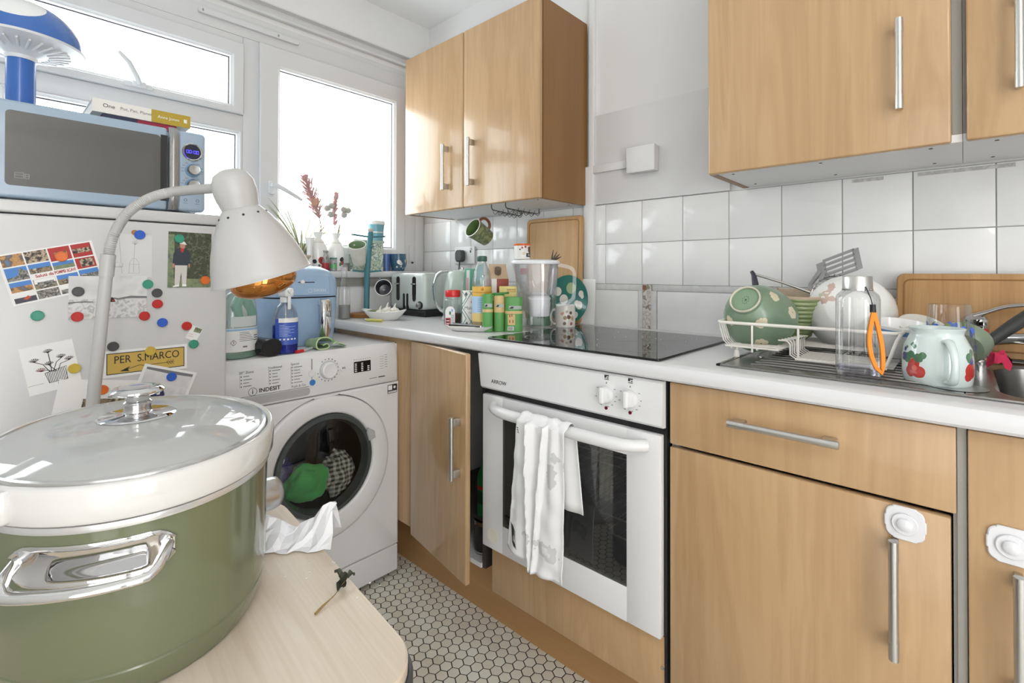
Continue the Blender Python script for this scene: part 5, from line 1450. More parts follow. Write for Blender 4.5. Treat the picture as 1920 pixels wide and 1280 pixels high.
for z, y, w in ((0.030, -0.150, 0.0165), (0.032, -0.168, 0.0175), (0.10, -0.174, 0.019), (0.155, -0.172, 0.0185), (0.164, -0.158, 0.0175)):
    sec.append([(ax0 + 0.042 - w, ay0 + y + 0.010, WT + z), (ax0 + 0.042 - w, ay0 + y, WT + z), (ax0 + 0.042 - w * 0.6, ay0 + y - 0.006, WT + z), (ax0 + 0.042 + w * 0.6, ay0 + y - 0.006, WT + z), (ax0 + 0.042 + w, ay0 + y, WT + z), (ax0 + 0.042 + w, ay0 + y + 0.010, WT + z)])
b.loft(sec, CHROME)
b.box((ax0 + 0.030, ay0 - 0.165, WT + 0.138), (ax0 + 0.054, ay0 - 0.126, WT + 0.160), CHROME, 0.004)
b.obj('handle', t, angle=60)

def bottle(name, label, cat, c, prof, m, seg=32, sx=1, sy=1, rz=0, group=None):
    t = thing(name, label, cat, c, rz=rz, group=group)
    B(ROOTM[t.name]).lathe(prof, m, seg, (0, 0, 0), sx, sy).obj('bottle', t)
    return t, ROOTM[t.name]
# spray bottle
t, T = bottle('spray_bottle', 'clear trigger spray bottle with a blue label and blue liquid', 'bottle', (-0.962, 1.600, WT), [(0, 0.001), (0.036, 0.001), (0.038, 0.006), (0.038, 0.105), (0.036, 0.125), (0.028, 0.146), (0.017, 0.158), (0.013, 0.162), (0.013, 0.170)], CLEAR)
BLIQ = thin_glass('blue_liquid', (0.16, 0.25, 0.80), 0.06, (40, 70, 200), 0.35)
B(T).lathe([(0, 0.003), (0.0355, 0.003), (0.0365, 0.008), (0.0365, 0.088), (0, 0.088)], BLIQ, 28).obj('liquid', t)
BLAB = mat('blue_label', (60, 92, 184), 0.4)
lb_ = B(T)
lb_.grid(14, 2, lambda u, v: (0.0384 * math.cos(math.radians(200 + 140 * u)), 0.0384 * math.sin(math.radians(200 + 140 * u)), 0.030 + 0.082 * v), BLAB)
lb_.grid(10, 2, lambda u, v: (0.0387 * math.cos(math.radians(218 + 104 * u)), 0.0387 * math.sin(math.radians(218 + 104 * u)), 0.100 + 0.014 * v), PAPER)
for k in range(8):
    w_ = 20 + 60 * rnd.random()
    lb_.grid(6, 2, lambda u, v: (0.0387 * math.cos(math.radians(222 + w_ * u)), 0.0387 * math.sin(math.radians(222 + w_ * u)), 0.091 - 0.0048 * k + 0.0015 * v), mat('pale_blue_print', (170, 190, 232), 0.5))
for k in range(5):
    lb_.grid(4, 2, lambda u, v: (0.0388 * math.cos(math.radians(222 + 17 * k + 9 * u)), 0.0388 * math.sin(math.radians(222 + 17 * k + 9 * u)), 0.045 + 0.005 * v), PAPER)
lb_.obj('label', t)
b = B(T).lathe([(0.0155, 0.162), (0.0155, 0.178), (0.012, 0.180), (0, 0.180)], APPL, 24, c0=True)
b.box((-0.014, -0.034, 0.180), (0.014, 0.026, 0.208), APPL, 0.006, 3).cyl((0, -0.034, 0.198), (0, -0.046, 0.198), 0.007, APPL)
b.box((-0.005, -0.034, 0.140), (0.005, -0.026, 0.184), APPL, 0.003)
b.obj('trigger', t)
B(T).cyl((0, 0, 0.16), (0.01, 0.01, 0.01), 0.0022, APPG, seg=8).obj('dip_tube', t)
# laundry detergent bottle
t, T = bottle('detergent_bottle', 'green and clear laundry bottle with a white label next to the fridge', 'bottle', (-1.094, 1.612, WT), [(0, 0.001), (0.050, 0.001), (0.054, 0.008), (0.054, 0.130), (0.050, 0.165), (0.038, 0.190), (0.024, 0.200), (0, 0.200)], thin_glass('milky_green_plastic', (0.90, 0.96, 0.94), 0.12, (222, 234, 230), 0.20), 36, 1.0, 0.62, math.radians(12))
GL = mat('mint_liquid', (88, 172, 150), 0.3)
b = B(T).lathe([(0, 0.003), (0.051, 0.003), (0.0515, 0.016), (0, 0.016)], mat('green_band', (76, 138, 100), 0.4), 30, sx=1, sy=0.6)
b.obj('base_liquid', t)
B(T).tube([(0.0, -0.004, 0.120), (-0.012, -0.004, 0.155), (0.0, -0.004, 0.182), (0.022, -0.004, 0.170), (0.036, -0.004, 0.14), (0.038, -0.004, 0.105)], [0.010, 0.015, 0.016, 0.015, 0.013, 0.010], GL, 12).obj('coloured_pouch', t)
lb_ = B(T)
def onb(a, z, k=1.006): return (0.054 * k * math.cos(math.radians(a)), 0.054 * 0.62 * k * math.sin(math.radians(a)), z)
lb_.grid(14, 2, lambda u, v: onb(205 + 130 * u, 0.022 + 0.070 * v), PAPER)
lb_.grid(10, 2, lambda u, v: onb(225 + 90 * u, 0.096 + 0.030 * v), mat('frosted_label', (206, 214, 214), 0.5))
lb_.grid(14, 2, lambda u, v: onb(205 + 130 * u, 0.084 + 0.006 * v, 1.012), mat('print_light_blue', (150, 190, 224), 0.5))
for k in range(6): lb_.grid(6, 2, lambda u, v: onb(252 + (30 + 25 * rnd.random() * 0 + 4 * k) * u, 0.078 - 0.005 * k + 0.0016 * v, 1.012), INKG)
for k in range(3): lb_.grid(4, 2, lambda u, v: onb(302 + 22 * u, 0.066 - 0.007 * k + 0.0022 * v, 1.012), INK)
for k in range(8): lb_.grid(2, 2, lambda u, v: onb(308 + 2.4 * k + 1.2 * u, 0.028 + 0.014 * v, 1.012), INK)
lb_.grid(3, 2, lambda u, v: onb(262 + 14 * u, 0.034 + 0.0045 * v, 1.012), INKG)
dmc = onb(234, 0.050, 1.014)
Md2 = T @ frame(dmc, (1, -0.2, 0), (0, 0, 1))
lb2 = B(Md2)
for k in range(4):
    a, c_ = math.radians(90 * k), math.radians(90 * k + 90)
    lb2.tube([(0.0085 * math.cos(a), 0.0085 * math.sin(a), 0.0006), (0.0085 * math.cos(c_), 0.0085 * math.sin(c_), 0.0006)], 0.0005, INK, 5)
lb2.box((-0.0007, -0.001, 0.0003), (0.0007, 0.004, 0.001), INK).box((-0.0007, -0.0035, 0.0003), (0.0007, -0.002, 0.001), INK)
lb_.obj('label', t); lb2.obj('hazard_mark', t, smooth=False)
# white bottle between
t, T = bottle('white_bottle', 'plain white bottle with a purple cap between the fridge side and air fryer', 'bottle', (-1.045, 1.73, WT), [(0, 0.001), (0.034, 0.001), (0.036, 0.006), (0.036, 0.15), (0.030, 0.170), (0.018, 0.182), (0, 0.182)], APPL, 28)
B(T).lathe([(0.019, 0.176), (0.019, 0.205), (0.016, 0.209), (0, 0.209)], mat('purple_cap', (96, 60, 140), 0.4), 20).obj('cap', t)
# black oval case lying down
t = thing('oval_case', 'dark oval cylinder lying on its side in front of the detergent', 'case', (-1.01, 1.585, WT))
Mq = frame((-1.035, 1.655, WT + 0.0275), Vector((0.985, 0.17, 0)), (0, 0, 1))
prs = [(x, y) for x, y in rrect(0.062, 0.052, 0.026, 8)]
CASE = mat('dark_metal_case', (62, 62, 66), 0.22, 0.8)
B(Mq).loft([[(x, y, z) for x, y in prs] for z in (0.0, 0.092)], CASE).obj('case_body', t)
B(Mq).loft([[(x * k, y * k, z) for x, y in prs] for z, k in ((0.091, 1.02), (0.100, 1.02), (0.102, 0.97))], BLACK).obj('end_cap', t)
# green microfibre cloth
MF = mat('green_microfibre', (120, 162, 100), 0.95, sheen=0.4, bump=0.4, bscale=260)
def clothf(seed, c, rx, ry, h):
    def f(u, v):
        x, y = (u - 0.5) * 2, (v - 0.5) * 2
        r = math.hypot(x, y)
        k = max(0.0, 1 - 0.55 * r * r)
        z = h * k * (0.55 + 0.75 * abs(nz(x + seed, y, 0, 1.5))) + 0.006 * (1 + math.sin(7 * x + 3 * y + seed)) * k
        return (c[0] + rx * x + 0.006 * nz(y, x, seed, 3), c[1] + ry * y + 0.006 * nz(x, y, seed, 2), c[2] + max(z, 0.001))
    return f
HEM = mat('pale_green_hem', (190, 212, 160), 0.9)
Mc = Matrix.Translation((-0.842, 1.578, WT + 0.0006)) @ Matrix.Rotation(math.radians(12), 4, 'Z') @ Matrix.Scale(1.4, 4)
def fold(y):
    k = 1 - 0.25 * (y / 0.06)
    pr = [(-0.004, 0.010), (0.006, 0.013), (0.013, 0.010), (0.015, 0.005), (0.008, 0.0015), (-0.010, 0.0008), (-0.019, 0.004), (-0.0225, 0.012), (-0.019, 0.021), (-0.008, 0.0275), (0.008, 0.027), (0.020, 0.021), (0.0265, 0.014)]
    pr = spline([Vector((x * k, z * k * (1.0 + 0.05 * math.sin(90 * y)), 0)) for x, z in pr], 4)
    return [(p.x + 0.18 * y + 0.002 * nz(p.y * 40, y * 30, 1), y + 0.003 * nz(p.x * 60, p.y * 60, 2), max(p.y, 0.0006)) for p in pr]
b = B(Mc).loft([fold(0.008 * i) for i in range(9)], MF, False, False, closed=False)
b.tube([(x, y - 0.0005, z) for x, y, z in fold(0)], 0.0016, HEM, 6)
Mc2 = Matrix.Translation((-0.800, 1.590, WT + 0.0006)) @ Matrix.Scale(1.35, 4)
def flop(u, v):
    x = 0.036 * (u - 0.35); y = 0.052 * (v - 0.35)
    z = 0.016 * (1 - u) * (0.6 + 0.8 * abs(nz(u * 2.5, v * 2.5, 3))) + 0.010 * abs(math.sin(3.0 * v + 2 * u)) * (1 - 0.6 * u)
    return (x + 0.010 * v, y, z + 0.0008)
b.M = Mc2
b.grid(14, 16, flop, MF)
b.tube([flop(1, i / 12) for i in range(13)] , 0.0013, HEM, 6).tube([flop(i / 12, 0) for i in range(13)], 0.0013, HEM, 6)
solo(b, 'cleaning_cloth', 'rumpled green microfibre cloth on the front edge of the washing machine', 'cloth', (-0.842, 1.590, WT))
t = thing('marker_pen', 'clear pen with a red cap lying by the green cloth', 'pen', (-0.925, 1.575, WT))
B().cyl((-0.945, 1.560, WT + 0.0055), (-0.918, 1.569, WT + 0.0055), 0.005, mat('red_plastic', (206, 40, 34), 0.35)).obj('cap', t)
B().cyl((-0.918, 1.569, WT + 0.0055), (-0.872, 1.6035, WT + 0.0055), 0.0045, APPG).obj('barrel', t)

# ================================================================== WINDOW SILL
WS = 1.1153
CER = mat('white_ceramic', (238, 237, 234), 0.15, coat=0.4)
def vase(label, x, y, s, seed, deco):
    t = thing('bud_vase', label, 'vase', (x, y, WS), group='white painted bud vases on the sill')
    T = ROOTM[t.name]
    m = spots('painted_vase_' + str(seed), (238, 237, 234), (160, 60, 50), deco, 0.15, coat=0.4, wob=0.006)
    B(T).lathe([(0, 0.001), (0.030, 0.001), (0.032, 0.006), (0.0385, 0.04), (0.0405, 0.075), (0.037, 0.105), (0.026, 0.128), (0.017, 0.140), (0.0145, 0.146), (0.019, 0.158), (0.0245, 0.170), (0.0225, 0.171), (0.012, 0.150), (0.011, 0.10)], m, 36, c1=False).obj('body', t)
    r_ = B(T)
    for z, r in ((0.124, 0.0284), (0.129, 0.0252)): r_.lathe([(r, z - 0.0005), (r, z + 0.0005)], INKG, 32, c0=False, c1=False)
    r_.obj('painted_band', t)
    return t
RED_, BLK_, GRN_ = (160, 52, 46), (50, 46, 48), (96, 116, 92)
vase('white bud vase painted with a red flower, holding the pink plume', -0.617, 2.095, 1, 1, [(0.000, -0.040, 0.045, 0.016, RED_), (0.000, -0.042, 0.045, 0.006, (90, 40, 38)), (-0.028, -0.028, 0.040, 0.010, BLK_), (0.024, -0.032, 0.055, 0.009, GRN_), (0.030, -0.024, 0.036, 0.010, RED_), (-0.010, -0.038, 0.022, 0.007, GRN_), (0.016, -0.036, 0.022, 0.008, GRN_)])
vase('white bud vase painted with a black bird, holding grey bobble flowers', -0.533, 2.100, 1, 2, [(0.014, -0.037, 0.050, 0.012, BLK_), (0.020, -0.034, 0.036, 0.010, RED_), (0.008, -0.038, 0.030, 0.008, GRN_), (-0.02, -0.034, 0.03, 0.007, BLK_)])
STEM = mat('dry_stem', (150, 136, 104), 0.8); PLUM = mat('pink_plume', (216, 172, 172), 0.9, vary=0.3, vscale=60); PLG = mat('grey_plume', (176, 166, 156), 0.9)
BOB = mat('grey_bobble', (180, 180, 172), 0.9, bump=1.0, bscale=300); PROT = mat('protea_cream', (206, 168, 140), 0.85)
def plume(label, pts, rad, n, seed, protea=False, m=PLUM):
    P = spline([Vector(p) for p in pts], 10)
    t = thing('dried_plume', label, 'dried flower', pts[0], group='dried flowers in the bud vases')
    B().tube(P, 0.0019, STEM, 6).obj('stem', t)
    r_ = random.Random(seed)
    b = B()
    i0 = int(len(P) * 0.35)
    for k in range(n):
        f = r_.random()
        i = i0 + int((len(P) - 1 - i0) * f)
        c_ = P[i]; tg = (P[min(i + 1, len(P) - 1)] - P[i - 1]).normalized()
        a = r_.random() * 2 * PI
        o_ = tg.orthogonal().normalized(); o2 = tg.cross(o_)
        d_ = (o_ * math.cos(a) + o2 * math.sin(a)) * rad(f) * (0.3 + r_.random() * 1.1) + tg * rad(f) * (0.8 + 0.7 * r_.random())
        e_ = c_ + d_
        b.tube([c_, c_ + d_ * 0.6 + tg * 0.002, e_ + tg * 0.004], [0.0008, 0.0015, 0.0003], m if r_.random() < 0.72 else PLG, 4)
    b.obj('feathery_head', t, kind='stuff')
    if protea:
        q = P[int(len(P) * 0.62)] + Vector((0.002, -0.008, 0))
        pb = B()
        pb.ball(q, 0.014, PROT, 12, 8, (1, 1, 1.25))
        for k in range(26):
            a = k * 2.4; h_ = -0.012 + 0.026 * (k / 26)
            r1 = 0.0155 * math.sqrt(max(0.05, 1 - (h_ / 0.02) ** 2))
            c_ = q + Vector((r1 * math.cos(a), r1 * math.sin(a), h_))
            pb.tube([c_, c_ + Vector((0.004 * math.cos(a), 0.004 * math.sin(a), 0.009))], [0.003, 0.0006], PROT if k % 3 else PLUM, 5)
        pb.obj('protea_head', t)
plume('tall pink feathery plume with a pale protea head leaning out of the red flower vase', [(-0.610, 2.095, 1.26), (-0.606, 2.094, 1.32), (-0.625, 2.090, 1.38), (-0.655, 2.085, 1.45), (-0.682, 2.082, 1.515)], lambda f: 0.036 * math.sin(PI * (0.10 + 0.80 * f)) + 0.004, 340, 3, True)
plume('slim upright pink flower spike in the black bird vase', [(-0.533, 2.100, 1.25), (-0.536, 2.099, 1.32), (-0.536, 2.098, 1.40), (-0.531, 2.097, 1.462)], lambda f: 0.0125, 420, 9)
for k, (x, z, src, lb) in enumerate([(-0.577, 1.395, -0.617, 'first grey bobble flower, by the pink plume'), (-0.556, 1.408, -0.617, 'grey bobble flower just above its neighbours, touching the slim pink spike'), (-0.559, 1.368, -0.617, 'grey bobble flower lowest on the plume side of the slim pink spike'), (-0.497, 1.396, -0.533, 'grey bobble flower just past the slim pink spike'), (-0.475, 1.394, -0.533, 'outermost grey bobble flower on the cupboard side'), (-0.495, 1.372, -0.533, 'lowest grey bobble flower on the cupboard side')]):
    t = thing('bobble_flower', lb, 'dried flower', (src, 2.098, 1.25), group='dried grey bobble flowers')
    B().tube([(src + 0.004 * (k - 2) / 3, 2.098, 1.25), ((src + x) / 2 + 0.002, 2.096, (1.25 + z) / 2 + 0.012), (x, 2.092, z - 0.008)], 0.0016, STEM, 6).obj('stem', t)
    B().ball((x, 2.092, z), 0.0140, BOB, 14, 10).obj('flower_head', t)
# spider plant
t = thing('spider_plant', 'spider plant with arching variegated leaves in a pot on the sill', 'plant', (-0.690, 2.095, WS))
B().lathe([(0, 0.001), (0.032, 0.001), (0.045, 0.055), (0.048, 0.058), (0.048, 0.066), (0.042, 0.066), (0.040, 0.055), (0, 0.054)], mat('plant_pot_cream', (206, 188, 170), 0.5, vary=0.15, vscale=40), 28, (-0.690, 2.095, WS)).obj('pot', t)
LFG = mat('leaf_green', (132, 140, 92), 0.5); LFP = mat('leaf_pale', (196, 194, 160), 0.5)
r_ = random.Random(11)
for k in range(24):
    a = r_.uniform(0, 2 * PI) if k > 9 else r_.uniform(PI * 0.85, PI * 1.25)
    L_ = r_.uniform(0.15, 0.26) if k > 9 else r_.uniform(0.24, 0.33)
    if k in (10, 11, 12, 13): a, L_ = r_.uniform(-0.4, 0.3), 0.27
    el = r_.uniform(0.95, 1.4)
    p = Vector((-0.690, 2.095, WS + 0.056)); b = B(); rows = []
    d_ = Vector((math.cos(a), 0.28 * math.sin(a), 0)); sd = Vector((-d_.y, d_.x, 0)).normalized() + Vector((0, 0, 0.35))
    for i in range(11):
        s_ = i / 10
        c_ = p + d_ * (L_ * s_ * math.cos(el) * (1 + 0.5 * s_)) + Vector((0, 0, L_ * (s_ * math.sin(el) - 0.55 * s_ * s_ * math.cos(el))))
        if c_.y > 2.115: c_.y = 2.115
        w = 0.0062 * (1 - s_ ** 2.2) + 0.0005
        rows.append([c_ - sd * w, c_ - sd * w * 0.35 - Vector((0, 0, w * 0.3)), c_ + sd * w * 0.35 - Vector((0, 0, w * 0.3)), c_ + sd * w])
    for j, m in ((0, LFG), (1, LFP), (2, LFG)):
        for i in range(10):
            b.face([rows[i][j], rows[i][j + 1], rows[i + 1][j + 1], rows[i + 1][j]], m)
    b.obj('leaf', t)
t = thing('cutting_tube', 'slim white bud tube standing in the spider plant', 'vase', (-0.668, 2.065, WS))
B().lathe([(0, 0.001), (0.014, 0.001), (0.012, 0.06), (0.013, 0.10), (0.020, 0.142), (0.018, 0.142), (0.011, 0.10)], CER, 20, (-0.668, 2.065, WS), c1=False).obj('tube', t)
# small bottles
def small_bottle(label, x, y, z, m, lab, capc, h=0.085, r=0.016, nk=0.008, lz=(0.012, 0.040), liquid=None):
    t = thing('small_bottle', label, 'bottle', (x, y, z)); T = ROOTM[t.name]
    B(T).lathe([(0, 0.0008), (r, 0.0008), (r, h * 0.55), (nk * 1.15, h * 0.80), (nk, h * 0.86), (nk, h * 0.95)], m, 24).obj('bottle', t)
    B(T).lathe([(nk * 1.25, h * 0.90), (nk * 1.25, h), (nk, h * 1.01), (0, h * 1.01)], capc, 20, c0=True).obj('cap', t)
    if lab: B(T).lathe([(r + 0.0004, lz[0]), (r + 0.0004, lz[1])], lab, 24, c0=False, c1=False).obj('label', t)
    if liquid: B(T).lathe([(0, 0.002), (r * 0.93, 0.002), (r * 0.93, h * 0.4), (0, h * 0.4)], liquid, 20).obj('liquid', t)
    return t
small_bottle('small bottle with a grey cap and red label at the front of the sill', -0.600, 2.062, WS, thin_glass('pale_bottle', (0.86, 0.86, 0.86), 0.12, (200, 200, 200), 0.35), mat('label_red', (164, 40, 46), 0.5), mat('cap_grey', (150, 146, 142), 0.4), 0.088, 0.0165, 0.011, (0.004, 0.034))
small_bottle('small bottle with a teal cap and green label beside the red-labelled one', -0.560, 2.064, WS, MATS['pale_bottle'], mat('label_green', (116, 178, 124), 0.5), mat('cap_teal', (44, 120, 108), 0.4), 0.058, 0.0150, 0.0125, (0.010, 0.030))
# patterned storage tin with lid, tub on top, mugs
t = thing('storage_tin', 'square glass and green patterned storage tin on the sill behind the mug stand', 'tin', (-0.376, 2.105, WS))
PAT = blotch('botanical_print', [(214, 220, 208), (150, 176, 142), (228, 230, 222), (104, 140, 120), (216, 222, 212), (176, 190, 120)], 38, 0.3)
B().prism([(x - 0.376, y + 2.098) for x, y in rrect(0.158, 0.062, 0.012)], WS + 0.0005, WS + 0.132, PAT, bev=0.003).obj('body', t)
B().prism([(x - 0.376, y + 2.098) for x, y in rrect(0.166, 0.068, 0.012)], WS + 0.1325, WS + 0.146, mat('tin_lid_green', (186, 206, 190), 0.3), bev=0.003).obj('lid', t)
t = thing('food_tub', 'teal ribbed tub with a white lid on top of the storage tin', 'tub', (-0.328, 2.096, WS + 0.1465))
T = ROOTM[t.name]
TEAL = mat('teal_plastic', (110, 164, 178), 0.35)
B(T).lathe([(0, 0.0005), (0.0360, 0.0005), (0.0410, 0.078), (0, 0.078)], TEAL, 36).lathe([(0.0382, 0.036), (0.0398, 0.037), (0.0401, 0.041), (0.0388, 0.042)], APPL, 36, c0=False, c1=False).obj('tub', t)
B(T).lathe([(0.0420, 0.076), (0.0445, 0.079), (0.0445, 0.090), (0.0420, 0.094), (0, 0.0945)], mat('milky_lid', (224, 228, 226), 0.35), 36, c0=True).obj('lid', t)
t = thing('tumbler', 'slim blue tumbler behind the dark blue mug', 'tumbler', (-0.252, 2.122, WS))
B().lathe([(0, 0.0005), (0.020, 0.0005), (0.022, 0.085), (0.0205, 0.085), (0.0185, 0.004), (0, 0.004)], mat('mid_blue', (78, 108, 168), 0.3), 24, (-0.252, 2.122, WS)).obj('cup', t)
def mug(name, label, M, r0, r1, h, out, ins, rimm=None, handle=None, hm=None, group=None, bulge=0.0):
    t = thing(name, label, 'mug', M.to_translation(), R=M.to_3x3(), group=group)
    T = ROOTM[t.name]
    n = 8
    pr = [(0, 0.0005), (r0 * 0.9, 0.0005), (r0, 0.004)] + [(r0 + (r1 - r0) * i / n + bulge * math.sin(PI * i / n), 0.004 + (h - 0.006) * i / n) for i in range(1, n + 1)]
    B(T).lathe(pr, out, 40, c1=False).obj('body', t)
    B(T).lathe([(r1, h - 0.002), (r1 - 0.0008, h), (r1 - 0.0026, h), (r1 - 0.0034, h - 0.002)], rimm or out, 40, c0=False, c1=False).obj('rim', t)
    B(T).lathe([(r1 - 0.0034, h - 0.002)] + [(r0 + (r1 - r0) * i / n + bulge * math.sin(PI * i / n) - 0.0034, 0.004 + (h - 0.006) * i / n) for i in range(n - 1, 0, -1)] + [(0, 0.006)], ins, 40, c0=False).obj('inside', t)
    if handle:
        a, r_h, w = handle
        ca, sa = math.cos(a), math.sin(a)
        pts = []
        zc = h * 0.5; H_ = h * 0.32
        for i in range(15):
            q = -PI / 2 + PI * i / 14
            rr2 = (r0 + r1) / 2 + bulge * 0.5 - 0.003 + r_h * math.cos(q) ** 0.8 if abs(q) < PI / 2 - 1e-3 else (r0 + r1) / 2 - 0.003
            pts.append((ca * rr2, sa * rr2, zc + H_ * math.sin(q)))
        B(T).tube(pts, w, hm or out, 10).obj('handle', t)
    return t
NAVYM = spots('navy_mug_glaze', (54, 92, 118), (226, 222, 214), [(-0.016, -0.030, 0.045, 0.011), (-0.008, -0.033, 0.036, 0.008), (0.020, -0.028, 0.050, 0.010, (206, 186, 130)), (0.027, -0.022, 0.062, 0.007, (206, 186, 130)), (-0.024, -0.024, 0.020, 0.005), (0.006, -0.034, 0.014, 0.004), (0.022, -0.026, 0.018, 0.004), (-0.006, -0.034, 0.022, 0.004), (0.030, -0.016, 0.032, 0.004), (-0.002, -0.034, 0.062, 0.003)], 0.2, coat=0.3, wob=0.004)
mug('mug', 'dark blue mug with white and yellow patches on the sill by the wall', Matrix.Translation((-0.205, 2.085, WS)), 0.030, 0.0375, 0.088, NAVYM, CER, CER, (0.2, 0.022, 0.004), MATS['navy_mug_glaze'], bulge=0.004)

# ================================================================== COUNTER, WINDOW END
# clear bottle at the end of the worktop
t = thing('glass_bottle', 'tall clear glass bottle behind the air fryer at the end of the worktop', 'bottle', (-0.563, 1.960, ZT))
T = ROOTM[t.name]
B(T).lathe([(0, 0.0008), (0.0235, 0.0008), (0.025, 0.004), (0.025, 0.125), (0.022, 0.145), (0.013, 0.175), (0.0115, 0.20), (0.0115, 0.212)], CLEARG, 28).obj('bottle', t)
B(T).lathe([(0, 0.003), (0.0232, 0.003), (0.0232, 0.06), (0, 0.06)], mat('grey_salt', (150, 150, 146), 0.8), 24).obj('contents', t)
B(T).lathe([(0.0135, 0.205), (0.0135, 0.222), (0, 0.2225)], mat('cap_pink_grey', (190, 176, 178), 0.4), 20, c0=True).obj('cap', t)
# mug stand
bx, by = -0.442, 1.985
t = thing('mug_stand', 'teal wooden mug stand on a round brown base', 'mug stand', (bx, by, ZT))
TL = mat('teal_wood', (66, 122, 132), 0.5)
B().lathe([(0, 0.0005), (0.062, 0.0005), (0.064, 0.004), (0.064, 0.016), (0.061, 0.019), (0, 0.019)], BROWNW, 44, (bx - 0.012, by, ZT)).obj('base', t)
B().tube([(bx, by, ZT + 0.018), (bx + 0.003, by, ZT + 0.2), (bx + 0.016, by - 0.005, ZT + 0.375), (bx + 0.0165, by - 0.005, ZT + 0.392)], [0.0125, 0.0125, 0.0125, 0.008], TL, 20).ball((bx + 0.0165, by - 0.005, ZT + 0.391), 0.0125, mat('worn_wood_tip', (178, 174, 166), 0.7), 16, 8).obj('post', t)
for (dx, dy, z, L_) in ((1, 0.0, 0.362, 0.075), (-1, 0.0, 0.362, 0.078), (1, 0, 0.203, 0.065), (-1, 0, 0.203, 0.075), (0.0, -1, 0.315, 0.045), (0, 1, 0.26, 0.045)):
    p0 = Vector((bx + 0.010 * z / 0.3 + dx * 0.006, by + dy * 0.006, ZT + z)); p1 = p0 + Vector((dx * L_, dy * L_, 0.006))
    B().cyl(p0, p1, 0.0042, TL, seg=10).ball(p1, 0.0055, mat('peg_tip', (196, 196, 190), 0.4), 10, 6).obj('peg', t)
SAGE = mat('sage_inside', (132, 158, 124), 0.25, coat=0.3)
CRM = mat('cream_glaze', (216, 214, 204), 0.3, coat=0.3, vary=0.08, vscale=30)
def mug_pose(c, up, side):
    z = Vector(up).normalized(); x = (Vector(side) - z * Vector(side).dot(z)).normalized(); y = z.cross(x)
    return Matrix(((x.x, y.x, z.x, c[0]), (x.y, y.y, z.y, c[1]), (x.z, y.z, z.z, c[2]), (0, 0, 0, 1)))
mug('mug', 'cream mug with a sage green inside hanging on the teal stand', mug_pose((-0.478, 1.985, 1.148), (-0.36, -0.42, 0.83), (0.3, 0.75, 0.6)), 0.028, 0.0385, 0.098, CRM, SAGE, CRM, (0.35, 0.022, 0.0042), CRM)
mug('mug', 'dark grey mug with a white rim hanging in front of the toaster', mug_pose((-0.352, 1.972, 1.024), (-0.62, -0.74, 0.22), (0.0, 0.2, 1)), 0.028, 0.038, 0.078, mat('slate_glaze', (84, 100, 110), 0.25, coat=0.3), mat('slate_inside', (66, 64, 74), 0.25, coat=0.3, vary=0.2, vscale=30), CER, (0.25, 0.024, 0.0042), MATS['slate_glaze'])
# boat-shaped dish with garlic
t = thing('serving_dish', 'white boat-shaped dish holding garlic and herbs', 'dish', (-0.470, 1.800, ZT))
Mb = Matrix.Translation((-0.468, 1.800, ZT)) @ Matrix.Rotation(math.radians(-60), 4, 'Z')
def boat(k, z, lift=0): return [(0.100 * k * math.copysign(abs(math.cos(q)) ** 0.9, math.cos(q)), 0.052 * k * math.copysign(abs(math.sin(q)) ** 1.15, math.sin(q)), z + lift * abs(math.cos(q)) ** 3) for q in [2 * PI * i / 48 for i in range(48)]]
B(Mb).loft([boat(0.55, 0.0006), boat(0.60, 0.003), boat(0.80, 0.018, 0.004), boat(1.0, 0.036, 0.010), boat(0.97, 0.037, 0.010), boat(0.76, 0.020, 0.004), boat(0.5, 0.006)], CER).obj('dish', t)
GAR = mat('garlic_skin', (232, 228, 216), 0.6, vary=0.08, vscale=60)
for k, (x, y, z, r, lb) in enumerate([(0.010, 0.006, 0.036, 0.021, 'garlic bulb in the middle of the white boat dish'), (0.042, 0.010, 0.040, 0.018, 'garlic bulb with an upright stalk nearest the toaster'), (-0.014, -0.010, 0.034, 0.016, 'small garlic bulb at the front of the boat dish'), (0.032, -0.020, 0.036, 0.014, 'smallest garlic bulb at the front rim of the boat dish')]):
    tt = thing('garlic_bulb', lb, 'garlic', (Mb @ Vector((x, y, z - 0.014)))); M_ = Matrix.Translation(Mb @ Vector((x, y, z - 0.012)))
    bb = B(M_)
    rings = []
    for i in range(9):
        f = i / 8; zz = r * 1.5 * f; R_ = r * (math.sin(PI * (0.12 + 0.80 * f)) ** 0.8) * (1 if f < 0.8 else 0.7)
        rings.append([(R_ * (1 + 0.10 * math.cos(7 * q)) * math.cos(q), R_ * (1 + 0.10 * math.cos(7 * q)) * math.sin(q), zz) for q in [2 * PI * j / 42 for j in range(42)]])
    bb.loft(rings, GAR); bb.obj('bulb', tt)
    B(M_).tube([(0, 0, r * 1.45), (0.002, 0.001, r * 1.9), (0.006, 0, r * 2.3)], [0.005, 0.003, 0.002], GAR, 8).obj('stalk', tt)
HERB = mat('herb_green', (128, 146, 106), 0.7, vary=0.2, vscale=60)
b = B(Mb)
for k in range(7): b.tube([(-0.068 + 0.006 * k, -0.020 + 0.005 * k, 0.036), (-0.045 + 0.005 * k, -0.012 + 0.005 * k, 0.0405), (-0.02, 0.012 + 0.002 * k, 0.038)], [0.003, 0.004, 0.002], HERB, 6)
solo(b, 'herb_bunch', 'limp green herbs at the end of the boat dish', 'herbs', tuple(Mb @ Vector((-0.045, -0.01, 0.036))))
t = thing('lighter', 'slim yellow lighter on the worktop before the boat dish', 'lighter', (-0.535, 1.770, ZT))
B().cyl((-0.553, 1.795, ZT + 0.0065), (-0.528, 1.722, ZT + 0.0065), 0.006, mat('yellow_plastic', (212, 204, 104), 0.35)).obj('body', t)
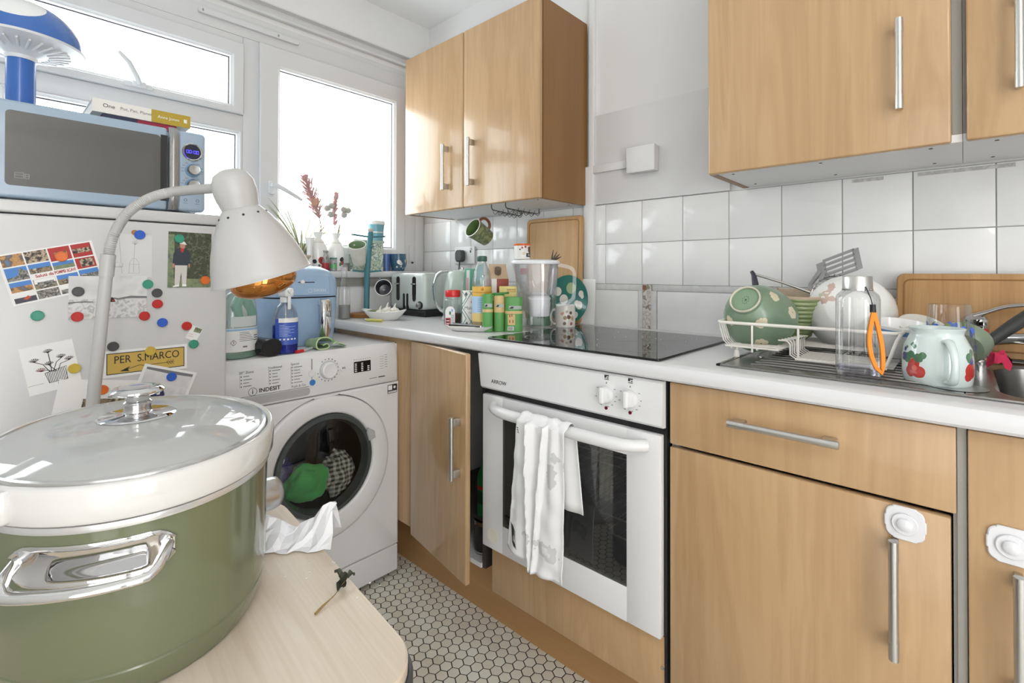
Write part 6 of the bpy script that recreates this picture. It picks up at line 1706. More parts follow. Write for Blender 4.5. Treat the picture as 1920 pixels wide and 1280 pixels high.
B().cyl((-0.5555, 1.8025, ZT + 0.0065), (-0.553, 1.795, ZT + 0.0065), 0.0045, SATIN).obj('nozzle', t)

# toaster
TX, TY0, TY1 = -0.292, 1.762, 2.030
TST = mat('pale_sage_enamel', (200, 208, 204), 0.22, coat=0.3)
t = thing('toaster', 'pale four-slot toaster with two levers under the small wall cupboard', 'toaster', (-0.185, 1.895, ZT))
B().box((TX + 0.012, TY0 + 0.004, ZT + 0.0005), (-0.080, TY1 - 0.004, ZT + 0.030), BLACK, 0.006).obj('base', t)
B().box((TX, TY0, ZT + 0.030), (-0.070, TY1, ZT + 0.200), TST, 0.024, 5).obj('casing', t)
for y, wh in ((1.832, 1), (1.958, 1)):
    M = on_wall(TX - 0.0002, y, ZT + 0.125)
    B(M).prism(rrect(0.026, 0.112, 0.0125, 8), -0.004, 0.0006, BLACK).obj('lever_slot', t)
    B(M).prism(rrect(0.030, 0.116, 0.0145, 8), -0.004, 0.0003, CHROME).obj('slot_rim', t)
    B(M).box((-0.0115, 0.020, 0.0), (0.0115, 0.026, 0.012), CHROME, 0.002).obj('lever', t)
for y in (1.884, 1.911):
    B(on_wall(TX - 0.0002, y, ZT + 0.068)).prism(rrect(0.015, 0.072, 0.0074, 8), -0.004, 0.0006, BLACK).obj('vent_slot', t)
M = on_wall(TX, 1.790, ZT + 0.053)
B(M).lathe([(0.0185, -0.003), (0.0185, 0.002), (0.017, 0.003), (0, 0.003)], BLACK, 32).obj('dial_ring', t)
B(M).lathe([(0.0125, 0.002), (0.012, 0.014), (0.010, 0.0155), (0, 0.0155)], SATIN, 32).obj('dial', t)
rb = B()
for k in range(4): rb.box((-0.12 - 0.036 * k - 0.006, TY0 - 0.0012, ZT + 0.045), (-0.12 - 0.036 * k + 0.006, TY0 + 0.004, ZT + 0.185), TST, 0.001)
rb.obj('side_rib', t)
tb = B()
for k in range(2):
    for j in range(2): tb.box((-0.245 + 0.075 * k, TY0 + 0.03 + 0.125 * j, ZT + 0.1995), (-0.215 + 0.075 * k, TY0 + 0.125 + 0.125 * j, ZT + 0.2006), BLACK)
tb.obj('bread_slot', t, smooth=False)
# kettle
kx, ky = -0.245, 1.560
t = thing('kettle', 'pale grey-green kettle with a chrome handle', 'kettle', (kx, ky, ZT))
KT = mat('kettle_enamel', (178, 190, 182), 0.2, coat=0.3)
B().lathe([(0, 0.0005), (0.083, 0.0005), (0.085, 0.006), (0.080, 0.018), (0.074, 0.022), (0, 0.022)], mat('kettle_base', (206, 206, 204), 0.35), 44, (kx, ky, ZT)).obj('power_base', t)
B().lathe([(0, 0.0225), (0.079, 0.0225), (0.080, 0.03), (0.079, 0.08), (0.073, 0.15), (0.064, 0.195), (0.058, 0.204), (0.030, 0.212), (0, 0.214)], KT, 48, (kx, ky, ZT)).obj('body', t)
hd = Vector((-0.70, 0.71, 0))
pts = [Vector((kx, ky, ZT)) + hd * r + Vector((0, 0, z)) for r, z in ((0.045, 0.207), (0.075, 0.206), (0.103, 0.190), (0.116, 0.155), (0.117, 0.11), (0.107, 0.07), (0.090, 0.045), (0.076, 0.036))]
P = spline(pts, 6)
rr_ = []
for i, p in enumerate(P):
    tg = (P[min(i + 1, len(P) - 1)] - P[max(i - 1, 0)]).normalized(); s_ = Vector((hd.y, -hd.x, 0)); n_ = tg.cross(s_)
    rr_.append([p + s_ * (0.013 * math.cos(q)) + n_ * (0.0075 * math.sin(q)) for q in [2 * PI * j / 14 for j in range(14)]])
B().loft(rr_, CHROME).obj('handle', t)
B().tube([Vector((kx, ky, ZT)) - hd * r + Vector((0, 0, z)) for r, z in ((0.060, 0.170), (0.082, 0.186), (0.092, 0.195))], [0.020, 0.014, 0.009], KT, 14).obj('spout', t)
B().lathe([(0.010, 0.212), (0.010, 0.222), (0, 0.224)], CHROME, 20, (kx, ky, ZT), c0=True).obj('lid_knob', t)

# ---- group of packets and bottles left of the hob
# instant coffee style jar
t = thing('glass_jar', 'glass jar of brown granules with a red lid and arched label', 'jar', (-0.404, 1.432, ZT)); T = ROOTM[t.name]
B(T).prism(rrect(0.064, 0.056, 0.020, 6), 0.0006, 0.100, CLEARG, bev=0.004).obj('jar', t)
B(T).prism(rrect(0.057, 0.049, 0.017, 6), 0.003, 0.046, mat('brown_granules', (78, 66, 56), 0.9, bump=0.6, bscale=300), bev=0.003).obj('granules', t)
B(T).lathe([(0.0225, 0.098), (0.0225, 0.112)], CLEARG, 28, c0=False, c1=False).obj('neck', t)
B(T).lathe([(0.0275, 0.108), (0.0290, 0.112), (0.0290, 0.130), (0.027, 0.134), (0, 0.1345)], mat('bright_red_lid', (206, 44, 40), 0.3), 36, c0=True).obj('lid', t)
fd = Vector((-0.68, -0.73, 0))
Ml = T @ frame(fd * 0.0365 + Vector((-0.006, 0.006, 0.004)), Vector((0.73, -0.68, 0)) * 1, (0, 0, 1))
arch = [(-0.018, 0.0), (0.018, 0.0), (0.018, 0.050)] + [(0.018 * math.cos(q), 0.050 + 0.020 * math.sin(q)) for q in [PI * i / 10 for i in range(1, 10)]] + [(-0.018, 0.050)]
lb_ = B(Ml).prism(arch, 0, 0.0006, PAPER)
lb_.box((-0.0165, 0.002, 0.0006), (0.0165, 0.027, 0.0008), mat('label_crimson', (176, 46, 56), 0.5)).box((0.002, 0.003, 0.0008), (0.016, 0.042, 0.0010), PAPER)
for k in range(9): lb_.box((0.003, 0.005 + 0.004 * k, 0.001), (0.015, 0.0066 + 0.004 * k, 0.0012), INKG)
lb_.prism([(0.004 * math.cos(q), 0.045 + 0.007 * math.sin(q)) for q in [2 * PI * i / 12 for i in range(12)]], 0.0008, 0.0012, mat('leafy_green_print', (70, 120, 96), 0.5)).box((0.004, 0.050, 0.0008), (0.011, 0.060, 0.001), mat('print_light_blue2', (150, 178, 226), 0.5))
for k in range(4): lb_.box((-0.014, 0.005 + 0.005 * k, 0.0008), (-0.002 - 0.003 * (k % 2), 0.008 + 0.005 * k, 0.001), INK if k % 2 else PAPER)
lb_.obj('label', t, smooth=False)
# salt box
def carton(name, label, cat, c, w, d, h, yaw, m, bev=0.0008):
    t = thing(name, label, cat, c, rz=yaw)
    B(ROOTM[t.name]).box((-w / 2, -d / 2, 0.0005), (w / 2, d / 2, h), m, bev).obj('carton', t)
    return t, ROOTM[t.name]
YAW_ = math.radians(-44)
TEALP = mat('print_teal', (78, 140, 138), 0.5); SLATE = mat('print_slate', (84, 98, 104), 0.5)
t, T = carton('salt_box', 'white salt box with a teal diamond lattice print', 'box', (-0.398, 1.335, ZT), 0.066, 0.036, 0.134, YAW_, PAPER)
fb = B(T @ frame((0, -0.0182, 0.067), (1, 0, 0), (0, 0, 1)))
for sx_ in (-1, 1):
    fb.box((sx_ * 0.0325 - 0.0005, -0.066, 0), (sx_ * 0.0325 + 0.0005, 0.066, 0.0002), TEALP)
def ln(p, q, r=0.0012, m=TEALP):
    p, q = Vector((*p, 0)), Vector((*q, 0)); d_ = (q - p).normalized(); n_ = Vector((-d_.y, d_.x, 0)) * r
    fb.face([p - n_ + Vector((0, 0, 0.0002)), q - n_ + Vector((0, 0, 0.0002)), q + n_ + Vector((0, 0, 0.0002)), p + n_ + Vector((0, 0, 0.0002))], m)
ln((-0.032, 0.006), (0, 0.058)); ln((0, 0.058), (0.032, 0.006)); ln((-0.032, 0.006), (0, -0.046)); ln((0, -0.046), (0.032, 0.006))
ln((0, 0.058), (-0.006, 0.066)); ln((0, 0.058), (0.006, 0.066)); ln((0, -0.046), (-0.012, -0.066)); ln((0, -0.046), (0.012, -0.066))
ln((-0.032, 0.018), (-0.018, 0.042)); ln((-0.018, 0.042), (-0.032, 0.064)); ln((0.032, 0.018), (0.018, 0.042)); ln((0.018, 0.042), (0.032, 0.064))
ln((-0.032, -0.010), (-0.018, -0.034)); ln((-0.018, -0.034), (-0.032, -0.058)); ln((0.032, -0.010), (0.018, -0.034)); ln((0.018, -0.034), (0.032, -0.058))
for x, y in ((-0.0215, 0.042), (0.0215, 0.042), (-0.0215, -0.034), (0.0215, -0.034), (-0.0215, 0.060), (0.0215, -0.056)):
    pass
for x, y in ((-0.018, 0.0545), (0.018, 0.0545), (-0.016, -0.054), (0.016, -0.054)):
    fb.prism([(x, y + 0.009), (x + 0.0055, y), (x, y - 0.009), (x - 0.0055, y)], 0.0001, 0.0003, SLATE)
fb.text('Maldon', 0.0165, Matrix.Translation((0, 0.004, 0.0002)), SLATE).box((-0.010, -0.012, 0), (0.010, -0.0112, 0.0003), SLATE).box((-0.007, -0.016, 0), (0.007, -0.0152, 0.0003), SLATE).box((-0.0012, 0.022, 0), (0.0012, 0.030, 0.0003), mat('print_coral', (200, 120, 104), 0.5))
fb.obj('print', t, smooth=False)
# boxes and bag behind
MINT = mat('mint_card', (96, 170, 142), 0.5)
t, T = carton('tea_box', 'mint green box with white stripes behind the salt box', 'box', (-0.285, 1.450, ZT), 0.060, 0.05, 0.215, YAW_, MINT)
b = B(T)
for u in (-0.024, 0.010): b.box((u, -0.0256, 0.02), (u + 0.013, -0.025, 0.21), PAPER)
b.box((-0.026, -0.0259, 0.13), (-0.016, -0.0255, 0.18), mat('print_pale_pink', (222, 176, 178), 0.5))
b.obj('print', t, smooth=False)
t, T = carton('teal_packet', 'dark teal packet with a sloped top behind the salt box', 'packet', (-0.315, 1.388, ZT), 0.044, 0.03, 0.170, YAW_, blotch('teal_pack_print', [(66, 150, 140), (58, 128, 124), (96, 172, 160), (44, 98, 100)], 30, 0.4))
B(T).add([(-0.022, -0.015, 0.170), (0.022, -0.015, 0.170), (0.022, 0.015, 0.170), (-0.022, 0.015, 0.170), (0.022, -0.002, 0.236), (0.022, 0.002, 0.236), (-0.006, -0.002, 0.226), (-0.006, 0.002, 0.226)], [(0, 1, 4, 6), (1, 2, 5, 4), (2, 3, 7, 5), (3, 0, 6, 7), (4, 5, 7, 6)], mat('teal_foil', (110, 178, 186), 0.3)).obj('folded_top', t, smooth=False)
# tall oil bottle
t = thing('oil_bottle', 'tall clear bottle of yellow oil with a dark green cap', 'bottle', (-0.425, 1.250, ZT)); T = ROOTM[t.name]
B(T).lathe([(0, 0.0008), (0.031, 0.0008), (0.034, 0.005), (0.034, 0.155), (0.0335, 0.175), (0.028, 0.205), (0.018, 0.228), (0.0145, 0.236), (0.0145, 0.246)], thin_glass('ribbed_clear_plastic', (0.93, 0.94, 0.93), 0.14, (230, 232, 230), 0.12), 32).obj('bottle', t)
B(T).lathe([(0, 0.003), (0.0325, 0.003), (0.0325, 0.098), (0, 0.098)], thin_glass('golden_oil', (0.93, 0.76, 0.24), 0.06, (226, 190, 96), 0.55), 28).obj('oil', t)
lb_ = B(T)
lb_.lathe([(0.0345, 0.096), (0.0345, 0.152)], mat('label_golden', (226, 182, 84), 0.5), 32, c0=False, c1=False)
lb_.lathe([(0.0347, 0.060), (0.0347, 0.118)], mat('label_sky', (176, 204, 230), 0.5), 32, c0=False, c1=False)
lb_.lathe([(0.0348, 0.030), (0.0348, 0.060)], mat('label_wheat', (226, 198, 128), 0.5), 32, c0=False, c1=False)
for k in range(8): lb_.grid(5, 2, lambda u, v: (0.0352 * math.cos(math.radians(200 + 40 * u)), 0.0352 * math.sin(math.radians(200 + 40 * u)), 0.066 + 0.006 * k + 0.002 * v), mat('print_mid_blue', (130, 164, 206), 0.5))
lb_.lathe([(0.0350, 0.130), (0.0350, 0.133)], mat('print_orange', (206, 140, 50), 0.5), 32, c0=False, c1=False)
lb_.ball(T.to_3x3() @ Vector((-0.0235, -0.0255, 0.143)), 0.0055, MATS['print_orange'], 10, 6)
lb_.obj('label', t)
B(T).lathe([(0.0165, 0.240), (0.0175, 0.242), (0.0175, 0.256), (0.015, 0.259), (0, 0.2595)], mat('cap_dark_green', (62, 96, 84), 0.4), 26, c0=True).obj('cap', t)
# gable carton
t, T = carton('drink_carton', 'tan and brick red gable-top carton behind the oil bottle', 'carton', (-0.335, 1.262, ZT), 0.066, 0.066, 0.178, YAW_ + 0.25, mat('carton_brick', (148, 70, 58), 0.5))
GB = mat('carton_tan', (196, 172, 142), 0.5)
B(T).add([(-0.033, -0.033, 0.178), (0.033, -0.033, 0.178), (0.033, 0.033, 0.178), (-0.033, 0.033, 0.178), (-0.033, 0, 0.222), (0.033, 0, 0.222)], [(0, 1, 5, 4), (2, 3, 4, 5), (1, 2, 5), (3, 0, 4)], GB).box((-0.033, -0.001, 0.221), (0.033, 0.001, 0.232), GB).box((-0.0333, -0.0333, 0.10), (-0.012, -0.033, 0.178), CREAM).obj('gable_top', t, smooth=False)
B(T).cyl((-0.004, -0.018, 0.197), (-0.006, -0.030, 0.216), 0.012, mat('cap_brown', (112, 96, 84), 0.4)).obj('cap', t)
t = small_bottle('small spice jar with a bright red cap behind the carton', -0.250, 1.205, ZT, CLEARG, mat('label_white', (230, 228, 224), 0.5), MATS['bright_red_lid'], 0.215, 0.021, 0.013, (0.06, 0.13))
# green packets
GP = mat('packet_green', (92, 158, 84), 0.45); GPD = mat('packet_dark_green', (52, 124, 50), 0.45); TAN = mat('packet_kraft', (214, 186, 130), 0.6)
def tub(label, c, w, d, h, yaw, kraft_side=False, flap=False):
    t = thing('stock_packet', label, 'packet', c, rz=yaw, group='green card tubs left of the hob'); T = ROOTM[t.name]
    B(T).prism(rrect(w, d, min(w, d) * 0.42, 7), 0.0005, h, GP, bev=0.001).obj('tub', t)
    f = B(T)
    rr2 = rrect(w + 0.0008, d + 0.0008, min(w, d) * 0.42, 7)
    f.loft([[(x, y, z) for x, y in rr2] for z in (h * 0.52, h * 0.60)], TAN, False, False)
    Mf2 = T @ frame((0, -d / 2 - 0.0006, 0), (1, 0, 0), (0, 0, 1))
    fz = B(Mf2)
    fz.box((-w * 0.30, h * 0.655, 0), (w * 0.42, h * 0.75, 0.0004), mat('print_silver_grey', (168, 176, 170), 0.5)).box((-w * 0.26, h * 0.67, 0.0004), (-w * 0.05, h * 0.70, 0.0006), INK).box((-w * 0.18, h * 0.70, 0.0004), (-w * 0.02, h * 0.725, 0.0006), INK)
    if w > 0.05:
        fz.box((-w * 0.36, h * 0.20, 0), (w * 0.06, h * 0.50, 0.0004), TAN).box((-w * 0.36, h * 0.05, 0), (-w * 0.02, h * 0.16, 0.0004), PAPER)
        for k in range(7): fz.box((-w * 0.33 + k * w * 0.04, h * 0.06, 0.0004), (-w * 0.33 + k * w * 0.04 + w * 0.022, h * 0.15, 0.0006), INK)
        for x, z in ((-0.28, 0.42), (-0.16, 0.44), (-0.28, 0.26), (-0.10, 0.26)): fz.box((w * x, h * z, 0.0004), (w * x + 0.004, h * z + 0.010, 0.0006), BROWNW)
    fz.obj('print', t, smooth=False); f.obj('kraft_band', t, smooth=False)
    if flap:
        B(T).prism([(x * 1.04, y * 1.04) for x, y in rrect(w, d, min(w, d) * 0.42, 7)], h + 0.0005, h + 0.006, GPD, bev=0.001).obj('lid', t)
    return t, T
tub('slim green tub with a kraft band nearest the oil bottle', (-0.454, 1.192, ZT), 0.036, 0.036, 0.128, YAW_)
t, T = tub('middle green tub with a kraft top and open lid', (-0.421, 1.170, ZT), 0.036, 0.036, 0.126, YAW_, True)
B(T).loft([[(x, y, z) for x, y in rrect(0.0372, 0.0372, 0.0155, 7)] for z in (0.070, 0.122)], TAN, False, False).obj('kraft_sleeve', t, smooth=False)
B(T).prism([(x + 0.012, y) for x, y in rrect(0.058, 0.040, 0.016, 7)], 0.1265, 0.1315, GPD, M=Matrix.Rotation(math.radians(-3), 4, 'Y'), bev=0.001).obj('open_lid', t)
tub('wide green tub with a barcode in front of the water filter jug', (-0.390, 1.130, ZT), 0.060, 0.040, 0.118, YAW_)
t, T = carton('yellow_box', 'pale yellow carton behind the green tubs', 'box', (-0.350, 1.195, ZT), 0.062, 0.030, 0.152, YAW_, mat('card_yellow', (220, 206, 128), 0.5))
b = B(T @ frame((0, -0.0152, 0.14), (1, 0, 0), (0, 0, 1)))
for k in range(7): b.box((-0.004 + 0.0045 * k, -0.003, 0), (-0.001 + 0.0045 * k, 0.003, 0.0004), BROWNW)
b.box((-0.004, -0.008, 0), (0.027, -0.006, 0.0004), BROWNW)
b.obj('print', t, smooth=False)
# spoon rest
t = thing('spoon_rest', 'white spoon rest with cutlery in front of the salt box', 'spoon rest', (-0.490, 1.245, ZT))
Ms = Matrix.Translation((-0.488, 1.246, ZT)) @ Matrix.Rotation(math.radians(-64), 4, 'Z')
def oval(a, b_, z, n=36, lift=0): return [(a * math.cos(2 * PI * i / n), b_ * math.sin(2 * PI * i / n), z + lift * abs(math.cos(2 * PI * i / n))) for i in range(n)]
B(Ms).loft([oval(0.060, 0.022, 0.0006), oval(0.066, 0.026, 0.003), oval(0.086, 0.036, 0.014, lift=0.003), oval(0.083, 0.034, 0.0145, lift=0.003), oval(0.060, 0.022, 0.005)], CER).obj('tray', t)
for k, (y, z, a, lb) in enumerate(((-0.008, 0.016, 0.1, 'teaspoon with a dark handle lying across the white spoon rest'), (0.008, 0.018, -0.16, 'steel teaspoon lying highest on the white spoon rest'))):
    tt = thing('teaspoon', lb, 'spoon', Ms @ Vector((0, y, z))); M_ = Ms @ Matrix.Translation((0, y, z)) @ Matrix.Rotation(a, 4, 'Z')
    B(M_).tube([(-0.070, 0, 0.004), (-0.01, 0, 0.0025), (0.040, 0, 0.001)], [0.003, 0.002, 0.0016], (BLACK if k == 0 else CHROME), 8).obj('handle', tt)
    B(M_).loft([[(0.056 + 0.017 * f * math.cos(q), 0.011 * f * math.sin(q), zz) for q in [2 * PI * i / 20 for i in range(20)]] for f, zz in ((0.2, -0.0035), (0.7, -0.002), (1, 0.001), (0.96, 0.0016), (0.6, -0.001), (0.2, -0.002))], CHROME).obj('bowl', tt)
# water filter jug
jx, jy = -0.286, 1.098
jd = Vector((0.62, -0.785, 0)).normalized()
Mj = Matrix.Translation((jx, jy, ZT)) @ Matrix.Rotation(math.atan2(jd.y, jd.x), 4, 'Z')
t = thing('water_jug', 'clear water filter jug with a white cartridge', 'jug', (jx, jy, ZT), rz=math.atan2(jd.y, jd.x))
def jr(a, b_, z, ox=0, n=44): return [(ox + a * math.copysign(abs(math.cos(q)) ** 0.85, math.cos(q)), b_ * math.copysign(abs(math.sin(q)) ** 0.85, math.sin(q)), z) for q in [2 * PI * i / n for i in range(n)]]
B(Mj).loft([jr(0.060, 0.050, 0.0008, -0.012), jr(0.063, 0.053, 0.004, -0.012), jr(0.068, 0.056, 0.10, -0.012), jr(0.075, 0.060, 0.19, -0.014), jr(0.082, 0.062, 0.232, -0.018)], CLEAR, True, False).obj('jug_body', t)
B(Mj).loft([jr(0.078, 0.060, 0.240, -0.016), jr(0.072, 0.056, 0.17, -0.012), jr(0.052, 0.044, 0.125, -0.004), jr(0.036, 0.034, 0.120, -0.002)], thin_glass('milky_funnel', (0.975, 0.975, 0.98), 0.14, (240, 240, 243), 0.26), False, False).obj('funnel', t)
CART = mat('cartridge_white', (240, 240, 244), 0.35)
B(Mj).lathe([(0, 0.048), (0.034, 0.048), (0.0365, 0.052), (0.039, 0.105), (0.0405, 0.106), (0.0405, 0.113), (0.036, 0.116), (0.024, 0.130), (0, 0.132)], CART, 36, (-0.004, 0, 0)).obj('filter_cartridge', t)
B(Mj).loft([jr(0.086, 0.065, 0.231, -0.018), jr(0.087, 0.066, 0.236, -0.018), jr(0.083, 0.063, 0.243, -0.018), jr(0.05, 0.04, 0.247, -0.018)], mat('jug_lid_white', (226, 228, 230), 0.3)).obj('lid', t)
hp = [(0.058, 0, 0.228), (0.092, 0, 0.222), (0.116, 0, 0.208), (0.119, 0, 0.17), (0.117, 0, 0.125), (0.112, 0, 0.108), (0.088, 0, 0.094), (0.058, 0, 0.086)]
Pq = spline([Vector(p) for p in hp], 5)
rr_ = []
for i, p in enumerate(Pq):
    tg = (Pq[min(i + 1, len(Pq) - 1)] - Pq[max(i - 1, 0)]).normalized(); s_ = Vector((0, 1, 0)); n_ = tg.cross(s_)
    rr_.append([p + s_ * (0.013 * cx_) + n_ * (0.0065 * cz_) for cx_, cz_ in ((-1, -1), (1, -1), (1, 1), (-1, 1))])
B(Mj).loft(rr_, thin_glass('handle_plastic', (0.93, 0.945, 0.965), 0.13)).obj('handle', t, angle=50)
# snack tin on the jug lid
t = thing('drink_tin', 'small printed drink tin with an orange rim above the water jug', 'tin', (-0.329, 1.146, ZT + 0.2475)); T = ROOTM[t.name]
TINP = spots('tin_print', (222, 220, 216), (150, 60, 40), [(-0.022, -0.020, 0.040, 0.004), (-0.012, -0.026, 0.043, 0.004), (0.002, -0.029, 0.040, 0.004), (-0.018, -0.024, 0.020, 0.006, (206, 190, 160)), (-0.026, -0.013, 0.034, 0.003, (60, 60, 60)), (0.012, -0.027, 0.033, 0.013, (74, 44, 36)), (0.017, -0.025, 0.024, 0.010, (74, 44, 36)), (0.022, -0.020, 0.045, 0.006, (74, 44, 36))], 0.35)
B(T).lathe([(0, 0.0004), (0.028, 0.0004), (0.0285, 0.048), (0, 0.048)], TINP, 36).obj('tin', t)
B(T).lathe([(0.029, 0.0475), (0.030, 0.049), (0.030, 0.053), (0.027, 0.0545), (0, 0.0545)], mat('orange_rim', (220, 104, 44), 0.4), 36, c0=True).obj('lid', t)
lb_ = B(T)
lb_.grid(10, 2, lambda u, v: (0.0289 * math.cos(math.radians(252 + 76 * u)), 0.0289 * math.sin(math.radians(252 + 76 * u)), 0.008 + 0.013 * v), INK)
t2 = B(); t2.text('NESCAFE', 0.0085, Matrix(), PAPER, 'CENTER', sx=0.82, ext=0.0)
for f, k in zip(t2.f, t2.m):
    lb_.face([(0.0292 * math.cos(math.radians(290) + t2.v[i].x / 0.0292), 0.0292 * math.sin(math.radians(290) + t2.v[i].x / 0.0292), 0.0145 + t2.v[i].y) for i in f], PAPER)
lb_.obj('lettering', t, smooth=False)
# fork behind
t = thing('salad_server', 'dark pronged server poking up behind the water jug', 'utensil', (-0.195, 1.170, ZT))
PR = mat('dark_horn', (74, 66, 58), 0.4, vary=0.4, vscale=120)
B().tube([(-0.165, 1.175, ZT + 0.004), (-0.190, 1.135, ZT + 0.18), (-0.198, 1.118, ZT + 0.235)], [0.004, 0.004, 0.006], PR, 8).obj('handle', t)
for k in range(4):
    a = math.radians(60 - 22 * k)
    B().tube([(-0.198, 1.118, ZT + 0.235), (-0.198 + 0.012 * math.cos(a), 1.118 - 0.014 * math.cos(a) + 0.008 - 0.003 * k, ZT + 0.252 + 0.010 * math.sin(a)), (-0.198 + 0.018 * math.cos(a), 1.118 - 0.024 * math.cos(a) + 0.010 - 0.006 * k, ZT + 0.262 + 0.026 * math.sin(a))], [0.003, 0.003, 0.0012], PR, 8).obj('prong', t)
# matcha tin seen through the jug, patterned mug, green plate, card, tall chopping board
t = thing('matcha_tin', 'pale green tin seen through the base of the water jug', 'tin', (-0.165, 1.205, ZT)); T = ROOTM[t.name]
B(T).lathe([(0, 0.0005), (0.046, 0.0005), (0.046, 0.080), (0, 0.080)], mat('matcha_green', (122, 160, 132), 0.45), 40).obj('tin', t)
B(T).lathe([(0.0462, 0.046), (0.0470, 0.048), (0.0470, 0.085), (0.044, 0.088), (0, 0.088)], mat('tin_silver_green', (186, 200, 190), 0.35, 0.3), 40, c0=True).obj('lid', t)
lb_ = B(T); t2 = B(); t2.text('MATCHA', 0.024, Matrix(), PAPER, 'CENTER', ext=0.0, sx=0.9, bold=0.0006)
for f in t2.f:
    lb_.face([(0.0474 * math.cos(math.radians(226) + t2.v[i].x / 0.0474), 0.0474 * math.sin(math.radians(226) + t2.v[i].x / 0.0474), 0.052 + t2.v[i].y) for i in f], PAPER)
for k in range(3):
    a = 214 + 14 * k
    lb_.grid(6, 2, lambda u, v: (0.0466 * math.cos(math.radians(a + 7 * u)), 0.0466 * math.sin(math.radians(a + 7 * u)), 0.028 + 0.008 * v), mat('print_dark_teal', (66, 110, 96), 0.5))
lb_.obj('lettering', t, smooth=False)
PMUG = spots('patterned_mug', (226, 222, 214), (150, 128, 84), [(-0.03, -0.022, 0.040, 0.007), (-0.02, -0.030, 0.042, 0.007, (110, 84, 70)), (-0.034, -0.012, 0.055, 0.006, (190, 150, 130)), (-0.012, -0.034, 0.058, 0.006, (110, 90, 80)), (-0.026, -0.026, 0.062, 0.005), (-0.006, -0.036, 0.038, 0.008, (196, 170, 130)), (-0.03, -0.02, 0.02, 0.006, (120, 110, 90)), (-0.010, -0.035, 0.018, 0.006, (180, 120, 110))], 0.25, coat=0.3, wob=0.008)
mug('mug', 'white mug with a tan pattern between the water jug and the green plate', Matrix.Translation((-0.183, 1.066, ZT)), 0.036, 0.036, 0.084, PMUG, CER, CER, (2.4, 0.020, 0.0042), CER, bulge=0.001)
t = thing('round_plate', 'dark teal round plate with white pears leaning at the tall chopping board', 'plate', (-0.06, 1.085, ZT + 0.093))
Mpl = frame((-0.066, 1.138, ZT + 0.0955), (0.03, -1, 0), (0.10, 0, 0.99))
PEAR = (218, 212, 202)
PLT = spots('teal_plate_pears', (36, 110, 98), PEAR, [(0.060, 0.024, 0.006, 0.013), (0.066, 0.014, 0.006, 0.009), (0.054, -0.020, 0.004, 0.016), (0.042, -0.012, 0.002, 0.011), (0.012, 0.045, 0.003, 0.022, (156, 176, 130)), (0.040, -0.058, 0.006, 0.013), (-0.02, 0.0, 0.006, 0.02), (-0.05, 0.03, 0.006, 0.018), (-0.04, -0.045, 0.006, 0.018)], 0.15, coat=0.5)
t.matrix_world = Mpl; ROOTM[t.name] = Mpl
B(Mpl).lathe([(0, -0.004), (0.055, -0.004), (0.058, -0.002), (0.090, 0.006), (0.0955, 0.008), (0.0945, 0.0095), (0.088, 0.0085), (0.058, 0.002), (0, 0.001)], PLT, 56).obj('plate', t)
t = thing('white_card', 'square white card standing behind the teal plate', 'card', (-0.028, 1.065, ZT))
B(frame((-0.030, 1.085, ZT + 0.090), (0.0, -1, 0), (0.06, 0, 1))).box((-0.05, -0.0895, 0), (0.048, 0.086, 0.003), PAPER, 0.001).obj('card', t)
def board(label, M, w, h, th=0.018, m=BAMB):
    t = thing('chopping_board', label, 'chopping board', M.to_translation(), R=M.to_3x3()); T = ROOTM[t.name]
    B(T).prism(rrect(w, h, 0.016, 6), 0, th, m, bev=0.003).obj('board', t)
    g = B(T)
    o = rrect(w - 0.030, h - 0.030, 0.014, 8)
    pts = [(x, y, th + 0.0002) for x, y in o]
    g.tube(pts + [pts[0]], 0.0017, mat('groove_brown', (150, 106, 56), 0.6), 6)
    g.obj('juice_groove', t)
    return t
board('tall bamboo chopping board with a groove, leaning beneath the small wall cupboard', frame((-0.026, 1.236, ZT + 0.2135), (0, -1, 0), (0.035, 0, 1)), 0.285, 0.425, 0.016)

# under-cupboard hook racks and the hanging mug
WIRE = mat('grey_wire', (96, 96, 98), 0.35, 0.9)
for (ya, yb, lb) in ((1.345, 1.400, 'slim grey wire hook rail under the small wall cupboard, nearer the window'), (1.270, 1.300, 'slim grey wire hook rail under the small wall cupboard, nearer the oven')):
    t = thing('hook_rail', lb, 'hook rail', (-0.2, ya, 1.372), group='wire hook rails')
    b = B().tube([(-0.284, ya, 1.3748), (-0.284, ya, 1.362), (-0.279, ya + 0.001, 1.354), (-0.268, ya + 0.003, 1.352), (-0.06, yb, 1.352), (-0.05, yb, 1.356), (-0.048, yb, 1.3748)], 0.0022, WIRE, 8)
    b.obj('rail', t)
    for k in range(5):
        x = -0.235 + 0.038 * k; y = ya + (yb - ya) * (x + 0.284) / 0.236
        for s_ in (-1, 1):
            B().tube([(x, y, 1.352), (x, y + s_ * 0.008, 1.345), (x, y + s_ * 0.017, 1.3405), (x, y + s_ * 0.026, 1.347), (x, y + s_ * 0.029, 1.357)], 0.0012, WIRE, 6).obj('hook', t)
CAM_G = blotch('mottled_green_glaze', [(122, 134, 92), (150, 158, 116), (96, 108, 74), (140, 146, 108)], 34, 0.3, 4, coat=0.4)
hm_ = mug('mug', 'mottled green mug with a rust handle hanging from the hook rail', mug_pose((-0.163, 1.489, 1.2535), (-0.85, 0.04, 0.42), (0.42, -0.15, 0.8)), 0.035, 0.042, 0.094, CAM_G, mat('moss_inside', (98, 120, 74), 0.25, coat=0.3), CER, (0.0, 0.030, 0.0062), mat('rust_handle', (134, 84, 60), 0.4))
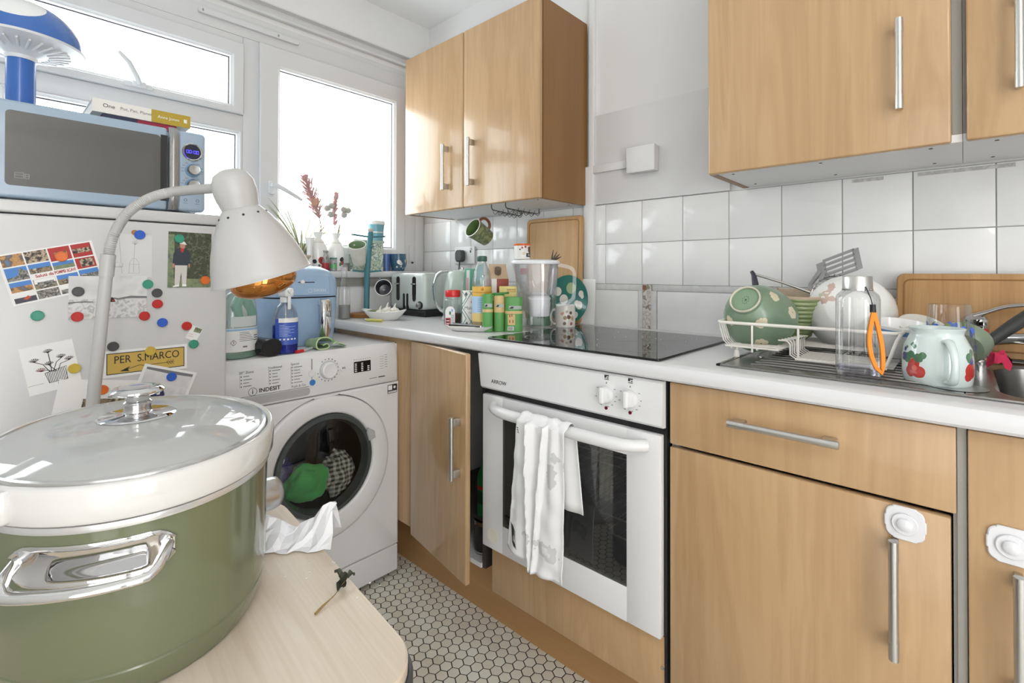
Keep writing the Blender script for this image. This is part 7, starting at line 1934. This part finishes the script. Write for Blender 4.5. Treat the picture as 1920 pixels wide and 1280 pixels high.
# ================================================================== SINK AND DISH RACK
t = thing('sink', 'stainless steel inset sink with a ribbed drainer', 'sink', (-0.30, 0.0, ZT))
sk = B()
zr = ZT + 0.0035
X0, X1, SY0, SY1 = -0.545, -0.060, -0.545, 0.395
bx0, bx1, by0, by1 = -0.515, -0.125, -0.430, -0.045
def sr(x0, x1, y0, y1, z, r, n=6): return [((x0 + x1) / 2 + x, (y0 + y1) / 2 + y, z) for x, y in rrect(x1 - x0, y1 - y0, r, n)]
# bowl
sk.loft([sr(bx0 - 0.006, bx1 + 0.006, by0 - 0.006, by1 + 0.006, zr, 0.07), sr(bx0, bx1, by0, by1, zr - 0.006, 0.066), sr(bx0 + 0.008, bx1 - 0.008, by0 + 0.008, by1 - 0.008, zr - 0.13, 0.066), sr(bx0 + 0.04, bx1 - 0.04, by0 + 0.04, by1 - 0.04, zr - 0.155, 0.05), sr(-0.34, -0.30, -0.26, -0.22, zr - 0.158, 0.018)], SINKS, False, True)
# rim around the bowl (ring between bowl edge and outer edge of the bowl half)
sk.loft([sr(X0 + 0.004, X1 - 0.004, SY0 + 0.004, 0.0, zr, 0.012), sr(bx0 - 0.006, bx1 + 0.006, by0 - 0.006, by1 + 0.006, zr, 0.07)], SINKS, False, False)
sk.box((X0 + 0.004, -0.002, zr - 0.0014), (X1 - 0.004, SY1 - 0.004, zr), SINKS)
for a, c in (((X0, SY0, ZT + 0.0004), (X0 + 0.010, SY1, zr + 0.0012)), ((X1 - 0.010, SY0, ZT + 0.0004), (X1, SY1, zr + 0.0012)), ((X0, SY1 - 0.010, ZT + 0.0004), (X1, SY1, zr + 0.0012)), ((X0, SY0, ZT + 0.0004), (X1, SY0 + 0.01, zr + 0.0012))):
    sk.box(a, c, SINKS, 0.001)
sk.obj('basin', t, angle=30)
rb = B()
for k in range(13):
    x = -0.49 + 0.032 * k
    rb.tube([(x, 0.03, zr), (x, 0.06, zr + 0.0012), (x, 0.30, zr + 0.0012), (x, 0.34, zr)], [0.0015, 0.003, 0.003, 0.0015], SINKS, 8)
rb.obj('drainer_rib', t)
B().tube([(-0.49 + 0.10 * math.cos(q) + 0.2, 0.345 - 0.0 + 0.025 * math.sin(q), zr + 0.0004) for q in [PI * i / 14 for i in range(15)]], 0.0025, SINKS, 8).obj('drainer_scroll', t)
B().lathe([(0.020, 0), (0.020, 0.003), (0.012, 0.002), (0, 0.001)], CHROME, 24, (-0.32, -0.24, zr - 0.158)).obj('drain', t)
# tap
t = thing('tap', 'chrome lever mixer tap behind the sink', 'tap', (-0.100, -0.020, zr))
tx, ty = -0.100, -0.020
B().lathe([(0, 0.0005), (0.027, 0.0005), (0.028, 0.006), (0.023, 0.010), (0.0215, 0.060), (0.0225, 0.075), (0.024, 0.078), (0.024, 0.094), (0.018, 0.101), (0, 0.102)], CHROME, 36, (tx, ty, zr)).obj('body', t)
dl = Vector((0.10, -0.99, 0)).normalized()
pl = [Vector((tx, ty, zr)) - dl * 0.012 + Vector((0, 0, 0.098)), Vector((tx, ty, zr)) + dl * 0.012 + Vector((0, 0, 0.108)), Vector((tx, ty, zr)) + dl * 0.050 + Vector((0, 0, 0.124)), Vector((tx, ty, zr)) + dl * 0.092 + Vector((0, 0, 0.130))]
P = spline(pl, 6); rr_ = []
for i, p in enumerate(P):
    f = i / (len(P) - 1); s_ = Vector((dl.y, -dl.x, 0)); w_ = 0.016 - 0.006 * f
    rr_.append([p + s_ * (w_ * math.cos(q)) + Vector((0, 0, 1)) * ((0.008 - 0.0035 * f) * math.sin(q)) for q in [2 * PI * j / 14 for j in range(14)]])
B().loft(rr_, CHROME).obj('lever', t)
B(frame(Vector((tx, ty, zr + 0.070)) + Vector((-0.7, -0.71, 0)) * 0.0228, (0.71, -0.7, 0), (0, 0, 1))).lathe([(0.0042, -0.001), (0.0042, 0.0012), (0, 0.0018)], mat('red_dot', (196, 40, 34), 0.3), 16).obj('hot_mark', t)
B(frame(Vector((tx, ty, zr + 0.034)) + Vector((-0.7, -0.71, 0)) * 0.0223, (0.71, -0.7, 0), (0, 0, 1))).box((-0.006, -0.018, 0), (0.006, 0.018, 0.0006), PAPER).box((-0.001, -0.015, 0.0006), (0.003, 0.008, 0.0008), OCHRE).obj('sticker', t, smooth=False)
B().tube([(tx, ty, zr + 0.045), (tx - 0.03, ty - 0.055, zr + 0.058), (tx - 0.075, ty - 0.13, zr + 0.066), (tx - 0.09, ty - 0.155, zr + 0.054)], [0.013, 0.012, 0.011, 0.0115], CHROME, 16).obj('spout', t)

# dish rack
t = thing('dish_rack', 'white coated wire dish rack on the steel drainer', 'dish rack', (-0.285, 0.25, zr))
RW = mat('white_wire', (226, 222, 214), 0.35)
rx0, rx1, ry0, ry1 = -0.432, -0.145, 0.088, 0.434
zr2 = 0.992; zb = 0.938
def rim_pts(x0, x1, y0, y1, z, r=0.018): return [((x0 + x1) / 2 + x, (y0 + y1) / 2 + y, z) for x, y in rrect(x1 - x0, y1 - y0, r, 5)]
pts = rim_pts(rx0, rx1, ry0, ry1, zr2)
B().tube(pts, 0.0038, RW, 10, closed=True).obj('top_rim', t)
b = B()
n_w = 20
for k in range(n_w):
    y = ry0 + 0.016 + (ry1 - ry0 - 0.032) * k / (n_w - 1)
    if k < 6: continue
zs_step = 0.925
for k in range(7):
    x = rx0 + 0.012 + 0.0135 * k
    b.tube([(x, ry1, zr2), (x, ry1 - 0.012, zb + 0.010), (x + 0.004, ry1 - 0.022, zb), (x + 0.004, 0.312, zb + 0.002), (x + 0.004, 0.300, zb - 0.001)], 0.0016, RW, 6)
for k in range(9):
    x = rx0 + 0.120 + 0.0185 * k
    b.tube([(x, ry1, zr2), (x, ry1 - 0.012, zb + 0.010), (x, ry1 - 0.022, zb), (x, 0.12, zb)], 0.0016, RW, 6)
b.obj('end_wires', t)
b = B()
for k in range(8):
    y = 0.268 + 0.0 * k
    x = rx0 + 0.006 + 0.018 * k
    b.tube([(x, 0.302 - 0.002 * k, zb + 0.022), (x, 0.285 - 0.002 * k, zb + 0.022), (x, 0.279, zb + 0.015), (x, 0.279, zb - 0.008), (x, 0.268, zb - 0.015), (x, 0.10, zb - 0.015)], 0.0017, RW, 6)
b.obj('step_wires', t)
b = B()
for y in (0.355, 0.262):
    b.tube([(rx0, y, zr2), (rx0, y, zb - 0.010)], 0.0024, RW, 8)
b.tube([(rx0, ry1 - 0.02, zb), (rx0, 0.30, zb)], 0.0022, RW, 8).tube([(rx0, 0.268, zb - 0.015), (rx0, 0.11, zb - 0.015)], 0.003, RW, 8)
b.tube([(rx1, ry1 - 0.02, zb), (rx1, 0.10, zb)], 0.0022, RW, 8)
for x in (rx0, rx1):
    b.tube([(x, ry0, zr2), (x, ry0 + 0.006, zr2 - 0.012), (x, ry0 + 0.022, zb - 0.010), (x, ry0 + 0.030, zb - 0.0150), (x, 0.14, zb - 0.015)], 0.0034, RW, 10)
for y in (0.13, 0.20): b.tube([(rx0, y, zb - 0.016), (rx1, y, zb - 0.016)], 0.0022, RW, 8)
for y in (0.345, 0.40): b.tube([(rx0, y, zb - 0.003), (rx1, y, zb - 0.003)], 0.0022, RW, 8)
b.obj('frame_wires', t)
for x, y in ((rx0 + 0.012, 0.392), (rx1 - 0.012, 0.392), (rx0 + 0.004, 0.126), (rx1 - 0.004, 0.126)):
    b = B().tube([(x, y, zb - 0.004), (x, y, zr + 0.010)], 0.0028, RW, 8).lathe([(0, 0.0006), (0.0055, 0.0006), (0.0062, 0.004), (0.0050, 0.017), (0, 0.018)], RW, 14, (x, y, zr))
    b.obj('foot', t)

def posed(name, label, cat, c, up, side, group=None):
    M = mug_pose(c, up, side)
    t = thing(name, label, cat, M.to_translation(), R=M.to_3x3(), group=group)
    return t, ROOTM[t.name]
# green flowered bowl, foot up towards the camera
t, T = posed('serving_bowl', 'green bowl with cream flowers tipped foot-up in the dish rack', 'bowl', (-0.406, 0.379, 1.048), (0.80, -0.10, -0.52), (0, 0, 1))
fl_ = []
r_ = random.Random(4)
for k in range(9):
    a = 2 * PI * k / 9 + (0.35 if k % 2 else 0)
    z = 0.030 if k % 2 else 0.078
    rr2 = (0.058 if k % 2 else 0.079)
    cx_, cy_ = rr2 * math.cos(a), rr2 * math.sin(a)
    for j in range(6):
        q = 2 * PI * j / 6
        tx_, ty_ = -math.sin(a), math.cos(a)
        fl_.append((cx_ + tx_ * 0.0085 * math.cos(q), cy_ + ty_ * 0.0085 * math.cos(q), z + 0.0085 * math.sin(q), 0.0072))
    fl_.append((cx_, cy_, z, 0.0085)); fl_.append((cx_, cy_, z, 0.0016, (110, 90, 66)))
BOWLG = spots('green_flower_glaze', (120, 142, 118), (214, 204, 176), fl_, 0.3, coat=0.25)
B(T).lathe([(0.030, 0.006), (0.033, 0.0), (0.035, 0.0), (0.0365, 0.010), (0.052, 0.024), (0.068, 0.048), (0.079, 0.078), (0.084, 0.105), (0.0815, 0.1065), (0.076, 0.080), (0.060, 0.040), (0.03, 0.018), (0, 0.015)], BOWLG, 56, c0=False).obj('bowl', t)
B(T).lathe([(0.0355, 0.0085), (0.0355, 0.0005), (0.0338, -0.0008), (0.0318, 0.0005), (0.031, 0.006)], mat('unglazed_foot', (206, 200, 180), 0.6), 40, c0=False, c1=False).obj('foot_ring', t)
B(T).lathe([(0, 0.0058), (0.031, 0.0058)], mat('pale_green_glaze', (126, 150, 124), 0.35), 40, c0=True, c1=False).obj('foot_recess', t)
mk = B(T @ frame((0, 0, 0.0055), (-1, 0, 0), (0, 1, 0)))
for k in range(10):
    a = 2 * PI * k / 10
    mk.box((-0.0008, -0.0005, 0), (0.0008, 0.0005, 0.0004), INK, M=Matrix.Translation((0.010 * math.cos(a), 0.0075 * math.sin(a), 0)))
mk.text('M', 0.007, Matrix.Translation((0, 0, 0.0002)), INK)
mk.obj('maker_mark', t, smooth=False)
# ribbed green bowl behind
t, T = posed('ribbed_bowl', 'leaf-green ribbed bowl between the flowered bowl and the white bowl', 'bowl', (-0.215, 0.318, 0.946), (-0.10, -0.06, 1), (1, 0, 0))
pr = [(0, 0.0), (0.030, 0.0)]
for i in range(31):
    f = i / 30; pr.append((0.034 + 0.040 * math.sin(f * 1.35) + (0.0013 if i % 3 else -0.0016), 0.003 + 0.108 * f))
pr += [(0.0745, 0.113), (0.0715, 0.1125), (0.066, 0.08), (0.035, 0.012), (0, 0.010)]
B(T).lathe(pr, mat('leaf_green_glaze', (134, 150, 102), 0.3, coat=0.3), 56).obj('bowl', t, angle=70)
B(T).lathe([(0.0748, 0.108), (0.0752, 0.1125), (0.0730, 0.1142), (0.0708, 0.1125), (0.064, 0.08)], mat('bare_clay_rim', (186, 168, 146), 0.5), 56, c0=False, c1=False).obj('rim', t)
# large white bowl on its side
t, T = posed('mixing_bowl', 'large white bowl standing on edge behind the water bottle', 'bowl', (-0.228, 0.200, 1.018), (0.70, 0.05, -0.16), (0, 0, 1))
PINKM = spots('white_bowl_glaze', (234, 234, 230), (206, 180, 168), [(0.034, -0.040, -0.040, 0.012), (0.048, -0.030, -0.036, 0.010), (0.016, -0.046, -0.040, 0.011), (0.030, -0.052, -0.034, 0.009, (196, 196, 178)), (0.020, -0.032, -0.046, 0.008), (0.034, -0.040, -0.040, 0.006, (232, 230, 224))], 0.12, coat=0.5, wob=0.02)
B(T).lathe([(0, -0.050), (0.040, -0.050), (0.044, -0.048), (0.068, -0.036), (0.084, -0.012), (0.0905, 0.012), (0.092, 0.020), (0.0890, 0.020), (0.082, -0.006), (0.06, -0.034), (0, -0.044)], PINKM, 60).obj('bowl', t)
bs_t, T = posed('striped_bowl', 'small white bowl with a blue stripe at the sink end of the rack', 'bowl', (-0.330, 0.104, 0.938), (-0.12, -0.10, 0.98), (1, 0, 0))
STR = mat('blue_stripe', (104, 146, 196), 0.3)
B(T).lathe([(0, 0.0), (0.026, 0.0), (0.030, 0.004), (0.044, 0.030), (0.052, 0.068), (0.050, 0.069), (0.041, 0.030), (0.02, 0.006), (0, 0.005)], CER, 44).lathe([(0.0492, 0.052), (0.0512, 0.0615)], STR, 44, c0=False, c1=False).obj('bowl', bs_t)
t, T = posed('saucer', 'pale saucer wedged by the small striped bowl', 'saucer', (-0.262, 0.066, 0.985), (-0.45, -0.30, 0.84), (1, 0, 0))
B(T).lathe([(0, 0.0), (0.022, 0.0), (0.026, 0.002), (0.046, 0.010), (0.045, 0.012), (0.024, 0.005), (0, 0.004)], mat('grey_white_glaze', (206, 202, 192), 0.3), 40).obj('saucer', t)
# utensils standing in the rack
t = thing('fish_slice', 'grey slotted turner leaning on the tiles above the rack', 'utensil', (-0.16, 0.30, 0.95))
Msl = frame((-0.105, 0.232, 1.132), Vector((-0.25, -0.90, 0.36)), Vector((0.45, 0.20, 0.80)))
TG = mat('grey_nylon', (150, 150, 150), 0.45)
sl = B(Msl)
W_, H_ = 0.092, 0.066
for k in range(5):
    v0 = -H_ / 2 + H_ * k / 4.55
    sl.box((-W_ / 2, v0, 0), (W_ / 2 - 0.010, v0 + 0.0075, 0.0028), TG, 0.001)
sl.box((-W_ / 2 - 0.018, -H_ / 2 + 0.004, 0), (-W_ / 2 + 0.006, H_ / 2 - 0.006, 0.0028), TG, 0.001).box((W_ / 2 - 0.016, -H_ / 2 + 0.001, 0), (W_ / 2, H_ / 2 - 0.003, 0.0028), TG, 0.001)
sl.obj('slotted_blade', t)
hb_ = Msl @ Vector((-W_ / 2 - 0.012, 0, 0.0014))
B().tube([hb_, hb_ + Vector((-0.012, 0.020, -0.035)), Vector((-0.138, 0.285, 1.02)), Vector((-0.140, 0.268, 0.946))], [0.007, 0.0055, 0.005, 0.006], TG, 10).obj('handle', t)
t, T = posed('wire_sieve', 'round wire sieve standing on edge between plate and turner', 'sieve', (-0.165, 0.235, 1.040), (-0.75, -0.62, 0.18), (0, 0, 1))
b = B(T)
for k in range(-9, 10):
    a = 0.006 * k; w_ = math.sqrt(max(0, 0.060 ** 2 - a * a))
    b.tube([(a, -w_ + 2 * w_ * i / 8, -0.022 * (1 - (a / 0.06) ** 2) * (1 - (2 * i / 8 - 1) ** 2)) for i in range(9)], 0.0007, SATIN, 4)
for k in range(30):
    q = 2 * PI * k / 30
    b.tube([(0.060 * math.cos(q), 0.060 * math.sin(q), 0), (0.066 * math.cos(q + 0.03), 0.066 * math.sin(q + 0.03), 0.008)], 0.0012, SATIN, 5)
b.obj('wire_mesh', t)
B(T).tube([(0.062 * math.cos(2 * PI * i / 40), 0.062 * math.sin(2 * PI * i / 40), 0) for i in range(40)], 0.0022, SATIN, 8, closed=True).obj('rim', t)
t = thing('ladle', 'steel-rodded utensil with a dark hooked handle resting across the rack', 'utensil', (-0.20, 0.34, 1.05))
B().tube([(-0.205, 0.418, 1.106), (-0.200, 0.35, 1.084), (-0.192, 0.268, 1.052), (-0.185, 0.235, 1.036)], [0.0035, 0.0032, 0.0032, 0.003], STEEL, 10).obj('rod', t)
B().tube([(-0.203, 0.424, 1.113), (-0.205, 0.418, 1.104), (-0.212, 0.412, 1.080), (-0.218, 0.404, 1.052)], [0.0045, 0.0062, 0.0082, 0.0070], mat('dark_indigo_handle', (48, 46, 62), 0.4), 12).obj('handle', t)
t, T = posed('cutlery_holder', 'clear cutlery tray of forks at the back of the rack', 'cutlery holder', (-0.170, 0.398, zb + 0.004), (0, 0, 1), (1, 0, 0))
B(T).loft([[(x, y, z) for x, y in rrect(0.036, 0.070, 0.006)] for z in (0.0, 0.07)], CLEAR, True, False).obj('tray', t)
for k in range(4):
    tt = thing('fork', ('fork standing nearest the window in the clear cutlery tray', 'second fork from the window in the clear cutlery tray', 'third fork from the window in the clear cutlery tray', 'fork standing nearest the turner in the clear cutlery tray')[k], 'fork', (-0.170, 0.418 - 0.014 * k, zb + 0.008), group='forks drying in the rack')
    x, y = -0.170 - 0.003 * (k % 2), 0.418 - 0.014 * k
    B().tube([(x, y, zb + 0.008), (x - 0.003, y + 0.002, zb + 0.075), (x - 0.005, y + 0.002, zb + 0.095)], [0.003, 0.0018, 0.004], CHROME, 8).obj('handle', tt)
    for j in range(4): B().tube([(x - 0.005, y + 0.002, zb + 0.094), (x - 0.006, y - 0.004 + 0.004 * j, zb + 0.104), (x - 0.009, y - 0.005 + 0.0046 * j - 0.004 * (k - 1), zb + 0.135)], [0.0013, 0.0012, 0.0006], CHROME, 5).obj('tine', tt)

# water bottle with orange strap
wx, wy = -0.497, 0.148
t = thing('water_bottle', 'clear drinking bottle with a steel lid and orange wrist strap', 'bottle', (wx, wy, zr)); T = ROOTM[t.name]
B(T).lathe([(0, 0.0008), (0.0335, 0.0008), (0.0355, 0.004), (0.0355, 0.148), (0.0335, 0.156), (0.0265, 0.163), (0.0245, 0.166), (0.0245, 0.168), (0.0220, 0.168)], thin_glass('bottle_tritan', (0.955, 0.958, 0.965), 0.13), 44).obj('bottle', t)
B(T).lathe([(0, 0.0135), (0.0318, 0.0135), (0.0318, 0.022), (0, 0.0225)], thin_glass('violet_tint', (0.90, 0.90, 0.95), 0.05), 36).obj('base_tint', t)
B(T).lathe([(0.0215, 0.165), (0.0240, 0.1665), (0.0240, 0.1895), (0.0228, 0.1915), (0, 0.192)], STEEL, 44, c0=True).obj('lid', t)
B(T).lathe([(0.0246, 0.1645), (0.0246, 0.1675)], CHROME, 40, c0=False, c1=False).obj('collar', t)
OR = mat('orange_strap', (230, 138, 34), 0.6, bump=0.3, bscale=300)
fd = Vector((-0.80, -0.60, 0)); sd = Vector((0.60, -0.80, 0))
c0_ = fd * 0.0250
B(T).tube([c0_ + Vector((0, 0, 0.172)), c0_ + sd * 0.004 + fd * 0.009 + Vector((0, 0, 0.150)), c0_ + sd * 0.006 + fd * 0.0105 + Vector((0, 0, 0.138))], 0.0009, BLACK, 6).obj('cord', t)
B(T).tube([c0_ + sd * 0.006 + fd * 0.0105 + Vector((0, 0, 0.140)), c0_ + sd * 0.0065 + fd * 0.0105 + Vector((0, 0, 0.126))], [0.0045, 0.0050], BLACK, 10).obj('ferrule', t)
loop = []
for i in range(25):
    q = i / 24
    if q < 0.5:
        s_ = q * 2; loop.append((0.0065 - 0.010 * math.sin(PI * s_ * 0.85) + 0.012 * s_ ** 3, 0.128 - 0.112 * s_ ** 0.95))
    else:
        s_ = (q - 0.5) * 2; loop.append((0.0185 + 0.014 * math.sin(PI * s_ * 0.62) * (1 - s_) - 0.012 * s_, 0.016 + 0.112 * s_))
ring = []
for u, z in loop:
    o_ = c0_ + sd * u + fd * (0.0115 + 0.004 * (1 - z / 0.14)) + Vector((0, 0, z))
    ring.append(o_)
rr_ = []
for i, p in enumerate(ring):
    tg = (ring[min(i + 1, 24)] - ring[max(i - 1, 0)]).normalized(); wv = fd * 0.0020; n_ = tg.cross(fd).normalized() * 0.0034
    rr_.append([p - n_ - wv, p + n_ - wv, p + n_ + wv, p - n_ + wv])
B(T).loft(rr_, OR).obj('wrist_strap', t, angle=60)

# painted rose mug in front of the sink
gx, gy = -0.452, 0.036
ROSE = (190, 62, 56); RG = (74, 116, 86); DK = (70, 70, 120)
hr = []
def rp(a, z, r, c):
    a = math.radians(a - 55); rad = 0.050
    hr.append((rad * math.cos(a), rad * math.sin(a), z, r, c))
for a, z, r, c in ((196, 0.030, 0.0115, ROSE), (206, 0.022, 0.011, ROSE), (190, 0.022, 0.010, ROSE), (200, 0.038, 0.008, ROSE), (199, 0.028, 0.005, (216, 110, 90)), (182, 0.045, 0.009, RG), (190, 0.051, 0.0075, RG), (206, 0.047, 0.008, RG), (214, 0.052, 0.006, RG), (184, 0.078, 0.0065, RG), (190, 0.071, 0.006, RG), (178, 0.064, 0.004, RG), (197, 0.067, 0.005, RG), (170, 0.046, 0.008, DK), (172, 0.060, 0.005, DK), (300, 0.030, 0.014, ROSE), (298, 0.052, 0.009, RG), (306, 0.060, 0.007, RG), (292, 0.020, 0.008, ROSE), (303, 0.045, 0.006, DK)):
    rp(a, z, r, c)
RGL = spots('rose_mug_glaze', (206, 218, 216), ROSE, hr, 0.12, coat=0.5, wob=0.005)
t = thing('rose_mug', 'wide pale blue painted mug with red roses on the drainer edge', 'mug', (gx, gy, zr)); T = ROOTM[t.name]
B(T).lathe([(0, 0.0008), (0.046, 0.0008), (0.0482, 0.004), (0.0500, 0.020), (0.0498, 0.046), (0.0470, 0.066), (0.0395, 0.083), (0.0372, 0.0885), (0.0385, 0.094), (0.0405, 0.0985), (0.0392, 0.0995), (0.0365, 0.095), (0.0352, 0.089), (0.0378, 0.082), (0.0445, 0.066), (0.0465, 0.02), (0.043, 0.006), (0, 0.005)], RGL, 56).obj('body', t)
hd_ = math.radians(200)
hv = Vector((math.cos(hd_), math.sin(hd_), 0))
hp = [hv * 0.040 + Vector((0, 0, 0.077)), hv * 0.052 + Vector((0, 0, 0.079)), hv * 0.066 + Vector((0, 0, 0.066)), hv * 0.074 + Vector((0, 0, 0.048)), hv * 0.072 + Vector((0, 0, 0.026)), hv * 0.064 + Vector((0, 0, 0.012)), hv * 0.047 + Vector((0, 0, 0.009))]
P = spline(hp, 6); s_ = Vector((-hv.y, hv.x, 0)); rr_ = []
for i, p in enumerate(P):
    tg = (P[min(i + 1, len(P) - 1)] - P[max(i - 1, 0)]).normalized(); n_ = tg.cross(s_)
    f = i / (len(P) - 1); w_ = 0.0085 - 0.003 * math.sin(PI * f)
    rr_.append([p + s_ * (w_ * math.cos(q)) + n_ * (0.0045 * math.sin(q)) for q in [2 * PI * j / 14 for j in range(14)]])
B(T).loft(rr_, mat('pale_blue_glaze', (206, 218, 216), 0.12, coat=0.5)).obj('handle', t)
t = thing('pan_lid', 'thin steel lid lying flat under the rose mug', 'lid', (-0.470, 0.000, zr))
B().lathe([(0, 0.0002), (0.040, 0.0002), (0.042, 0.0007), (0, 0.0007)], SATIN, 44, (-0.475, 0.010, zr)).obj('disc', t)
# upturned tumbler with blue flowers
ux, uy = -0.372, 0.020
t = thing('tumbler', 'upturned clear tumbler painted with blue flowers behind the rose mug', 'tumbler', (ux, uy, zr)); T = ROOTM[t.name]
B(T).lathe([(0.0395, 0.0008), (0.0410, 0.0010), (0.0320, 0.134), (0.0310, 0.1385), (0, 0.139)], CLEARG, 44, c0=False, c1=False).obj('glass', t)
BF = mat('blue_enamel_flower', (60, 96, 206), 0.3); GF = mat('green_enamel_leaf', (120, 140, 84), 0.4)
fb = B(T)
r_ = random.Random(21)
for k in range(34):
    a = r_.uniform(0, 2 * PI); z = r_.uniform(0.02, 0.10)
    if k < 10: z = r_.uniform(0.075, 0.10)
    rad = 0.0412 - 0.0088 * z / 0.134
    M_ = frame((rad * math.cos(a), rad * math.sin(a), z), (-math.sin(a), math.cos(a), 0), (0, 0, 1))
    w_, h_ = r_.uniform(0.003, 0.005), r_.uniform(0.006, 0.009)
    fb.prism([(w_ * math.cos(q) * 1.0, h_ * math.sin(q)) for q in [2 * PI * i / 10 for i in range(10)]], 0, 0.0004, BF if k % 4 else GF, M=M_ @ Matrix.Rotation(r_.uniform(-0.9, 0.9), 4, 'Z'))
fb.obj('painted_flower', t, smooth=False)
# saucepan by the sink
px_, py_ = -0.282, -0.012
t = thing('saucepan', 'grey-green pan standing on edge with a long black handle', 'pan', (-0.285, -0.025, zr)); 
Mpn = mug_pose((-0.283, 0.004, zr + 0.0465), (0.62, -0.10, 0.35), (0, 0, 1))
B(Mpn).lathe([(0, 0.0), (0.034, 0.0), (0.039, 0.004), (0.043, 0.018), (0.045, 0.026), (0.0425, 0.026), (0.037, 0.008), (0, 0.004)], mat('pan_sage', (128, 142, 120), 0.35), 44).obj('pan', t)
B().tube([(-0.250, -0.026, 0.956), (-0.236, -0.040, 0.972), (-0.205, -0.075, 1.004), (-0.165, -0.122, 1.045)], [0.009, 0.0105, 0.0125, 0.013], mat('soft_black', (52, 54, 52), 0.45), 12).obj('handle', t)
b = B().grid(10, 8, clothf(5.2, (-0.205, -0.052, zr + 0.001), 0.020, 0.018, 0.040), mat('pink_cloth', (206, 44, 84), 0.8))
solo(b, 'dishcloth', 'bright pink cloth tucked behind the black pan handle', 'cloth', (-0.205, -0.052, zr))
board('wide bamboo chopping board standing against the tiles behind the sink', frame((-0.043, -0.085, ZT + 0.0990 + 0.0035), (0, -1, 0), (0.17, 0, 1)), 0.420, 0.192, 0.018, BAMBY)
